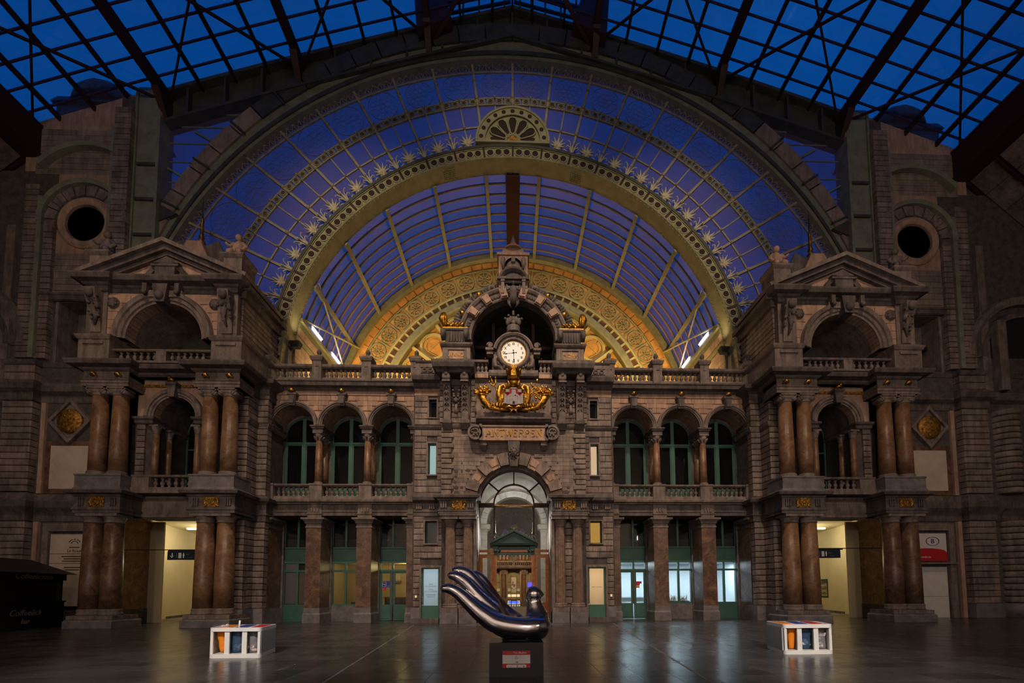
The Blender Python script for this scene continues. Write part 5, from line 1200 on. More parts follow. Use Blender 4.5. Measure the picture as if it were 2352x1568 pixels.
    m.prism([(YW2+.1, 15.4), (24.4, 15.4), (24.4, 15.75), (YW2+.1, 15.75)], XA-3.6, XA-2.5, 'x').prism([(YW2, 15.75), (24.4, 15.75), (24.4, 16.1), (YW2, 16.1)], XA-3.85, XA-2.5, 'x')
    m.build('coping', 'dark', P, sx)
    MB().box(XA-1.5, XA+3.3, YW2+.4, 24.3, 12.1, 12.2).build('loggia_floor', 'dark', P, sx)
    # pedestals with statuary
    for s2, nm in ((-1, 'nearer the clock'), (1, 'on the outer corner')):
        x = XA+s2*3.05
        MB().box(x-.42, x+.42, YW2-.1, YW2+1.0, 16.05, 17.25).mouldbox([(0, 17.2), (.06, 17.26), (.12, 17.34), (.12, 17.42), (0, 17.44)], x-.42, x+.42, YW2-.1, YW2+1.0).build('statue_pedestal', 'trim', P, sx)
        st = thing('statue', f'small weathered stone figure on the pediment corner {nm}, {side}', 'statue', (sx*x, YW2+.4, 17.44), 'pediment corner figures')
        m = MB().tube([(x, YW2+.4, 17.4), (x+.05, YW2+.35, 17.75), (x, YW2+.35, 18.1), (x-.02, YW2+.35, 18.35)], [.34, .30, .26, .1], 9).ball((x, YW2+.3, 18.5), .16, 9, 7, 1, 1, 1.15)
        m.tube([(x-.2, YW2+.3, 18.2), (x-.42, YW2+.2, 17.95), (x-.3, YW2+.05, 17.7)], [.11, .1, .07], 7).tube([(x+.2, YW2+.3, 18.2), (x+.36, YW2+.2, 18.0), (x+.5, YW2+.1, 18.12)], [.11, .09, .06], 7)
        m.tube([(x-.1, YW2+.1, 17.7), (x-.25, YW2-.05, 17.55), (x-.2, YW2, 17.44)], [.15, .13, .1], 7).tube([(x+.12, YW2+.1, 17.7), (x+.3, YW2, 17.6), (x+.3, YW2, 17.44)], [.15, .12, .1], 7)
        m.build('figure', 'pink' if s2 < 0 else 'dark', st, sx)
    # gable block behind the pediment with its gilded spire
    xg, yg = XA+.3, YW2+2.0
    MB().prism([(xg-.9, 16.6), (xg+.9, 16.6), (xg+.9, 18.5), (xg+.35, 19.7), (xg-.35, 19.7), (xg-.9, 18.5)], yg, yg+1.2, 'y').build('ridge_block', 'pink', P, sx)
    for s2 in (-1, 1): MB().beam((xg+s2*1.0, yg+.5, 18.45), (xg+s2*.38, yg+.5, 19.78), .12, 1.3).build('ridge_coping', 'dark', P, sx)
    sp = thing('gilded_spire', f'thin gilded spire rising behind the pediment, {side}', 'finial', (sx*xg, yg+.6, 19.7), 'gilded spires')
    MB().lathe([(.22, 0), (.25, .1), (.12, .2), (.16, .34), (.2, .45), (.1, .6), (.14, .75), (.09, .9), (.07, 1.6), (.1, 1.7), (.05, 1.8), (.015, 3.0)], xg, yg+.6, 19.6, 10).build('spire', 'gold', sp, sx)
    MB().box(XA-3.3, 23.9, 25.9, 26.1, 5.8, 15.4).box(XA-3.3, XA-3.1, 24.3, 26, 5.8, 15.4).box(XA+3.2, 19.6, 21.9, 25.9, 5.8, 15.4).box(XA-3.3, 23.9, 24.6, 26, 15.3, 15.5).build('wall_loggia_back', 'black', None, sx, kind='structure')
    MB().box(XA+3.3, 19.9, 24.3, 24.52, 0, 6).build('core', 'soot_joint_shade', P, sx)
    return P
PAV = {s: pavilion(s) for s in (-1, 1)}
# ------------------------------------------------------------------ outer end walls beside the pavilions
YS = 23.8
def zroof(x): x = abs(x); return 35.05-.27*x-.0018*x*x
def outer_wall(sx):
    S = 'left' if sx < 0 else 'right'
    W = struct(f'wall_{S}', (sx*25, YS, 0)); y = YS+.15
    def pierced(x0, x1, z0, z1, cx, cz, r, y0, y1, m, name):
        n = 28; mb = MB()
        ring = [(cx+r*sin(2*pi*i/n), cz+r*cos(2*pi*i/n)) for i in range(n)]
        # keyhole polygon: outer rectangle bridged to the hole
        pts = [(x0, z0), (x1, z0), (x1, z1), (cx, z1)]+[ring[(-i) % n] for i in range(n+1)]+[(cx-.0005, z1), (x0, z1)]
        mb.prism(pts, y0, y1, 'y'); return mb.build(name, m, W, sx)
    # core slab in pieces
    MB().box(19.55, 36, y, y+.7, 0, 13.6).box(24.15, 36, y, y+.7, 13.6, 24.2).box(25.2, 29, y+.2, y+.7, 24.1, 25.9).box(19.2, 22.05, y, y+.7, 13.6, 17.0).build('core', 'soot_joint_shade', W, sx)
    MB().box(22.05, 24.15, y, y+.7, 16.95, 17.6).build('core', 'soot_joint_shade', W, sx)
    pierced(21.0, 24.3, 17.0, 24.0, 22.75, 21.2, .98, y-.1, y+.6, 'pink', 'wall_field')
    xs = [19.2+i*.7 for i in range(11)]
    MB().prism([(19.2, 23.9)]+[(26.2, 23.9)]+[(x, zroof(x)+.1) for x in xs[::-1]], y, y+.6, 'y').build('upper_field', 'pink', W, sx)
    # deep square window
    MB().box(22.05, 22.2, y, y+1.3, 13.6, 17).box(24.0, 24.15, y, y+1.3, 13.6, 17).box(22.05, 24.15, y, y+1.3, 13.4, 13.62).box(22.05, 24.15, y, y+1.3, 16.9, 17).box(22.05, 23.25, y+1.1, y+1.3, 13.6, 17).box(23.2, 24.0, y+1.1, y+1.3, 15.3, 17).build('window_reveal', 'trim', W, sx)
    wi = struct(f'window_{21 if sx < 0 else 22}', (sx*23.6, y+1.2, 14.4))
    MB().box(23.25, 23.3, y+1.1, y+1.2, 13.6, 15.3).box(23.95, 24.0, y+1.1, y+1.2, 13.6, 15.3).box(23.3, 23.95, y+1.1, y+1.2, 14.35, 14.4).box(23.3, 23.95, y+1.1, y+1.2, 15.0, 15.04).build('window_frame', 'irondark', wi, sx)
    MB().box(23.3, 23.95, y+1.15, y+1.16, 13.62, 15.3).build('pane', 'roofglass', wi, sx)
    MB().mould([(0, 16.9), (.1, 16.95), (.18, 17.1), (.24, 17.14), (.24, 17.26), (0, 17.3)], 20.4, 24.9, y-.1).build('window_lintel', 'dark', W, sx)
    # round window with ring moulding and deep drum
    cx, cz = 22.75, 21.2
    MB().arcmould(cx, cz, [(1.02, y+.1), (1.02, y-.2), (1.1, y-.28), (1.3, y-.3), (1.42, y-.2), (1.45, y+.1)], 0, 360, 40).build('round_window_ring', 'pink', W, sx)
    MB().arcmould(cx, cz, [(1.0, y-.1), (.92, y+1.0), (1.1, y+1.0), (1.1, y-.1)], 0, 360, 32).build('drum', 'trim', W, sx)
    MB().lathey([(1.1, 1.0), (1.1, 1.1)], cx, cz, y, 24).build('drum_back', 'irondark', W, sx)
    d = MB(); d.lathey([(.72, .0), (.72, .02)], cx, cz, y+.8, 24)
    wr = struct(f'window_{23 if sx < 0 else 24}', (sx*cx, y, cz))
    d.build('pane', 'winglass', wr, sx)
    MB().arc(cx, cz, .68, .94, 0, 360, y+.74, y+.84, 28).beam((cx, y+.78, cz-.7), (cx, y+.78, cz+.7), .05).beam((cx-.7, y+.78, cz), (cx+.7, y+.78, cz), .05).build('window_frame', 'irongrey', wr, sx)
    # voussoir ring, green iron hood, second hood above
    for i in range(22):
        a = -100+200*i/21
        MB().arc(cx, cz, 1.5, 2.05, a-4.2, a+4.2, y-.22-.05*(i % 2), y, 2).build('voussoir', 'stone', W, sx)
    MB().arcmould(cx, cz, [(2.08, y), (2.08, y-.4), (2.3, y-.45), (2.34, y)], -92, 92, 36).build('hood_mould', 'irongrey', W, sx)
    MB().arcmould(cx, 22.4, [(3.0, y), (3.0, y-.4), (3.2, y-.45), (3.24, y)], -40, 52, 24).build('hood_mould', 'irongrey', W, sx)
    courses(W, 21.55, 24.2, y-.16, y-.08, 17.45, 19.5, 6, 'ashlar', sx, 2, gap=.02, bev=.02)
    courses(W, 21.55, 25.6, y-.06, y+.02, 24.0, 26.6, 8, 'ashlar', sx, 3, gap=.02, bev=.02)
    # rusticated strips and iron tubes
    courses(W, 20.45, 21.3, y-.45, y-.1, 17.4, 27.6, 33, 'stone', sx)
    courses(W, 20.6-.0, 21.0, y-.3, y-.1, 13.5, 17, 10, 'stone', sx)
    courses(W, 24.25, 24.75, y-.3, y, 13.7, 21.2, 24, 'stone', sx)
    courses(W, 25.05, 25.75, y-.35, y, 13.7, 23.2, 30, 'stone', sx)
    MB().box(20.5, 21.2, y-.15, y+.2, 17.2, 28.5).build('core', 'soot_joint_shade', W, sx)
    MB().box(24.78, 25.02, y-.4, y, 13.7, 22.5).build('iron_strip', 'irongrey', W, sx)
    MB().box(21.34, 21.5, y-.35, y, 17.4, 26.6).build('iron_strip', 'irongrey', W, sx)
    # rusticated pier of the lower storeys
    for z0, z1, n in ((.75, 5.2, 13), (6.7, 11.4, 14), (12.5, 13.3, 2)): courses(W, 24.6, 26.1, y-.4, y, z0, z1, n, 'stone', sx)
    MB().box(24.55, 26.15, y-.5, y, 0, .75).build('plinth', 'bluestone', W, sx)
    for prof, x0, x1 in (([(0, 5.2), (.05, 5.24), (.05, 5.5), (.1, 5.6), (.3, 5.9), (.34, 6.2), (.2, 6.3), (.1, 6.6), (0, 6.66)], 19.8, 33), ([(0, 11.4), (.05, 11.44), (.06, 11.8), (.3, 11.95), (.36, 12.2), (.1, 12.3), (.08, 12.46), (0, 12.5)], 19.8, 33), ([(0, 13.3), (.05, 13.34), (.12, 13.5), (0, 13.6)], 20.4, 33)):
        MB().mould(prof, x0, x1, y).mouldbox(prof, 24.6, 26.1, y-.4, y+.1).build('band_course', 'dark', W, sx)
    # outer bay: rounded pier, arch, pilaster
    for z0, z1, n in ((.75, 5.2, 13), (6.7, 11.4, 14)):
        h = (z1-z0)/n
        for i in range(n): MB().lathe([(.66, .03), (.72, .07), (.72, h-.04), (.66, h)], 27.4, y+.1, z0+i*h, 14).build('stone_drum', 'stone', W, sx)
    MB().lathe([(.85, 0), (.85, .7), (.75, .75)], 27.4, y+.1, 0, 14).build('plinth', 'bluestone', W, sx)
    MB().box(28.3, 32, y-.2, y, 2.0, 4.6).build('pale_panel', 'pale', W, sx)
    MB().box(26.25, 26.7, y-.2, y, 12.5, 21).build('pilaster', 'trim', W, sx)
    MB().arcmould(28.8, 14.5, [(3.0, y), (3.0, y-.3), (3.2, y-.4), (3.4, y-.4), (3.5, y-.2), (3.5, y)], -90, 90, 30).build('hood_mould', 'trim', W, sx)
    MB().arcmould(28.8, 14.5, [(2.3, y), (2.3, y-.2), (2.6, y-.25), (2.7, y)], -90, 90, 30).build('hood_mould', 'dark', W, sx)
    MB().arc(28.8, 14.5, 0, 2.3, -90, 90, y-.03, y, 24).build('arch_infill', 'black', W, sx)
    MB().box(27.0, 27.5, y-.4, y, 12.5, 16.5).build('pilaster', 'trim', W, sx)
    # pilaster, marble panel and diamond relief of the first floor
    MB().box(24.2, 24.42, y-.12, y, 6.66, 11.4).build('pilaster', 'pink', W, sx)
    MB().box(21.0, 24.15, y-.06, y, 6.66, 9.4).build('panel_border', 'marble_d', W, sx)
    MB().box(21.2, 23.85, y-.09, y-.05, 6.9, 9.15).build('marble_panel', 'pale', W, sx)
    dm = thing('diamond_relief', f'diamond-framed stone relief with round gilded boss high on the wall, {SIDE[sx]}', 'relief', (sx*22.95, y, 10.45), 'diamond reliefs')
    c = Vector((22.95, 10.45))
    pts = [(c.x, c.y-1.2), (c.x+1.08, c.y), (c.x, c.y+1.2), (c.x-1.08, c.y)]; ins = [(c.x, c.y-.98), (c.x+.88, c.y), (c.x, c.y+.98), (c.x-.88, c.y)]
    m = MB()
    for i in range(4): m.prism([pts[i], pts[(i+1) % 4], ins[(i+1) % 4], ins[i]], y-.2, y, 'y')
    m.prism(ins, y-.08, y, 'y').build('diamond_frame', 'trim', dm, sx)
    rel = MB().lathey([(.66, 0), (.62, -.1), (.3, -.16), (0, -.18)], c.x, c.y, y-.08, 24); rnd = random.Random(9)
    for i in range(26):
        a = rnd.uniform(0, 6.28); q = rnd.uniform(0, .5); rel.ball((c.x+q*sin(a), y-.2, c.y+q*cos(a)), rnd.uniform(.06, .12), 6, 5, 1, .5, 1)
    rel.build('gilded_boss', 'goldrelief', dm, sx)
    # framed opening of the ground floor
    MB().box(23.6, 23.9, y-.2, y, .0, 5.1).box(21.5, 23.9, y-.2, y, 4.7, 5.1).build('door_surround', 'trim', W, sx)
    MB().box(24.2, 24.42, y-.15, y, .0, 5.2).build('pilaster', 'pink', W, sx)
    if sx < 0:
        p = thing('info_board', 'tall pale information board with a crown emblem above the coffee kiosk roof', 'sign board', (-22.6, y-.1, 2.3))
        MB().box(20.9, 23.55, y-.12, y, .9, 4.55).build('board', 'pale', p, sx)
        MB().box(20.9, 23.55, y-.13, y-.12, 3.55, 3.57).box(20.9, 23.55, y-.13, y-.12, 3.06, 3.08).build('rule_line', 'panebrown', p, sx)
        # crown drawn as print
        m = MB().arc(22.35, 4.02, .16, .2, -70, 70, y-.13, y-.12, 10).arc(22.35, 3.98, .30, .34, -60, -20, y-.13, y-.12, 5).arc(22.35, 3.98, .30, .34, 20, 60, y-.13, y-.12, 5).box(22.1, 22.6, y-.13, y-.12, 3.86, 3.91).ball((22.35, y-.125, 4.3), .04, 6, 5, 1, .2, 1)
        m.build('crown_emblem', 'panebrown', p, sx)
        text('Le Royal', .2, 'panebrown', (-22.35, y-.125, 3.7), p, depth=.004)
        for z, w in ((3.42, 1.1), (3.3, .9), (3.18, 1.0), (2.86, .8), (2.74, .7)): MB().box(22.4-w/2, 22.4+w/2, y-.13, y-.12, z-.025, z+.025).build('text_line', 'panebrown', p, sx)
    else:
        p = thing('railway_poster', 'white and red railway company panel with an oval B emblem over the white door', 'poster', (22.8, y-.1, 3.0))
        MB().box(20.9, 23.5, y-.12, y, 3.04, 4.55).build('board', 'white', p)
        n = 14; MB().prism([(20.9, 3.04), (23.5, 3.04), (23.5, 3.5)]+[(23.5-2.6*i/n, 3.5+.24*sin(pi*(.15+.85*i/n))) for i in range(1, n)]+[(20.9, 3.55)], y-.135, y-.12, 'y').build('red_field', 'red', p)
        m = MB()
        for i in range(28):
            a, b = 2*pi*i/28, 2*pi*(i+1)/28; m.beam((22.72+.36*cos(a), y-.13, 4.12+.23*sin(a)), (22.72+.36*cos(b), y-.13, 4.12+.23*sin(b)), .035, .02)
        m.build('oval_emblem', 'blue', p)
        text('B', .36, 'blue', (22.72, y-.13, 4.11), p)
        text('agence', .13, 'letterg', (21.75, y-.13, 4.2), p, depth=.004); text('reizen', .12, 'letterg', (21.75, y-.13, 4.02), p, depth=.004)
        text('04 00 000 00', .10, 'letterw', (22.2, y-.14, 3.42), p, depth=.004) if False else None
        text('www.nmbs.be', .15, 'letterw', (22.15, y-.14, 3.26), p, depth=.004)
        MB().box(21.6, 23.95, y-.35, y, 2.86, 2.97).build('shelf', 'trim', W)
        d = struct('door_3', (22.8, y, 0))
        MB().box(21.4, 23.5, y-.06, y, 0, 2.72).build('door_leaf', 'white', d); MB().box(21.6, 21.68, y-.1, y-.05, 1.0, 1.2).build('door_handle', 'chrome', d)
        MB().box(21.4, 23.5, y-.07, y-.05, 1.12, 1.135).build('seam', 'letterg', d)
    return W
OUT = {s: outer_wall(s) for s in (-1, 1)}
# ------------------------------------------------------------------ great glazed lunette of the shed's end wall
YL = 24.5; CZ = 13.5; STEP = 7.2
def t_on(c, R, a):
    """distance from the fan centre (0,CZ) along angle a (deg) to the circle of radius R about (0,c)"""
    s, k = sin(RAD(a)), cos(RAD(a)); b = (CZ-c)*k
    return -b+sqrt(b*b-((CZ-c)**2-R*R))
def P2(a, t): return (t*sin(RAD(a)), CZ+t*cos(RAD(a)))
RINGS = ((CZ, 13.3), (13.25, 14.95), (12.92, 16.57), (12.92, 17.03), (11.24, 20.3), (11.24, 20.82))
def strip(m, c0, R0, c1, R1, a0, a1, y0, y1, n):
    """solid band between two circles of different centres"""
    pts = [P2(a0+(a1-a0)*i/n, t_on(c0, R0, a0+(a1-a0)*i/n)) for i in range(n+1)]
    qts = [P2(a0+(a1-a0)*i/n, t_on(c1, R1, a0+(a1-a0)*i/n)) for i in range(n+1)]
    v = []; f = []
    for p, q in zip(pts, qts): v += [(p[0], y0, p[1]), (q[0], y0, q[1]), (q[0], y1, q[1]), (p[0], y1, p[1])]
    for i in range(n):
        for k in range(4): f.append((4*i+k, 4*i+(k+1) % 4, 4*i+4+(k+1) % 4, 4*i+4+k))
    f += [(3, 2, 1, 0), (4*n, 4*n+1, 4*n+2, 4*n+3)]
    return m.add(v, f)
def lunette():
    W = struct('window_25', (0, YL, CZ)); K = 12; AM = K*STEP
    for k in range(-K, K):
        a0, a1 = k*STEP, (k+1)*STEP; am = (a0+a1)/2
        for r in (0, 1):
            (c0, R0), (c1, R1) = RINGS[r], RINGS[r+1]
            for b0, b1 in ((a0, am), (am, a1)):
                strip(MB(), c0, R0, c1, R1, b0, b1, YL+.02, YL+.03, 1).build('pane', 'lunglass', W)
        strip(MB(), *RINGS[3], *RINGS[4], a0, a1, YL+.02, YL+.03, 2).build('pane', 'lunglass', W)
    strip(MB(), *RINGS[2], *RINGS[3], -AM, AM, YL+.05, YL+.06, 60).build('pane', 'lunglass', W)
    strip(MB(), *RINGS[4], *RINGS[5], -AM, AM, YL+.05, YL+.06, 60).build('pane', 'lunglass', W)
    ml = MB().beam((0, YL-.02, 0), (0, YL-.02, 1), .13, .12).mesh('mullion', 'bar')
    hm = MB().beam((0, YL, 0), (0, YL, 1), .07, .06).mesh('glazing_bar', 'bar')
    kn = MB().lathey([(.1, .1), (.11, -.02), (.05, -.08), (.01, -.1)], 0, 0, 0, 8).mesh('rosette_boss', 'bar')
    for k in range(-K, K+1):
        a = k*STEP; t0, t1 = 13.25, t_on(*RINGS[5], a)
        p = P2(a, t0)
        put('mullion', ml, W, (p[0], 0, p[1]), (0, RAD(a), 0), (1, 1, t1-t0))
        for r in (1, 2, 3):
            q = P2(a, t_on(*RINGS[r], a)); put('rosette_boss', kn, W, (q[0], YL-.1, q[1]))
        q = P2(a, (t_on(*RINGS[3], a)+t_on(*RINGS[4], a))/2+.3); put('rosette_boss', kn, W, (q[0], YL-.1, q[1]), (0, 0, 0), (.9, 1, .9))
        if k < K:
            b = a+STEP/2; t1 = t_on(*RINGS[2], b); p = P2(b, t0)
            put('glazing_bar', hm, W, (p[0], 0, p[1]), (0, RAD(b), 0), (1, 1, t1-t0))
            for r in (1, 2, 3):
                q = P2(b, t_on(*RINGS[r], b)); put('rosette_boss', kn, W, (q[0], YL-.06, q[1]), (0, 0, 0), (.7, 1, .7))
    strip(MB(), 13.25, 14.91, 13.25, 14.99, -AM, AM, YL-.04, YL+.04, 72).build('ring_bar', 'bar', W)
    strip(MB(), *RINGS[2], 12.92, 16.63, -AM, AM, YL-.05, YL+.05, 72).build('ring_bar', 'bar', W)
    strip(MB(), 12.92, 16.97, *RINGS[3], -AM, AM, YL-.05, YL+.05, 72).build('ring_bar', 'bar', W)
    strip(MB(), 11.24, 20.26, 11.24, 20.34, -AM, AM, YL-.04, YL+.04, 72).build('ring_bar', 'bar', W)
    sq = MB().box(-.21, .21, 0, .03, -.18, .18).box(-.22, -.18, -.03, 0, -.18, .18).box(.18, .22, -.03, 0, -.18, .18).arc(0, 0, .115, .16, 0, 360, -.04, 0, 10).mesh('pierced_plate', 'irongrey')
    dk = MB().lathey([(.12, .01), (.12, -.008)], 0, 0, 0, 10).mesh('plate_hole', 'panebrown')
    n = 0
    for k in range(-K, K):
        for j in range(4):
            a = k*STEP+STEP*(j+.5)/4; q = P2(a, t_on(12.92, 16.8, a))
            o = put('pierced_plate', sq, W, (q[0], YL-.02, q[1]), (0, RAD(a), 0)); put('plate_hole', dk, o)
    # lattice ring
    lt = MB()
    for i in range(-72, 72):
        a, b = i*AM/72, (i+1)*AM/72
        p0, p1, q0, q1 = P2(a, t_on(*RINGS[4], a)), P2(b, t_on(*RINGS[4], b)), P2(a, t_on(*RINGS[5], a)), P2(b, t_on(*RINGS[5], b))
        lt.beam((p0[0], YL, p0[1]), (q1[0], YL, q1[1]), .035, .02).beam((p1[0], YL+.02, p1[1]), (q0[0], YL+.02, q0[1]), .035, .02).beam((p0[0], YL, p0[1]), (q0[0], YL, q0[1]), .03)
    lt.build('lattice_ring', 'bar', W, kind='stuff')
    # leaded roundels
    def circ(m, cx, cz, r, w, n=20):
        for i in range(n):
            a, b = 2*pi*i/n, 2*pi*(i+1)/n
            m.beam((cx+r*cos(a), 0, cz+r*sin(a)), (cx+r*cos(b), 0, cz+r*sin(b)), w, .015)
    tm = MB(); circ(tm, 0, 0, .96, .03, 28)
    for i in range(6):
        a = pi*i/3
        circ(tm, .33*cos(a), .33*sin(a), .19, .012, 6); circ(tm, .66*cos(a+.52), .66*sin(a+.52), .19, .012, 6)
        tm.beam((.5*cos(a), 0, .5*sin(a)), (.95*cos(a), 0, .95*sin(a)), .012, .012)
    circ(tm, 0, 0, .16, .012, 6)
    tme = tm.mesh('leaded_roundel', 'irongrey')
    for k in range(-K, K):
        a = (k+.5)*STEP; t0, t1 = t_on(*RINGS[3], a), t_on(*RINGS[4], a); r = min((t1-t0)/2, (t0+t1)/2*sin(RAD(STEP/2))*.97)
        q = P2(a, (t0+t1)/2); put('leaded_roundel', tme, W, (q[0], YL, q[1]), (0, RAD(a), 0), (r, 1, r))
    # arch band of stone blocks outside the glass, its inner moulding
    nb = 34; A = 75
    for i in range(nb):
        a0, a1 = -A+2*A*i/nb, -A+2*A*(i+1)/nb
        strip(MB(), 11.9, 21.15, 12.3, 21.75, a0+.12, a1-.12, YL-.42, YL+.3, 3).build('arch_block', 'ashlar' if abs(a0+a1) > 84 else 'irondark', W)  # crown blocks take a dark tone that paints the light falling off
    strip(MB(), 11.24, 20.8, 11.9, 21.2, -A-6, A+6, YL-.30, YL+.3, 64).build('arch_moulding', 'irongrey', W)
    strip(MB(), 11.24, 20.98, 11.4, 21.06, -A-6, A+6, YL-.38, YL-.28, 64).build('arch_moulding', 'irondark', W)
    for a in range(-72, 73, 8):
        if abs(a) > 38:
            q0, q1 = P2(a, t_on(11.9, 21.0, a)), P2(a, t_on(12.3, 21.8, a)); MB().beam((q0[0], YL-.46, q0[1]), (q1[0], YL-.46, q1[1]), .1, .1).build('arch_clamp', 'irondark', W)
    # riveted girder that follows the roof, spandrel glass and iron post at each end
    g = MB(); xs = [-19.3+i*38.6/40 for i in range(41)]
    g.prism([(x, zroof(x)-1.75) for x in xs]+[(x, zroof(x)+.05) for x in xs[::-1]], YL-.1, YL+.4, 'y')
    G = g.build('gable_girder', 'irondark', W)
    MB().prism([(x, zroof(x)-.12) for x in xs]+[(x, zroof(x)+.08) for x in xs[::-1]], YL-.5, YL+.4, 'y').prism([(x, zroof(x)-1.85) for x in xs]+[(x, zroof(x)-1.7) for x in xs[::-1]], YL-.5, YL+.2, 'y').build('girder_flange', 'irondark', W)
    for x in range(-18, 19, 2): MB().box(x-.06, x+.06, YL-.4, YL, zroof(x)-1.75, zroof(x)).build('girder_stiffener', 'irondark', W)
    for sx in (-1, 1):
        p = thing('iron_post', f'tall grey-green iron post with dark collars carrying the roof girder, {SIDE[sx]}', 'post', (sx*19.8, YL-.4, 16.5), 'iron posts of the gable')
        MB().box(19.25, 20.45, YL-.6, YL+.3, 15.5, 29.2).box(19.15, 19.3, YL-.7, YL+.3, 15.5, 27.5).box(20.38, 20.5, YL-.7, YL+.3, 15.5, 29).build('shaft', 'irongrey', p, sx)
        for z in (18.5, 20.6, 22.6, 24.6): MB().box(19.3, 20.3, YL-.72, YL-.55, z, z+.14).build('collar', 'irondark', p, sx)
        MB().prism([(18.2, 22.05), (19.2, 22.6), (19.2, 21.6)], YL-.5, YL-.3, 'y').build('gusset', 'irondark', p, sx)
        zs = [20.2, 21.6, 23.0, 24.3, 25.5, 26.6, 27.6, 28.4, 29.2]
        for z0, z1 in zip(zs[:-1], zs[1:]):
            def xb(z): return sqrt(max(0, 21.75**2-(z-12.3)**2))
            MB().prism([(xb(z0), z0), (19.3, z0), (19.3, z1), (xb(z1), z1)], YL+.05, YL+.06, 'y').build('spandrel_pane', 'lunglass', W, sx)
            MB().box(xb(z1)-.1, 19.3, YL, YL+.06, z1-.02, z1+.02).build('spandrel_bar', 'irongrey', W, sx)
        for x, z in ((17.4, 24.0), (16.0, 26.2), (18.2, 22.0)):
            MB().beam((x, YL-.1, z), (x+1.7, YL-.1, z+1.0), .1, .1).build('spandrel_brace', 'irongrey', W, sx)
    # iron rim of the vault: one riveted plate per bay with three round holes drawn as dark discs, dark seams, soffit
    hole = MB().arc(0, 0, .17, .225, 0, 360, -.05, 0, 16).mesh('hole_rim', 'iron'); hd = MB().lathey([(.17, .02), (.17, -.012)], 0, 0, 0, 14).mesh('hole', 'hole')
    for k in range(-13, 13):
        a0, a1 = k*STEP, (k+1)*STEP
        pl = MB().arc(0, CZ, 12.64, 13.26, a0+.18, a1-.18, YL-.14, YL+.2, 5)
        pl.arc(0, CZ, 12.64, 12.70, a0+.18, a1-.18, YL-.2, YL-.14, 5).arc(0, CZ, 13.2, 13.26, a0+.18, a1-.18, YL-.2, YL-.14, 5)
        o = pl.build('rim_plate', 'iron', W)
        for d in (-2.05, 0, 2.05):
            a = (a0+a1)/2+d; q = P2(a, 12.95)
            h = put('hole_rim', hole, o, (q[0], YL-.14, q[1])); put('hole', hd, o, (q[0], YL-.142, q[1]))
        q0, q1 = P2(a1, 12.66), P2(a1, 13.26); MB().beam((q0[0], YL-.15, q0[1]), (q1[0], YL-.15, q1[1]), .1, .12).build('rim_seam', 'roofred', W)
    MB().arc(0, CZ, 12.6, 12.66, -94, 94, YL-.2, YL+.85, 80).build('rim_soffit', 'iron', W)
    MB().arc(0, CZ, 13.24, 13.40, -94, 94, YL-.24, YL+.1, 80).build('rim_flange', 'irondark', W)
    MB().arc(0, CZ, 12.6, 12.74, -94, 94, YL+.8, YL+.88, 80).build('rim_back_flange', 'iron', W)
    rv = MB()
    for i in range(150):
        a = RAD(-90+180*i/149)
        for y in (YL-.1, YL+.75): rv.box(12.58*sin(a)-.02, 12.58*sin(a)+.02, y-.02, y+.02, CZ+12.58*cos(a)-.02, CZ+12.58*cos(a)+.02)
    for s2 in (-1, 1):
        for i in range(6):
            for j in range(6):
                a = RAD(s2*(15.5+i*.55)); rv.box(12.58*sin(a)-.03, 12.58*sin(a)+.03, YL+.05+j*.12, YL+.1+j*.12, CZ+12.58*cos(a)-.03, CZ+12.58*cos(a)+.03)
    rv.build('rivet_rows', 'iron', W, kind='stuff')
    # palmettes and scroll sprays on the rim
    pm = MB()
    for i in range(7):
        a = RAD(-78+26*i); L = .80-.30*abs(i-3)/3
        pm.tube([(0, 0, .08), (.5*L*sin(a*.7), -.05, .08+.5*L*cos(a*.7)), (L*sin(a), -.16, .08+L*cos(a)*.98)], [.045, .1, .015], 6, flat=.6)
    pm.ball((0, -.03, .12), .09, 8, 6, 1, .6, 1).tube([(-.25, 0, .0), (-.2, -.03, .14), (-.08, -.04, .06)], .03, 5).tube([(.25, 0, .0), (.2, -.03, .14), (.08, -.04, .06)], .03, 5)
    pme = pm.mesh('palmette', 'palm')
    sm = MB()
    for s2 in (-1, 1):
        sm.tube([(s2*.04, 0, 0), (s2*.12, -.03, .3), (s2*.3, -.05, .42), (s2*.36, -.05, .3), (s2*.28, -.05, .26)], [.05, .045, .035, .03, .015], 5)
        sm.tube([(s2*.05, 0, .2), (s2*.2, -.06, .62), (s2*.34, -.08, .7), (s2*.38, -.08, .6)], [.04, .035, .025, .012], 5)
        sm.tube([(s2*.15, 0, 0), (s2*.42, -.04, .12), (s2*.52, -.05, .06)], [.04, .03, .012], 5)
    sm.tube([(0, -.02, 0), (0, -.06, .35), (0, -.06, .62)], [.09, .07, .03], 6).ball((0, -.06, .66), .06, 6, 5)
    sme = sm.mesh('scroll_spray', 'palm')
    for k in range(-11, 12):
        a = k*STEP
        if abs(a) > 10: put('scroll_spray', sme, W, (*[(lambda p: (p[0], YL-.15, p[1]))(P2(a, 13.38))][0],), (0, RAD(a), 0))
        b = a+STEP/2
        if k < 11 and abs(b) > 8: put('palmette', pme, W, (*[(lambda p: (p[0], YL-.15, p[1]))(P2(b, 13.38))][0],), (0, RAD(b), 0), (.9, 1, .92))
    # half rose window on the crown of the rim
    rz = 27.0; y = YL-.3
    R = MB().arc(0, rz, 1.58, 2.08, -90, 90, y, y+.2, 40).arc(0, rz, 1.98, 2.1, -90, 90, y-.06, y, 40).arc(0, rz, 1.55, 1.64, -90, 90, y-.05, y, 40).box(-2.1, 2.1, y-.04, y+.2, rz-.12, rz)
    R = R.build('rose_rim', 'iron', W)
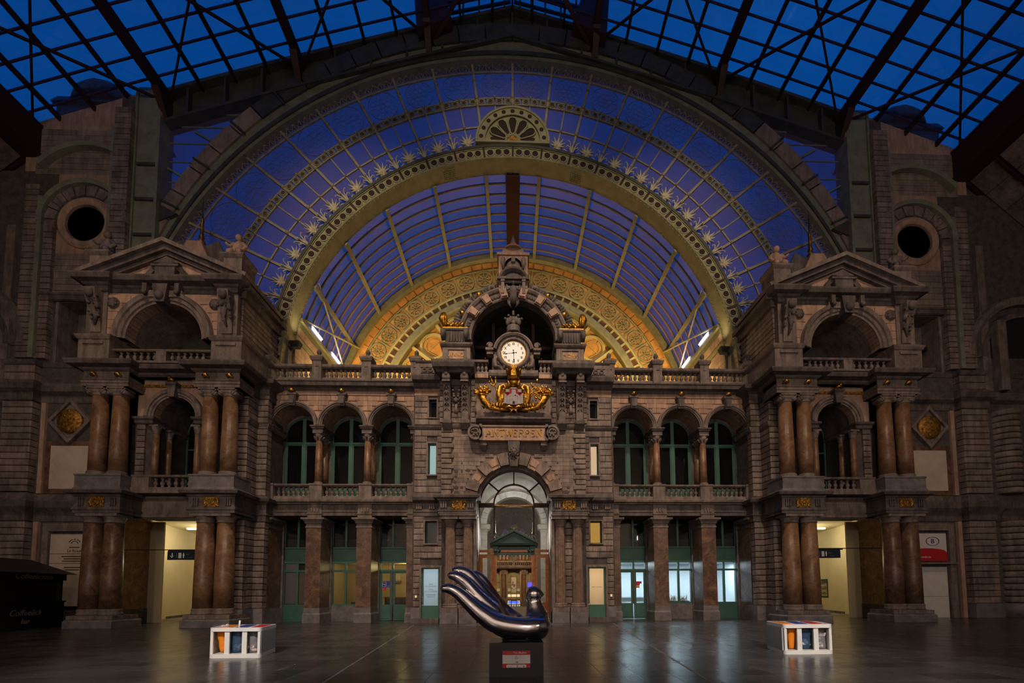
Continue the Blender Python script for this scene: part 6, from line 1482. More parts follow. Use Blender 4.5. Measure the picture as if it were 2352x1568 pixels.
    for i in range(11):
        a = RAD(-82+164*i/10); put('hole', hd, R, (1.8*sin(a), y-.005, rz+1.8*cos(a)), (0, 0, 0), (.7, 1, .7))
    MB().arc(0, rz, 0, 1.58, -90, 90, y+.08, y+.14, 32).build('rose_disc', 'iron', W)
    pet = MB().prism([(.0, .48), (.1, .55), (.2, 1.05), (.22, 1.2), (.15, 1.36), (0, 1.42), (-.15, 1.36), (-.22, 1.2), (-.2, 1.05), (-.1, .55)][::-1], y+.05, y+.079, 'y').mesh('rose_light', 'hole')
    pr_ = MB()
    pts = [(.02, .44), (.12, .52), (.23, 1.05), (.25, 1.2), (.17, 1.4), (0, 1.46), (-.17, 1.4), (-.25, 1.2), (-.23, 1.05), (-.12, .52), (-.02, .44)]
    for p, q in zip(pts[:-1], pts[1:]): pr_.beam((p[0], y+.02, p[1]), (q[0], y+.02, q[1]), .06, .06)
    prm = pr_.mesh('rose_petal', 'iron')
    for a in (-60, -30, 0, 30, 60):
        put('rose_light', pet, W, (0, 0, rz), (0, RAD(a), 0)); put('rose_petal', prm, W, (0, 0, rz), (0, RAD(a), 0))
    for a in (-83, 83): put('rose_light', pet, W, (0, 0, rz+.05), (0, RAD(a), 0), (.5, 1, .9))
    MB().arc(0, rz, 0, .38, -90, 90, y+.0, y+.08, 16).build('rose_hub', 'goldrelief', W); MB().arc(0, rz, .34, .44, -90, 90, y-.02, y+.08, 16).build('rose_hub_ring', 'iron', W)
    return W
lunette()
# ------------------------------------------------------------------ glazed barrel vault behind the rim and the ochre lunette at its end
YV0, YV1 = 25.35, 32.0
def vault():
    V = struct('ceiling_vault', (0, YV0, CZ))
    nr = 9; dy = (YV1-YV0)/nr
    pane = MB().arc(0, 0, 12.76, 12.77, -7.0, 7.0, .02, dy-.02, 2).mesh('vault_pane', 'vaultglass')
    rib = MB().arc(0, 0, 12.68, 12.80, -7.15, 7.15, -.022, .022, 3).mesh('vault_bar', 'vbar')
    for k in range(-5, 6):
        a = k*14.3
        for j in range(nr):
            put('vault_pane', pane, V, (0, YV0+j*dy, CZ), (0, RAD(a), 0))
            if j: put('vault_bar', rib, V, (0, YV0+j*dy, CZ), (0, RAD(a), 0))
    for k in range(-6, 6):
        a = (k+.5)*14.3; p = P2(a, 12.34)
        m = MB().beam((p[0], YV0-.1, p[1]), (p[0], YV1, p[1]), .01, .01)
        pl = MB().box(-.10, .10, YV0-.1, YV1, -.02, .06).box(-.03, .03, YV0-.1, YV1, .05, .3).mesh('vault_purlin', 'iron')
        q = P2(a, 12.46); put('vault_purlin', pl, V, (q[0], 0, q[1]), (0, RAD(a), 0))
    MB().box(-.36, .36, YV0-.1, YV1, CZ+12.45, CZ+12.9).box(-.42, .42, YV0-.1, YV1, CZ+12.4, CZ+12.46).build('ridge_board', 'roofred', V)
    for sx in (-1, 1):
        w = struct('wall_vault_left' if sx < 0 else 'wall_vault_right', (sx*12.4, YV0, 12.4))
        MB().box(12.45, 12.9, YL+.3, YV1+.3, 12.2, 17.0).build('core', 'dark', w, sx)
        courses(w, 12.36, 12.46, YL+.9, YV1, 12.5, 15.9, 10, 'pink', sx, face='x', bev=.03)
        MB().prism([(12.1, 16.5), (12.5, 16.5), (12.5, 16.0), (12.3, 16.0), (12.2, 16.25)], YL+.9, YV1, 'y').build('vault_cornice', 'pink', w, sx)
        MB().box(11.95, 12.2, YL+.85, YV1, 16.9, 17.1).box(12.1, 12.4, YL+.85, YV1, 16.5, 16.95).build('spring_beam', 'iron', V, sx)
        # crossed wind braces
        for p, q in (((12.1, YV0+.1, 17.15), (11.0, YV1-.1, 18.95)), ((11.15, YV0+.1, 19.2), (12.0, YV1-.1, 17.2))):
            b = MB()
            P_, Q_ = Vector(p), Vector(q); n = 1
            b.beam(P_, Q_, .09, .04).beam(P_, Q_, .03, .11)
            b.build('wind_brace', 'ironyellow', V, sx)
        for i, (y0, y1) in enumerate(((26.56, 27.85), (29.5, 30.8))):
            t = thing('fluorescent_lamp', f'white fluorescent tube along the foot of the glass vault, {"nearer" if i == 0 else "farther"} one, {SIDE[sx]}', 'lamp', (sx*12.0, y0, 17.2), 'fluorescent tubes of the vault')
            MB().tube([(11.93, y0, 17.28), (11.93, y1, 17.28)], .045, 8).build('tube', 'tube', t, sx)
            MB().box(11.97, 12.1, y0-.05, y1+.05, 17.1, 17.38).build('housing', 'white', t, sx)
        fl = thing('floodlight', f'small black floodlight box aimed up at the vault rim, {SIDE[sx]}', 'lamp', (sx*12.2, 25.0, 15.3), 'vault floodlights')
        MB().frustum((11.95, 12.35, 24.85, 25.15, 15.15), (11.85, 12.4, 24.75, 25.2, 15.45)).build('housing', 'black', fl, sx)
        MB().box(12.3, 12.45, 24.95, 25.05, 15.0, 15.2).build('bracket', 'black', fl, sx)
        lamp('rim_lamp', 'SPOT', (sx*11.9, 24.95, 15.6), 90*LK, (1, .80, .42), (sx*10.9, 25.0, 20), .08, 110, 1)
        lamp('rim_lamp', 'SPOT', (sx*10.9, 24.75, 13.6), 170*LK, (1, .80, .42), (sx*3.0, 25.0, 25.7), .15, 75, 1)
    # ochre end lunette
    Wf = struct('wall_vault_end', (0, YV1, CZ)); y = YV1
    MB().arc(0, CZ, 0, 12.6, -92, 92, y+.2, y+.4, 60).build('core', 'orange', Wf)
    for i in range(26):
        a0 = -93.6+i*7.2
        MB().arc(0, CZ, 11.9, 12.3, a0+.3, a0+3.3, y+.12, y+.2, 2).arc(0, CZ, 11.9, 12.3, a0+3.9, a0+6.9, y+.12, y+.2, 2).build('ochre_brick', 'orange', Wf)
    MB().arc(0, CZ, 12.42, 12.85, -92, 92, y-.2, y+.2, 60).build('end_girder', 'irongrey', Wf)
    MB().arc(0, CZ, 11.72, 11.8, -92, 92, y+.05, y+.2, 60).arc(0, CZ, 10.38, 10.5, -92, 92, y+.02, y+.2, 60).build('ring_bar', 'iron', Wf)
    def ringtube(m, r, w, n=24):
        for i in range(n):
            a, b = 2*pi*i/n, 2*pi*(i+1)/n; m.beam((r*cos(a), 0, r*sin(a)), (r*cos(b), 0, r*sin(b)), w, w)
    wh = MB(); ringtube(wh, .54, .09); ringtube(wh, .12, .06, 8); ringtube(wh, .3, .025, 16)
    for i in range(8): wh.beam((.12*cos(i*pi/4), 0, .12*sin(i*pi/4)), (.52*cos(i*pi/4), 0, .52*sin(i*pi/4)), .06, .05)
    whm = wh.mesh('wheel_roundel', 'iron')
    st = MB().box(-.05, .05, 0, .06, -.6, .6).mesh('roundel_strap', 'iron')
    for k in range(-13, 13):
        a = (k+.5)*STEP; q = P2(a, 11.12); put('wheel_roundel', whm, Wf, (q[0], y+.1, q[1]), (0, RAD(a), 0))
        q = P2(k*STEP, 11.12); put('roundel_strap', st, Wf, (q[0], y+.1, q[1]), (0, RAD(k*STEP), 0))
    dsq = MB().box(-.20, .20, 0, .04, -.2, .2).mesh('dark_panel', 'panebrown'); db = MB().box(-.07, .07, -.04, .06, -.27, .27).mesh('ring_bar', 'ironyellow')
    nq = 52
    for i in range(nq):
        a = -92+184*(i+.5)/nq; q = P2(a, 10.02); put('dark_panel', dsq, Wf, (q[0], y+.08, q[1]), (0, RAD(a), 0))
        a = -92+184*i/nq; q = P2(a, 10.02); put('ring_bar', db, Wf, (q[0], y+.06, q[1]), (0, RAD(a), 0))
    MB().arc(0, CZ, 9.66, 9.76, -92, 92, y-.02, y+.15, 60).arc(0, CZ, 10.26, 10.36, -92, 92, y-.02, y+.15, 60).build('ring_bar', 'ironyellow', Wf)
    MB().arc(0, CZ, 9.15, 9.62, -92, 92, y-.5, y+.15, 60).build('green_arch', 'irongrey', Wf)
    MB().arc(0, CZ, 9.08, 9.2, -92, 92, y-.55, y-.4, 60).build('green_arch_flange', 'iron', Wf)
    cw = MB(); ringtube(cw, .9, .14, 28); ringtube(cw, .8, .05, 24)
    tr = MB(); 
    for i in range(12):
        a, b = pi*i/12, pi*(i+1)/12; tr.beam((.55*cos(a), .02, .55*sin(a)), (.55*cos(b), .02, .55*sin(b)), .035, .03)
    tr.beam((-.55, .02, 0), (.55, .02, 0), .035, .03).beam((-.55, .02, 0), (-.35, .02, -.6), .035, .03).beam((.55, .02, 0), (.35, .02, -.6), .035, .03).beam((0, .02, .55), (0, .02, .85), .035, .03)
    cwm, trm = cw.mesh('circle_window', 'ironyellow'), tr.mesh('circle_tracery', 'ironyellow')
    for a in (-74, -60.5, -45, -30, -15, 0, 15, 30, 45, 60.5, 74):
        q = P2(a, 8.15); o = put('circle_window', cwm, Wf, (q[0], y+.1, q[1]), (0, RAD(a), 0)); put('circle_tracery', trm, o)
    for a in (-67, -52.5, -37.5, -22, 22, 37.5, 52.5, 67):
        q0, q1 = P2(a, 9.1), P2(a, 5.2); MB().beam((q0[0], y-.1, q0[1]), (q1[0], y-.1, q1[1]), .2, .2).build('yellow_strut', 'ironyellow', Wf)
    # arched light in the crown of the end wall
    MB().arcmould(0, 24.9, [(.9, y-.6), (.9, y-.8), (1.05, y-.8), (1.05, y-.6)], -90, 90, 18).build('crown_arch', 'irondark', Wf)
vault()
# ------------------------------------------------------------------ glass roof of the train shed
def roof():
    C = struct('ceiling', (0, 20, 30))
    XS = [0.0]+[2.95+1.8*i for i in range(14)]          # bar lines; heavy ones every fourth
    XS = [i*1.8+4.75-1.8*2 for i in range(0, 15)]
    XS = [x for x in XS if x > 0 and x < 26.6]
    lines = sorted({0.0}|{x for x in XS}|{-x for x in XS})
    Y1, Y0, dy = 24.4, 15.4, 1.0
    for x0, x1 in zip(lines[:-1], lines[1:]):
        for j in range(9):
            ya = Y1-(j+1)*dy; z0, z1 = zroof(x0)+.1, zroof(x1)+.1
            v = [(x0, ya, z0), (x1, ya, z1), (x1, ya+dy, z1), (x0, ya+dy, z0)]
            MB().add(v+[(a, b, c+.012) for a, b, c in v], [(0, 3, 2, 1), (4, 5, 6, 7), (0, 1, 5, 4), (1, 2, 6, 5), (2, 3, 7, 6), (3, 0, 4, 7)]).build('roof_pane', 'roofglass', C)
    # panes farther back over the hall
    m = MB()
    for x0, x1 in zip(lines[:-1], lines[1:]):
        for j in range(10):
            ya = Y0-(j+1)*4; z0, z1 = zroof(x0)+.1, zroof(x1)+.1
            m.add([(x0, ya, z0), (x1, ya, z1), (x1, ya+4, z1), (x0, ya+4, z0)], [(0, 1, 2, 3)])
    m.build('roof_glazing', 'dimmed_roof', C, kind='stuff')
    for x in lines:
        heavy = any(abs(abs(x)-h) < .05 for h in (4.75, 11.95, 19.15, 26.35))
        z = zroof(x); ang = math.atan(-(.27+.0036*abs(x)))*(1 if x >= 0 else -1)
        w, h = (.30, .55) if heavy else (.11, .22)
        MB().box(x-w/2, x+w/2, -25, 24.45, z-h, z+.06).build('main_purlin' if heavy else 'purlin', 'roofred', C)
        if heavy:
            MB().frustum((x-.15, x+.15, 24.1, 24.5, z-h-1.0), (x-.2, x+.2, 23.3, 24.5, z-h)).build('purlin_foot', 'roofred', C)
    # cross bars parallel to the gable
    xs = [-26.5+i*53/36 for i in range(37)]
    bar = MB().prism([(x, zroof(x)-.02) for x in xs]+[(x, zroof(x)+.09) for x in xs[::-1]], -.032, .032, 'y').mesh('cross_bar', 'roofbar')
    for j in range(0, 46):
        y = 23.4-j
        put('cross_bar', bar, C, (0, y, 0))
    # arched ribs every 7.5 m
    rib = MB().prism([(x, zroof(x)-.8) for x in xs]+[(x, zroof(x)-.05) for x in xs[::-1]], -.2, .2, 'y').mesh('arched_rib', 'roofred')
    for y in (16.9, 9.4, 1.9, -5.6, -13.1, -20.6): put('arched_rib', rib, C, (0, y, 0))
    # wind bracing between the heavy purlins
    H = (4.75, 11.95, 19.15, 26.35)
    for sx in (-1, 1):
        for a, b in zip(H[:-1], H[1:]):
            for p, q in (((a, 24.4), (b, 16.9)), ((b, 24.4), (a, 16.9))):
                MB().beam((p[0], p[1], zroof(p[0])-.4), (q[0], q[1], zroof(q[0])-.4), .10, .12).build('wind_brace', 'roofred', C, sx)
        MB().beam((4.75, 24.4, zroof(4.75)-.9), (.6, 20.5, zroof(.6)-.2), .18, .2).build('wind_brace', 'roofred', C, sx)
        # lantern at the ridge: uprights and rails, alternate uprights in a red coloured as if lit
        for i, x in enumerate((.45, 1.1, 1.9, 2.8, 3.7, 4.4)):
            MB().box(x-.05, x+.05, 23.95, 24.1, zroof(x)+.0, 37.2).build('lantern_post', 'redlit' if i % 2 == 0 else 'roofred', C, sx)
        MB().beam((0.1, 24.0, 36.0), (4.7, 24.0, 34.9), .14).beam((0.1, 24.0, 35.3), (4.7, 24.0, 34.15), .12).build('lantern_rail', 'roofred', C, sx)
        MB().prism([(3.4, 33.4), (5.3, 32.7), (5.5, 35.2), (4.2, 35.8)], 23.4, 24.4, 'y').build('lantern_bracket', 'roofred', C, sx)
        # edge girder and haunch ceiling over the side aisle
        MB().box(25.4, 26.3, -25, 24.3, 25.1, 26.8).box(25.3, 26.4, -25, 24.3, 25.0, 25.12).build('edge_girder', 'roofred', C, sx)
        A = struct('ceiling_aisle_left' if sx < 0 else 'ceiling_aisle_right', (sx*29, 20, 22))
        n = 0
        for i in range(6):
            for j in range(12):
                x0, x1 = 26.3+i*1.05, 26.3+i*1.05+1.0; z0, z1 = 25.1-(x0-26.3)*.885, 25.1-(x1-26.3)*.885; y0 = 24.0-(j+1)*1.6; y1 = y0+1.5
                v = [(x0, y0, z0), (x1, y0, z1), (x1, y1, z1), (x0, y1, z0)]
                MB().add(v+[(a, b, c+.08) for a, b, c in v], [(0, 1, 2, 3), (7, 6, 5, 4), (4, 5, 1, 0), (5, 6, 2, 1), (6, 7, 3, 2), (7, 4, 0, 3)]).build('ceiling_panel', 'stone', A, sx)
        MB().prism([(26.2, 25.25), (34, 18.35), (34, 18.65), (26.2, 25.55)], -25, 24.1, 'y').build('aisle_deck', 'roofred', A, sx)
        for j in range(13): MB().prism([(26.2, 25.0), (33, 19.0), (33, 19.4), (26.2, 25.4)], 24.0-j*1.6-.0, 24.06-j*1.6, 'y').build('aisle_rib', 'roofred', A, sx)
        MB().box(33, 33.5, -26, 24.5, 0, 19.5).build('wall_aisle', 'dark', None, sx, kind='structure')
    MB().box(-33, 33, -26, -25.5, 0, 40).build('wall_rear', 'pale', None, kind='structure')  # unseen wall, given a pale tone to brighten reflections in the steel
    # dim domed turrets standing outside behind the glass
    for sx in (-1, 1):
        t = thing('rooftop_turret', f'dim stone turret standing outside beyond the shed roof glass, {SIDE[sx]}', 'turret', (sx*22.4, 27, 26), 'turrets outside')
        MB().box(22.5, 26.9, 26, 29, 5.8, 30.4).frustum((22.3, 27.1, 25.8, 29.2, 30.4), (22.5, 26.9, 26, 29, 30.9)).build('shaft', 'dark', t, sx)
        MB().lathe([(2.1, 0), (2.05, .5), (1.7, 1.1), (1.0, 1.7), (.2, 2.1)], 24.7, 27.5, 30.8, 16).build('dome', 'dark', t, sx)
roof()
# ------------------------------------------------------------------ great arch: joinery, white passage, ticket hall beyond
def entrance():
    D = struct('door_4', (0, 24.3, 0)); y = 24.3; ZT = 6.2
    # fanlight
    f = MB().arc(0, ZT, 1.78, 1.92, -90, 90, y-.06, y+.06, 36).arc(0, ZT, 1.04, 1.12, -90, 90, y-.05, y+.05, 28)
    for a in (-49, 0, 49):
        f.beam((1.08*sin(RAD(a)), y, ZT+1.08*cos(RAD(a))), (1.82*sin(RAD(a)), y, ZT+1.82*cos(RAD(a))), .06, .08).ball((1.09*sin(RAD(a)), y-.05, ZT+1.09*cos(RAD(a))), .07, 8, 6)
    f.build('fanlight_bars', 'panebrown', D)
    m = MB()
    for s2 in (-1, 1): m.box(min(s2*1.05, s2*1.92), max(s2*1.05, s2*1.92), y-.1, y+.08, 6.04, 6.26)
    m.box(-1.05, 1.05, y-.06, y+.06, 6.08, 6.16); m.build('transom', 'panebrown', D)
    MB().box(-1.03, 1.03, y-.075, y-.06, 6.11, 6.16).build('gilt_line', 'gold', D)
    for s2 in (-1, 1):
        MB().lathe([(.07, 0), (.075, .1), (.06, .12), (.06, .6), (.09, .62), (.09, .68), (.06, .7), (.06, 2.0), (.08, 2.03), (.08, 2.1)], s2*1.05, y, 4.0, 12).box(s2*1.05-.07, s2*1.05+.07, y-.06, y+.06, 3.7, 4.05).build('slim_post', 'bronze', D)
        MB().box(min(s2*1.84, s2*1.95), max(s2*1.84, s2*1.95), y-.1, y+.1, 0, 6.2).build('frame_jamb', 'panebrown', D)
    for a0, a1 in ((-90, -49), (-49, 0), (0, 49), (49, 90)): MB().arc(0, ZT, 1.1, 1.8, a0, a1, y, y+.01, 10).build('pane', 'doorglass', D)
    MB().arc(0, ZT, 0, 1.05, -90, 90, y, y+.01, 18).build('pane', 'doorglass', D)
    MB().box(-.98, .98, y+.02, y+.03, 3.9, 6.08).build('pane', 'doorglass', D)
    for s2 in (-1, 1): MB().box(min(s2*1.1, s2*1.85), max(s2*1.1, s2*1.85), y, y+.01, 3.75, 6.04).build('pane', 'doorglass', D)
    # oak door frames with glass leaves
    for s2 in (-1, 1):
        def bx(a, b): return (min(s2*a, s2*b), max(s2*a, s2*b))
        d = MB().box(*bx(1.84, 1.99), y-.12, y+.1, 0, 3.62).box(*bx(.94, 1.1), y-.12, y+.1, 0, 3.62).box(*bx(1.1, 1.84), y-.08, y+.06, 3.32, 3.5).box(*bx(1.1, 1.24), y-.07, y+.05, 0, 3.32).box(*bx(1.68, 1.84), y-.07, y+.05, 0, 3.32).box(*bx(1.24, 1.68), y-.07, y+.05, .72, .92).box(*bx(1.24, 1.68), y-.03, y+.03, .1, .72).box(*bx(1.24, 1.68), y-.07, y+.05, 0, .14)
        o = d.build('oak_door', 'wood', D); MB().box(*bx(1.24, 1.68), y, y+.01, .92, 3.32).build('pane', 'doorglass', o)
    MB().box(-2.02, 2.02, y-.16, y+.1, 3.62, 3.74).build('oak_head', 'wood', D)
    # green pediment over the middle opening
    p = thing('green_portal', 'dark green painted pediment with palmette over the glass doors of the great arch', 'pediment', (0, y, 3.5))
    MB().prism([(-1.22, 4.08), (1.22, 4.08), (0, 4.72)], y-.22, y+.2, 'y').build('tympanum', 'greendoor', p)
    m = MB()
    for s2 in (-1, 1): m.beam((s2*1.26, y-.22, 4.1), (0, y-.22, 4.75), .34, .09)
    m.mould([(0, 3.9), (.1, 3.93), (.26, 3.97), (.3, 4.07), (0, 4.1)], -1.27, 1.27, y-.06)
    m.build('cornice', 'greendoor', p)
    m = MB().box(-.86, .86, y-.12, y+.1, 3.56, 3.9).box(-1.06, 1.06, y-.16, y+.1, 3.48, 3.58)
    for s2 in (-1, 1):
        m.box(s2*.98-.12, s2*.98+.12, y-.2, y+.1, 3.58, 3.92).tube([(s2*.8, y-.18, 3.6), (s2*.74, y-.2, 3.75), (s2*.82, y-.2, 3.86)], [.05, .05, .03], 6)
        m.ball((s2*.98, y-.24, 3.68), .09, 8, 6)
    for i in range(9): m.box(-.9+i*.21, -.9+i*.21+.1, y-.18, y, 3.4, 3.48)
    m.build('entablature', 'greendoor', p)
    m = MB()
    for i in range(9):
        a = RAD(-88+22*i); m.tube([(0, y-.12, 4.8), (.16*sin(a), y-.15, 4.92+.16*cos(a)), (.2*sin(a), y-.15, 4.93+.2*cos(a))], [.025, .05, .04], 5)
    m.ball((0, y-.14, 4.86), .07, 8, 6)
    for s2 in (-1, 1):
        m.tube([(s2*1.0+.1*cos(i*.6)*(1-i*.06), y-.12, 4.42+.1*sin(i*.6)*(1-i*.06)) for i in range(9)], .025, 5)
        for i in range(5): m.tube([(s2*(.88-.17*i), y-.12, 4.36+.09*i), (s2*(.82-.17*i), y-.12, 4.46+.09*i), (s2*(.76-.17*i), y-.12, 4.42+.09*i)], [.03, .025, .012], 5)
    m.build('palmette_cresting', 'irongrey', p)
    # white vaulted passage
    W = struct('wall_passage', (0, 25.8, 0)); y0, y1 = 24.55, 27.0
    for sx in (-1, 1):
        MB().box(2.12, 2.6, y0, y1+.3, 0, 6.3).build('core', 'whitestone', W, sx)
        courses(W, 2.08, 2.2, y0, y1, .1, 5.2, 10, 'whitestone', sx, face='x', bev=.02, gap=.012)
        MB().box(1.62, 2.2, y1, y1+.7, 0, 5.0).mouldbox([(0, 5.0), (.03, 5.02), (.05, 5.2), (.16, 5.24), (.2, 5.5), (0, 5.52)], 1.62, 2.2, y1, y1+.7).build('pilaster', 'whitestone', W, sx)
        for i in range(11): block(W, 1.60, 2.12, y1-.03, y1+.1, .1+i*.45, .1+i*.45+.43, 'whitestone', sx, .02, name='pilaster_stone')
    n = 20; r = 1.64; zc = 5.55
    arc = [(r*sin(RAD(-90+180*i/n)), zc+r*cos(RAD(-90+180*i/n))) for i in range(n+1)]
    MB().prism([(-2.7, zc)]+arc+[(2.7, zc), (2.7, 9), (-2.7, 9)], y1+.1, y1+.7, 'y').build('arch_wall', 'whitestone', W)
    for i in range(17):
        a0, a1 = -90+180*i/17, -90+180*(i+1)/17
        MB().arc(0, zc, r, r+.36, a0+.3, a1-.3, y1+.02, y1+.2, 2).build('voussoir', 'whitestone', W)
    MB().arc(0, zc, r+.38, r+.5, -90, 90, y1-.02, y1+.2, 28).build('arch_label', 'stone', W)
    MB().arc(0, 6.3, 2.1, 2.5, -90, 90, y0, y1+.3, 28).build('vault', 'whitestone', W)
    lamp('passage_lamp', 'AREA', (0, 25.3, 8.0), 52, (1, .97, .93), (0, 26.6, 4), .8, .4)
    lamp('passage_lamp', 'SPOT', (0, 26.4, 5.2), 1300, (1, .95, .9), (0, 15, 0), .12, 100, .6)
    for sx in (-1, 1): lamp('passage_lamp', 'POINT', (sx*1.2, 25.0, 4.4), 22, (1, .97, .92), size=.1)
    # darker second passage and the ticket hall
    for sx in (-1, 1): MB().box(1.75, 2.6, y1+.7, 34, 0, 6).build('wall_second_passage', 'trim', None, sx, kind='structure')
    MB().arc(0, 5.6, 1.75, 2.3, -90, 90, y1+.7, 34, 24).build('ceiling_second_passage', 'irondark', None, kind='structure')
    for q in range(4): MB().arc(0, 5.6, 1.6, 1.78, -90, 90, 28.6+q*1.6, 29.3+q*1.6, 24).build('trim_1', 'stone', None, kind='structure')
    H = struct('wall_ticket_hall', (0, 48, 0)); y = 48
    MB().box(-9, 9, y+.3, y+.5, -2, 16).build('core', 'trim', H)
    for sx in (-1, 1): MB().box(8.9, 9.1, 34, y+.4, -2, 16).box(2.5, 9, 33.9, 34.1, -2, 16).build('side_wall', 'trim', H, sx)
    MB().box(-2.6, 2.6, 33.9, 34.1, 4.75, 16).build('tympanum', 'black', H)  # added near-black wall that paints the dimness of the hall above
    for q in (-.62, 0, .62): MB().prism([(q-.22, 5.2), (q+.22, 5.2), (q+.22, 6.0), (q, 6.25), (q-.22, 6.0)], 33.85, 33.9, 'y').build('dusky_pane', emis('dusky_pane', (.028, .012, .045), 1), H)
    MB().box(-9, 9, 33.9, y+.4, 15.9, 16.1).build('hall_ceiling', 'dark', H)
    MB().box(-9, 9, y-.6, y+.3, 3.95, 4.25).mould([(0, 3.9), (.1, 3.95), (.2, 4.1), (.2, 4.25), (0, 4.28)], -9, 9, y-.6).build('gallery_ledge', 'trim', H)
    b = thing('balustrade', 'small golden-lit gallery balustrade of the ticket hall seen through the great arch', 'balustrade', (0, y-.5, 4.25))
    MB().box(-6, 6, y-.6, y-.35, 4.62, 4.72).build('handrail', 'pink', b)
    for x in (-4.4, -2.05, 0, 2.05, 4.4): MB().box(x-.16, x+.16, y-.64, y-.3, 4.25, 4.78).build('post', 'trim', b)
    for x0, x1 in ((-4.2, -2.25), (-1.85, -.2), (.2, 1.85), (2.25, 4.2)): balusters(b, x0, x1, y-.48, 4.25, 4.62, 8, 1, .8)
    for x in (-3.2, -1.05, 1.05, 3.2):
        MB().box(x-.16, x+.16, y-.3, y+.3, .9, 3.3).build('pilaster', 'marble', H); MB().box(x-.24, x+.24, y-.36, y+.3, 3.3, 3.9).box(x-.24, x+.24, y-.36, y+.3, -1, .9).build('pilaster_block', 'trim', H)
        for s2 in (-1, 1): MB().box(x+s2*.32-.1, x+s2*.32+.1, y-.1, y+.3, .4, 3.9).build('jamb', 'pink', H)
        for q in (-.36, 0, .36): MB().box(x+q-.11, x+q+.11, y+.1, y+.3, 4.9, 6.2).build('gallery_pier', 'pink', H)
    for i, x in enumerate((-2.12, 0, 2.12)):
        w = struct(f'window_{26+i}', (x, y, 2))
        MB().prism([(x-.72, .7), (x+.72, .7), (x+.72, 3.2), (x+.4, 3.46), (x, 3.54), (x-.4, 3.46), (x-.72, 3.2)], y+.2, y+.24, 'y').build('pane', mat('amber_lit_glass', (.12, .10, .05), .3, var=.3, emit=((.62, .46, .14), .16)), w)
        fm = MB()
        for q in (-.72, -.3, .3, .72): fm.box(x+q-.03, x+q+.03, y+.14, y+.2, .7, 3.3)
        for z in (.72, 1.5, 2.5): fm.box(x-.72, x+.72, y+.14, y+.2, z-.03, z+.03)
        fm.build('window_frame', 'wood', w)
        MB().box(x-.7, x+.7, y+.16, y+.19, .98, 1.24).build('lit_counter', emis('lit_counter', (1, .78, .42), .95), w)
        MB().box(x-.7, x+.7, y+.16, y+.19, 1.56, 1.86).build('lit_band', emis('lit_band', (.72, .62, .25), .35), w)
        if i == 1: MB().box(-.68, .68, y+.12, y+.16, -.6, .6).build('lit_doorway', emis('lit_doorway', (.9, .75, .55), .55), w)
    s = tag(MB().box(-.52, .5, y+.04, y+.1, .3, .58).build('blue_screen', emis('blue_screen_glow', (.07, .12, 1), 1.6)), 'blue lit departure screen low in the middle doorway of the ticket hall', 'screen')
    s = tag(MB().box(1.45, 1.98, y-.1, y, 2.0, 2.5).build('blue_screen', emis('blue_board_glow', (.08, .07, 1), 1.8)), 'blue lit board high in the ticket hall window beside the bird head', 'screen')
    bn = thing('banner', 'tall white photo banner hanging in the middle window of the ticket hall', 'banner', (0, y-.2, 1.5))
    MB().box(-.26, .26, y-.2, y-.18, 1.45, 3.02).build('cloth', 'white', bn)
    m = MB(); rnd = random.Random(8)
    for i in range(16): m.box(*(lambda x, z: (x, x+.07, y-.215, y-.2, z, z+.1))(rnd.uniform(-.24, .17), rnd.uniform(1.6, 2.5)))
    m.build('printed_figures', 'letterg', bn); MB().box(.06, .16, y-.22, y-.2, 2.1, 2.3).build('red_print', 'red', bn)
    g = thing('iron_gate', 'dark iron railing in the middle doorway of the ticket hall', 'railing', (0, y-.6, -.3))
    m = MB().box(-.75, .75, y-.6, y-.55, .16, .22)
    for i in range(7): m.box(-.72+.24*i-.025, -.72+.24*i+.025, y-.6, y-.55, -1, .2)
    m.box(-.3, -.24, y-.62, y-.54, -1, .62).box(.24, .3, y-.62, y-.54, -1, .62).box(-.3, .3, y-.62, y-.54, .56, .62).build('bars', 'black', g)
    for x in (-5, 0, 5): lamp('ticket_hall_lamp', 'POINT', (x, 43, 5.8), 330, (1, .68, .36), size=.4)
entrance()
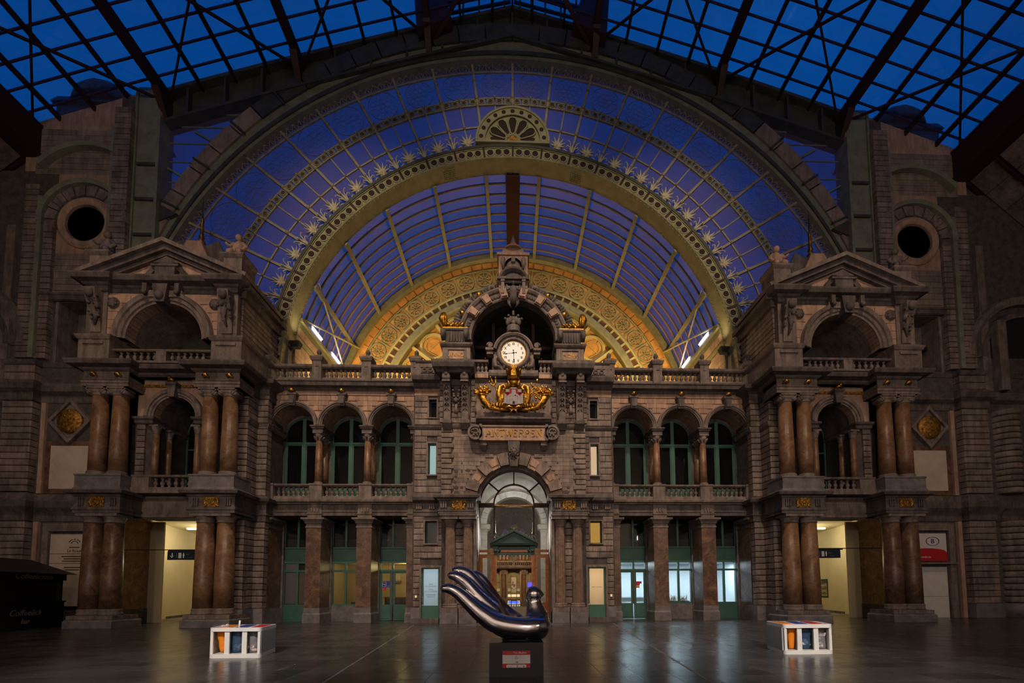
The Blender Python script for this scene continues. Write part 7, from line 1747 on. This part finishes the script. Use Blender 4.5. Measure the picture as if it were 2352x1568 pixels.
# ------------------------------------------------------------------ shop interiors behind the arcades
def shops():
    wy = mat('ochre_shop_wall', (.62, .50, .22), .7, var=.08)
    X['shopyellow'] = wy; X['shopwhite'] = mat('white_shop_tiles', (.74, .80, .84), .5, var=.04)
    y0, y1 = YB+.12, YB+3.2
    for sx, m, x0, x1 in ((-1, 'shopyellow', 5.15, 10.2), (1, 'shopwhite', 5.15, 12.75)):
        nm = 'wall_shop_left' if sx < 0 else 'wall_shop_right'
        MB().box(x0, x1, y1, y1+.1, 0, 3.5).build(nm, m, None, sx, kind='structure')
        MB().box(x0-.1, x0, y0, y1, 0, 3.5).box(x1, x1+.1, y0, y1, 0, 3.5).build(nm, m, None, sx, kind='structure')
        MB().box(x0, x1, y0, y1, 3.16, 3.3).build('ceiling_shop', m, None, sx, kind='structure')
    # left shops: warm
    lamp('shop_lamp', 'POINT', (-6.3, YB+1.4, 2.95), 22, (1, .80, .36), size=.1)
    lamp('shop_lamp', 'POINT', (-8.5, YB+1.6, 2.9), 11, (1, .86, .40), size=.1)
    for x in (6.4, 8.9, 11.4): lamp('shop_lamp', 'AREA', (x, YB+1.3, 3.1), 120, (.66, .86, 1.0), (x, YB+1.31, 0), 1.6, .5)
    # dark upper rooms over the shops
    for sx in (-1, 1):
        MB().box(5.1, 12.8, y1-2.2, y1-2.1, 3.9, 5.6).box(5.1, 12.8, y0, y1-2.1, 5.5, 5.6).box(5.1, 12.8, y0, y1-2.1, 3.86, 3.92).build('wall_upper_room', 'black', None, sx, kind='structure')
        for k in range(3):
            x0, x1 = BAYS[k]; bl = tag(MB().box(x0+.1, x1-.1, YB+.06, YB+.08, 3.95, 4.38).build('window_blind', 'blind', None, sx), f'grey screen low in the upper pane, {("door bay", "window bay", "outer bay")[k]}, {"yellow lit" if sx < 0 else "blue-white lit"} arcade', 'blind', 'grey screens of the upper panes')
    tag(MB().box(5.62, 6.35, YB+.04, YB+.055, 3.98, 5.45).build('window_blind', 'cream'), 'cream blind covering one upper pane of the blue-white lit arcade beside the clock block', 'blind')
    # grey blank boards in the outer left bay
    w, x0, x1, xm = SHOP[(-1, 2)]
    MB().box(xm+.06, x1-.08, YB+.03, YB+.05, .92, 2.6).box(xm+.06, x1-.08, YB+.03, YB+.05, 2.73, 3.07).build('blank_board', 'greypanel', w, -1)
    MB().box(x0+.08, xm-.06, YB+.03, YB+.05, .92, 2.6).build('blank_board', 'blind', w, -1)
    MB().box(10.3, 12.8, YB+.3, YB+.4, 0, 3.4).build('wall_blank_shop', 'black', None, -1, kind='structure')
    # left door: blue board, red sticker, chandelier, framed sheets
    y = YB-.005; xl = -7.2
    s = thing('blue_sign', 'blue rectangular sticker sign with white square emblem on the yellow lit glass door', 'sign', (-6.9, y, 1.9))
    MB().box(-7.12, -6.52, y-.012, y, 1.78, 2.12).build('board', 'blue', s)
    m = MB().box(-7.08, -6.88, y-.016, y-.012, 1.82, 1.83).box(-7.08, -6.88, y-.016, y-.012, 2.06, 2.07).box(-7.08, -7.07, y-.016, y-.012, 1.82, 2.07).box(-6.89, -6.88, y-.016, y-.012, 1.82, 2.07).box(-7.05, -6.96, y-.016, y-.012, 1.95, 1.965).box(-7.0, -6.91, y-.016, y-.012, 1.91, 1.925)
    m.build('emblem', 'letterw', s); text('reservering', .055, 'letterw', (-6.7, y-.014, 1.85), s, depth=.001)
    s = thing('red_sticker', 'small red sticker under the blue sign on the yellow lit glass door', 'sticker', (-7.0, y, 1.7))
    MB().box(-7.12, -6.88, y-.012, y, 1.62, 1.77).build('sheet', 'red', s); text('welkom', .05, 'letterw', (-7.02, y-.014, 1.7), s, depth=.001)
    s = thing('notice_frame', 'cream framed notice with dark ledge on the back wall behind the blue sign', 'notice', (-6.9, y1, 2.2))
    MB().box(-7.5, -6.9, y1-.04, y1, 2.25, 2.75).build('sheet', 'cream', s); MB().box(-7.6, -6.85, y1-.2, y1, 2.1, 2.2).build('ledge', 'letterg', s)
    for i, (x, z) in enumerate(((-6.2, 1.9), (-6.1, 1.45))):
        tag(MB().box(x-.22, x+.22, y1-.05, y1-.01, z-.16, z+.18).box(x-.14, x+.14, y1-.06, y1-.05, z-.1, z+.1).build('framed_sheet', 'white'), f'white framed sheet on the yellow shop wall, {"upper" if i == 0 else "lower"} of two', 'picture', 'framed sheets')
    d = thing('shop_desk', 'brown shop counter with papers behind the yellow lit door', 'desk', (-6.3, YB+1.8, 0))
    MB().box(-7.4, -5.4, YB+1.6, YB+2.3, 0, 1.2).build('counter', 'panebrown', d, 1); MB().box(-7.45, -5.35, YB+1.5, YB+2.35, 1.2, 1.25).build('worktop', 'wood', d)
    c = thing('chandelier', 'small brass chandelier with five glowing bulbs inside the yellow lit shop', 'lamp', (-7.0, YB+1.0, 2.6))
    m = MB().tube([(-7.0, YB+1, 3.16), (-7.0, YB+1, 2.75)], .02, 6).ball((-7, YB+1, 2.75), .06, 8, 6); bl = MB()
    for i in range(6):
        a = i*pi/3; p = (-7+.36*cos(a), YB+1+.25*sin(a), 2.62); m.tube([(-7, YB+1, 2.75), ((-7+p[0])/2, (YB+1+p[1])/2, 2.6), p], .013, 5); bl.ball((p[0], p[1], p[2]+.03), .032, 8, 6)
    m.build('arms', 'goldrelief', c); bl.build('bulbs', emis('bulb_glow', (1, .72, .25), 6), c)
    s = tag(MB().box(-9.35, -8.95, y1-.1, y1-.05, 2.1, 2.5).build('wall_screen', emis('wall_screen_glow', (.05, .16, .9), .9)), 'blue wall screen inside the yellow lit window bay', 'screen')
    t = thing('desk_monitor', 'small monitor glowing blue and orange on the sill of the yellow lit window bay', 'monitor', (-8.35, YB+.6, 1.0))
    MB().box(-8.6, -8.1, YB+.6, YB+.64, 1.0, 1.36).build('casing', 'black', t); MB().box(-8.52, -8.12, YB+.59, YB+.6, 1.1, 1.32).build('picture', emis('monitor_blue', (.05, .5, 1), 1.3), t)
    MB().box(-8.5, -8.14, YB+.585, YB+.595, 1.08, 1.12).build('picture_edge', emis('monitor_orange', (1, .25, .05), .8), t)
    MB().box(-8.9, -7.95, YB+.45, YB+.95, .88, 1.0).build('stand', 'panebrown', t)
    s = tag(MB().lathey([(.34, .04), (.34, 0), (.3, -.02), (0, -.02)], -8.55, 2.0, y1-.05, 24).build('round_wall_light', emis('round_light', (1, .85, .42), 1.1)), 'round white wall light inside the yellow lit window bay', 'lamp')
    # right door stickers and things in the windows
    s = thing('red_sticker', 'red angular sticker on the blue-white lit glass door', 'sticker', (6.9, y, 1.9))
    MB().box(6.68, 6.98, y-.012, y, 1.92, 2.04).box(6.68, 6.88, y-.012, y, 1.84, 1.93).build('sheet', 'red', s)
    s = thing('rainbow_sticker', 'small rainbow-striped sticker below the red one on the blue-white lit door', 'sticker', (6.78, y, 1.75))
    for i, cc in enumerate(((.8, .25, .02), (.85, .65, .05), (.25, .05, .35))): MB().box(6.68, 6.86, y-.012, y, 1.79-i*.05, 1.84-i*.05).build('stripe', mat('sticker_stripe', cc, .5, var=0), s)
    p = thing('plant_trough', 'low trough of dried grasses on the sill of the blue-white lit window bay', 'plant', (8.9, YB+.3, .9))
    MB().box(8.1, 9.7, YB+.2, YB+.5, .86, .96).build('trough', 'bluestone', p)
    m = MB(); rnd = random.Random(12)
    for i in range(70):
        x = rnd.uniform(8.15, 9.65); h = rnd.uniform(.12, .42); m.tube([(x, YB+.35, .94), (x+rnd.uniform(-.08, .08), YB+.33, .94+h*.6), (x+rnd.uniform(-.18, .18), YB+.3, .94+h)], [.012, .016, .004], 4)
    m.build('dry_grasses', 'shopyellow', p)
    c = thing('white_counter', 'white counter with rail inside the blue-white lit shop', 'counter', (7, YB+2.4, 0))
    MB().box(5.4, 8.0, YB+2.2, YB+2.9, 0, 1.1).build('body', 'shopwhite', c); MB().box(5.35, 8.05, YB+2.1, YB+2.95, 1.1, 1.15).build('worktop', 'greypanel', c)
    m = thing('mullion_pole', 'yellowish upright pole inside the blue-white lit doorway', 'pole', (5.95, YB+.5, 0)); MB().tube([(5.95, YB+.5, .0), (5.95, YB+.5, 3.1)], .04, 8).build('pole', 'ironyellow', m)
shops()
# ------------------------------------------------------------------ side passages with hanging signs
def passages():
    for sx in (-1, 1):
        S = 'left' if sx < 0 else 'right'
        W = struct(f'wall_corridor_{S}', (sx*20, 28, 0))
        MB().box(18.5, 19.25, 24.56, 24.66, 0, 5.3).box(19.2, 24, 24.56, 24.66, 0, 5.8).build('pilaster', 'cream', W, sx)
        MB().prism([(19.6, 24.7), (20.9, 28.2), (23.6, 38.2), (23.9, 38.2), (21.2, 28.2), (19.9, 24.7)], 0, 5.6, 'z').build('oblique_wall', 'cream', W, sx)
        MB().prism([(20.88, 28.2), (23.58, 38.2), (23.6, 38.2), (20.93, 28.2)], 0, .14, 'z').build('skirting', 'dark', W, sx)
        MB().box(12.9, 24, 38, 38.3, 0, 5.6).build('end_wall', 'cream', W, sx); MB().box(12.95, 13.2, 24.6, 38, 0, 5.6).build('inner_wall', 'cream', W, sx)
        MB().box(12.9, 24, 24.45, 38.2, 5.6, 5.8).build('ceiling_corridor', 'cream', W, sx)
        lamp('corridor_lamp', 'POINT', (sx*18.8, 28.4, 4.6), 105, (1, .86, .55), size=.3)
        lamp('corridor_lamp', 'POINT', (sx*20.0, 34, 4.9), 70, (1, .88, .60), size=.3)
        st = thing('light_strip', f'white ceiling light strip in the cream corridor, {SIDE[sx]}', 'lamp', (sx*19.5, 29, 5.5), 'corridor light strips')
        MB().box(18.2, 20.4, 28.9, 29.1, 5.5, 5.58).build('diffuser', emis('strip_light', (1, .95, .75), 3), st, sx)
        lt = mat
        s = thing('hanging_sign', f'dark navy direction sign with arrow and toilet symbols on a rod, {SIDE[sx]}', 'sign', (sx*15.8, 22.5, 3.6), 'hanging direction signs')
        y = 22.5
        MB().tube([(XA-1.7, y, 3.62), (XA+3.05, y, 3.62)], .022, 6).box(XA-1.8, XA+.5, y-.03, y+.03, 3.55, 3.62).build('rod', 'black', s, sx)
        x0 = -16.72 if sx < 0 else 15.06; x1 = x0+(1.75 if sx < 0 else 1.5)
        MB().box(x0, x1, y-.03, y+.03, 3.13, 3.55).build('board', 'navy', s)
        yy = y-.035
        MB().box(x0+.2, x0+.25, yy, y, 3.25, 3.46).beam((x0+.225, yy, 3.23), (x0+.32, yy, 3.34), .045, .01).beam((x0+.225, yy, 3.23), (x0+.13, yy, 3.34), .045, .01).build('arrow', 'letterw', s)
        MB().box(x0+.42, x0+.44, yy, y, 3.22, 3.47).build('divider', 'letterg', s)
        MB().box(x0+.52, x0+.66, yy, y, 3.21, 3.47).build('lift_symbol', 'letterw', s)
        m = MB().ball((x0+.76, yy, 3.44), .03, 8, 5, 1, .2, 1).box(x0+.72, x0+.80, yy, y, 3.31, 3.41).box(x0+.735, x0+.785, yy, y, 3.22, 3.32); m.build('person_symbol', 'letterw', s)
        text('WC', .10, 'letterg', (x0+.96, yy, 3.38), s, depth=.002); text('Consigne', .07, 'letterg', (x0+1.06, yy, 3.25), s, depth=.002)
    # map poster on the right corridor wall
    p = thing('map_poster', 'framed green and brown map poster on the cream corridor wall', 'poster', (21.6, 31.4, 1.5))
    d = Vector((2.7, 10, 0)).normalized(); nrm = Vector((-d.y, d.x, 0))
    def pan(t0, t1, z0, z1, off, m, name):
        c = Vector((20.9, 28.2, 0)); a = c+d*t0+nrm*off; b = c+d*t1+nrm*off; e = nrm*.02
        v = [(q.x, q.y, z) for z in (z0, z1) for q in (a, b, b+e, a+e)]
        MB().add(v, [(0, 1, 2, 3), (7, 6, 5, 4), (4, 5, 1, 0), (5, 6, 2, 1), (6, 7, 3, 2), (7, 4, 0, 3)]).build(name, m, p)
    X['mapbrown'] = mat('map_brown_print', (.34, .24, .17), .6, var=.5, scale=4); X['mapgreen'] = mat('map_green_print', (.14, .22, .09), .6, var=.3, scale=4)
    X['mapblue'] = mat('map_blue_print', (.05, .07, .14), .6, var=.3, scale=4)
    pan(2.4, 4.3, 1.0, 2.26, .01, 'black', 'frame'); pan(2.46, 4.24, 1.3, 2.05, .025, 'mapbrown', 'map_print'); pan(2.46, 4.24, 1.06, 1.3, .025, 'mapgreen', 'green_band'); pan(2.46, 4.24, 1.13, 1.18, .04, 'cream', 'caption_strip'); pan(2.46, 4.24, 2.0, 2.2, .025, 'mapblue', 'sky_print')
    pan(3.1, 3.65, 1.92, 2.18, .04, 'mapgreen', 'round_emblem')
    for i in range(3): pan(2.6, 4.1, 1.42+.2*i, 1.47+.2*i, .04, 'panebrown' if i % 2 else 'cream', 'street_line')
passages()
# ------------------------------------------------------------------ polished steel dove-hand on its black pedestal
def sculpture():
    p = thing('pedestal', 'black square pedestal standing on the dark floor under the steel bird', 'pedestal', (0, 8.62, 0))
    MB().box(-.48, .48, 8.15, 9.1, 0, .6).build('block', 'blackpl', p)
    pl = thing('plaque', 'red and white information plaque fixed on the front of the black pedestal', 'plaque', (0, 8.15, .15))
    y = 8.145
    MB().box(-.245, .245, y-.012, y, .165, .46).build('plate', 'white', pl)
    MB().box(-.245, .245, y-.016, y-.012, .39, .46).box(-.245, .245, y-.016, y-.012, .165, .237).build('red_band', 'red', pl)
    MB().box(-.175, .175, y-.019, y-.016, .168, .217).build('logo_strip', 'white', pl)
    text('Sculpteur', .03, 'orange', (-.11, y-.018, .425), pl, depth=.001)
    text('Yan Shufen', .052, 'letterw', (.06, y-.018, .428), pl, depth=.001)
    m = MB()
    for i in range(18):
        a, b = 2*pi*i/18, 2*pi*(i+1)/18; m.beam((.022*cos(a), y-.014, .338+.022*sin(a)), (.022*cos(b), y-.014, .338+.022*sin(b)), .007, .003)
    m.ball((0, y-.014, .336), .007, 6, 4, 1, .3, 1).box(-.013, .013, y-.015, y-.012, .367, .371).beam((0, y-.014, .36), (0, y-.014, .37), .012, .003)
    m.beam((-.08, y-.013, .365), (-.01, y-.013, .31), .002, .002).beam((.08, y-.013, .365), (.01, y-.013, .31), .002, .002)
    m.build('round_emblem', 'letterg', pl)
    m = MB().beam((-.03, y-.014, .285), (-.02, y-.014, .268), .006, .003)
    for i in range(4): m.box(-.012+i*.011, -.005+i*.011, y-.015, y-.012, .252, .272)
    m.build('small_lettering', 'letterg', pl)
    text('Sculpture The Hand of Peace - Shanghai', .019, 'letterw', (0, y-.018, .226), pl, depth=.001)
    MB().prism([(-.155, .178), (-.14, .178), (-.14, .2)], y-.022, y-.019, 'y').box(-.13, -.08, y-.022, y-.019, .18, .186).build('small_logo', 'letterg', pl)
    MB().ball((.015, y-.02, .198), .009, 6, 4, 1, .3, 1).box(0, .03, y-.022, y-.019, .178, .184).box(.115, .145, y-.022, y-.019, .184, .196).build('small_logo', 'blue', pl)
    for sx in (-1, 1):
        for z in (.182, .44): MB().lathey([(.008, 0), (.007, -.005)], .225*sx, z, y-.014, 8).build('screw', 'greypanel', pl)
    s = thing('bird_sculpture', 'mirror-polished steel hand shaped like a dove, fingers raised as the tail', 'sculpture', (0, 8.6, .6))
    yc = 8.6
    m = MB()
    # bowl-shaped palm / body
    m.ball((.10, yc, .85), .27, 28, 18, 1.72, 1.25, 1.02)
    m.ball((.36, yc, .88), .285, 24, 16, 1.0, 1.12, 1.05)
    m.ball((-.20, yc, .90), .25, 24, 16, 1.25, 1.3, 1.0)
    m.ball((.06, yc, .79), .24, 24, 14, 1.9, 1.25, .88)
    m.ball((.20, yc, .82), .27, 24, 14, 1.5, 1.2, .90)
    # chest, neck, head of the bird (the thumb)
    m.tube([(.37, yc+.02, .90), (.375, yc+.02, 1.06), (.355, yc+.02, 1.20), (.335, yc+.02, 1.32), (.333, yc+.02, 1.40), (.333, yc+.02, 1.47)], [.27, .235, .172, .138, .138, .150], 24)
    m.ball((.333, yc+.02, 1.455), .162, 24, 16, 1, 1, 1.0)
    m.tube([(.40, yc+.02, 1.49), (.46, yc+.02, 1.47), (.525, yc+.02, 1.43)], [.09, .06, .025], 12)
    # raised fingers
    F = [([(.50, -.10, .88), (.36, -.20, .86), (.10, -.25, .85), (-.35, -.26, .93), (-.62, -.27, 1.10), (-.85, -.27, 1.30), (-1.05, -.27, 1.485), (-1.2, -.27, 1.565), (-1.30, -.27, 1.57)], [.17, .19, .19, .19, .165, .135, .115, .10, .08]),
         ([(0, -.09, .90), (-.30, -.10, 1.06), (-.52, -.11, 1.24), (-.75, -.11, 1.47), (-.95, -.12, 1.69), (-1.1, -.12, 1.79), (-1.2, -.12, 1.81)], [.17, .165, .145, .125, .11, .10, .075]),
         ([(0, .07, .92), (-.28, .06, 1.10), (-.48, .05, 1.31), (-.69, .05, 1.58), (-.89, .05, 1.82), (-1.04, .05, 1.90), (-1.14, .05, 1.91)], [.17, .165, .145, .125, .11, .10, .075]),
         ([(.0, .23, .95), (-.20, .22, 1.10), (-.34, .22, 1.27), (-.49, .22, 1.49), (-.63, .22, 1.71), (-.74, .22, 1.82), (-.82, .22, 1.845)], [.16, .15, .13, .118, .105, .09, .07])]
    for pts, rr in F:
        # smooth the finger with a Catmull-Rom pass
        P = [Vector((a, yc+b, c)) for a, b, c in pts]; out = []; ro = []
        for i in range(len(P)-1):
            p0, p1, p2, p3 = P[max(0, i-1)], P[i], P[i+1], P[min(len(P)-1, i+2)]
            for k in range(5):
                t = k/5; out.append(.5*((2*p1)+(p2-p0)*t+(2*p0-5*p1+4*p2-p3)*t*t+(3*p1-p0-3*p2+p3)*t**3)); ro.append(rr[i]+(rr[i+1]-rr[i])*t)
        out.append(P[-1]); ro.append(rr[-1])
        m.tube(out, ro, 16); m.ball(out[-1], rr[-1]*.99, 16, 10)
    b = m.build('body', 'chrome', s)
    bake(b, voxel=.014, smooth=8, m='chrome')
    # scoop the palm: push the top middle of the palm down between rim and fingers
    for v in b.data.vertices:
        x, yy, z = v.co
        if -.34 < x < .24 and z > .86:
            k = max(0, 1-((x+.04)/.28)**2)*max(0, 1-((yy-yc+.02)/.24)**2)
            v.co.z = z-.20*k*min(1, (z-.86)/.1)
    b.data.update()
    sm = b.modifiers.new('s', 'SMOOTH'); sm.iterations = 6; sm.factor = .5
    bake(b, m='chrome')
    # dark base ring touching the pedestal
    MB().lathe([(.30, 0), (.32, .02), (.30, .03)], .05, yc, .598, 24, sy=.75).build('base_ring', 'blackpl', s)
sculpture()
# ------------------------------------------------------------------ recycling bins
def rounded(pts, r, n=5):
    out = []
    for i, p in enumerate(pts):
        P, A, B = Vector(p), Vector(pts[i-1]), Vector(pts[(i+1) % len(pts)])
        a, b = P+(A-P).normalized()*r, P+(B-P).normalized()*r
        for k in range(n+1):
            t = k/n; q = (1-t)**2*a+2*t*(1-t)*P+t*t*b; out.append((q.x, q.y))
    return out
def bag(name, label, cx, cy, z0, z1, r0, r1, m, fill, seed):
    t = thing(name, label, 'bag', (cx, cy, z0), None)
    rnd = random.Random(seed); mb = MB(); n = 14; v = []; rows = 8
    for j in range(rows+1):
        f = j/rows; r = r0+(r1-r0)*f
        for i in range(n):
            a = 2*pi*i/n; q = r*(1+rnd.uniform(-.10, .10)+.05*sin(5*a+j)); v.append((cx+q*cos(a), cy+q*.85*sin(a), z0+(z1-z0)*f))
    mb.add(v, [(n*j+i, n*j+(i+1) % n, n*(j+1)+(i+1) % n, n*(j+1)+i) for j in range(rows) for i in range(n)]+[list(range(n-1, -1, -1))], True)
    mb.build('film', m, t)
    if fill:
        l = MB()
        for i in range(fill): l.ball((cx+rnd.uniform(-.6, .6)*r0, cy+rnd.uniform(-.6, .6)*r0, z0+.03+rnd.uniform(.02, .14 if fill < 20 else .34)), rnd.uniform(.025, .06), 6, 4, rnd.uniform(.6, 1.3), rnd.uniform(.6, 1.3), rnd.uniform(.5, 1))
        l.build('litter', 'litter', t, kind='stuff')
    return t
def recycling_bin(sx, flx, fly, w, name_side, lean):
    """white station bin: six-sided lid and base on uprights; sx mirrors the slanting end"""
    H = .70
    b = thing('recycling_bin', f'white three-bag recycling bin on the floor, {name_side}', 'bin', (flx+w/2*sx, fly, 0), 'white recycling bins')
    # plan outline: front edge, slanted end, back edge (local u along front, v away)
    out = [(0, 0), (w, 0), (w-.28, 1.28), (-.36, 1.12)]
    pts = rounded([(flx+sx*u, fly+v) for u, v in out], .14)
    if sx < 0: pts = pts[::-1]
    inn = rounded([(flx+sx*u, fly+v) for u, v in [(.04, .05), (w-.05, .05), (w-.32, 1.22), (-.30, 1.07)]], .12)
    if sx < 0: inn = inn[::-1]
    MB().prism(pts, 0, .095, 'z').build('base', 'white', b)
    ld = MB(); n = len(pts)
    v = [(x, y, H-.085) for x, y in pts]+[(x, y, H) for x, y in pts]+[(x, y, H) for x, y in inn]+[(x, y, H-.085) for x, y in inn]
    f = []
    for i in range(n):
        j = (i+1) % n
        f += [(i, j, n+j, n+i), (n+i, n+j, 2*n+j, 2*n+i), (3*n+i, 3*n+j, j, i)]
    ld.add(v, f); ld.prism(inn, H-.03, H-.006, 'z')
    ld.build('lid', 'white', b)
    # three coloured mouths
    for i, cm in enumerate(('orangebag', 'blue', 'red')[::sx]):
        u = .16+i*.37
        MB().prism([(flx+sx*(u+du), fly+.6+dv) for du, dv in ((-.04, -.40), (.22, -.40), (.0, .40), (-.26, .40))][::(1 if sx > 0 else -1)], H-.012, H+.004, 'z').build('bag_mouth', cm, b)
    # end panel and uprights
    p0, p1 = Vector((flx+sx*(w-.03), fly+.08)), Vector((flx+sx*(w-.28), fly+1.2))
    d = (p1-p0).normalized()*.0; nn = Vector((-(p1-p0).y, (p1-p0).x)).normalized()*.03
    MB().prism([tuple(p0), tuple(p1), tuple(p1+nn), tuple(p0+nn)], .09, H-.08, 'z').build('end_panel', 'greypanel', b)
    q0, q1 = Vector((flx+sx*.03, fly+.08)), Vector((flx+sx*-.28, fly+1.06)); MB().prism([tuple(q0), tuple(q1), tuple(q1+nn), tuple(q0+nn)], .09, H-.08, 'z').build('end_panel', 'white', b)
    MB().box(*sorted((flx+sx*-.25, flx+sx*(w-.3))), fly+1.04, fly+1.07, .09, H-.08).build('back_panel', 'greypanel', b)
    for u in (.045, w*.33, w*.665, w-.065):
        x = flx+sx*u; e = .055 if .1 < u < w-.1 else .03
        MB().box(x-e, x+e, fly+.035, fly+.07, .09, H-.08).build('upright', 'white', b)
        if .1 < u < w-.1: MB().prism([(x-.012, fly+.07), (x+.012, fly+.07), (x+.012-sx*.27, fly+1.04), (x-.012-sx*.27, fly+1.04)], .09, H-.12, 'z').build('divider', 'white', b)
    return b
def bins():
    y = 10.92
    recycling_bin(1, -7.13, y, 1.19, 'beside the coffee kiosk passage', 0)
    bag('orange_bag', 'orange plastic bag hanging in the bin beside the coffee kiosk passage', -6.98, y+.30, .12, .62, .06, .15, 'orangebag', 0, 1)
    bag('blue_bag', 'blue transparent bag with bottles in the bin beside the coffee kiosk passage', -6.63, y+.30, .11, .62, .15, .14, 'bluebag', 14, 2)
    bag('clear_bag', 'clear bag holding crumpled cups in the bin beside the coffee kiosk passage', -6.27, y+.30, .11, .62, .13, .13, 'clearbag', 16, 3)
    s = tag(MB().tube([(-6.56, y+.2, .69), (-6.55, y+.2, .86)], .022, 8).build('paper_cup', 'white'), 'white paper tube standing on the lid of the bin by the kiosk passage', 'cup')
    tag(MB().ball((-6.95, y+.25, .725), .06, 7, 5, 1.3, 1, .6).ball((-6.87, y+.25, .73), .05, 7, 5).build('crumpled_tissue', 'litter'), 'crumpled pale tissue on the lid of the bin by the kiosk passage', 'litter')
    y2 = 10.55
    recycling_bin(-1, 7.48, y2, 1.19, 'beside the map poster passage', 0)
    bag('orange_bag', 'flat orange plastic bag hanging in the bin beside the map poster passage', 6.62, y2+.26, .11, .62, .06, .13, 'orangebag', 0, 4)
    bag('blue_bag', 'blue transparent bag half full of bottles in the bin beside the map poster passage', 6.97, y2+.3, .11, .62, .14, .15, 'bluebag', 18, 5)
    bag('clear_bag', 'clear bag stuffed full in the bin beside the map poster passage', 7.34, y2+.3, .11, .62, .14, .14, 'clearbag', 40, 6)
bins()
# ------------------------------------------------------------------ closed coffee kiosk at the edge of the hall
def kiosk():
    k = thing('coffee_kiosk', 'closed black coffee kiosk with pale script lettering at the edge of the hall', 'kiosk', (-22.5, 20.5, 0))
    X['kiosk'] = mat('black_kiosk_panel', (.010, .009, .008), .5, var=.2); X['kioskglass'] = mat('dark_kiosk_shutter', (.022, .02, .014), .4, var=.3)
    X['script'] = mat('pale_script', (.30, .30, .24), .6, var=0)
    # front face runs from (-20.95,22.1) towards the camera-left (-19.6,16)
    A, B = Vector((-20.95, 22.0)), Vector((-20.2, 15.5)); d = (B-A).normalized(); nrm = Vector((-d.y, d.x))
    if nrm.x < 0: nrm = -nrm
    L = (B-A).length
    def slab(t0, t1, z0, z1, o0, o1, m, name):
        q = [A+d*t0+nrm*o0, A+d*t1+nrm*o0, A+d*t1+nrm*o1, A+d*t0+nrm*o1]
        return MB().prism([tuple(a) for a in q], z0, z1, 'z').build(name, m, k)
    slab(0, L, 0, 1.15, -.25, 0, 'kiosk', 'counter_front'); slab(0, L, 1.15, 1.22, -.4, .06, 'blackpl', 'counter_top')
    slab(.15, L, 1.22, 2.15, -.3, -.25, 'kioskglass', 'shutter'); slab(0, .12, 0, 2.3, -.3, -.1, 'kiosk', 'corner_post'); slab(0, .12, 0, 2.3, -2.6, -2.4, 'kiosk', 'corner_post')
    slab(0, .1, 0, 1.15, -2.6, 0, 'kiosk', 'end_panel'); slab(0, L, 0, 2.3, -2.7, -2.6, 'kiosk', 'rear_panel')
    slab(-.05, L, 2.15, 2.42, -2.6, .0, 'kiosk', 'fascia')
    # sloping canopy roof
    q = [A+d*-.2+nrm*.35, A+d*L+nrm*.35, A+d*L+nrm*-2.8, A+d*-.2+nrm*-2.8]; r = [A+d*.8+nrm*-.8, A+d*L+nrm*-.8, A+d*L+nrm*-1.6, A+d*.8+nrm*-1.6]
    v = [(p.x, p.y, 2.42) for p in q]+[(p.x, p.y, 3.05) for p in r]
    MB().add(v, [(0, 1, 2, 3), (7, 6, 5, 4), (0, 4, 5, 1), (1, 5, 6, 2), (2, 6, 7, 3), (3, 7, 4, 0)]).build('canopy_roof', 'kiosk', k)
    ang = atan2(d.y, d.x)+pi
    c = A+d*1.6+nrm*.02; text('Coffeelicious', .34, 'script', (c.x, c.y, 2.28), k, rot=(pi/2, 0, ang), shear=.3, depth=.004)
    c = A+d*1.9+nrm*.02; text('Coffeelick', .36, 'script', (c.x, c.y, .72), k, rot=(pi/2, 0, ang), shear=.3, depth=.004)
    text('bar', .30, 'script', (c.x, c.y, .36), k, rot=(pi/2, 0, ang), shear=.3, depth=.004)
kiosk()
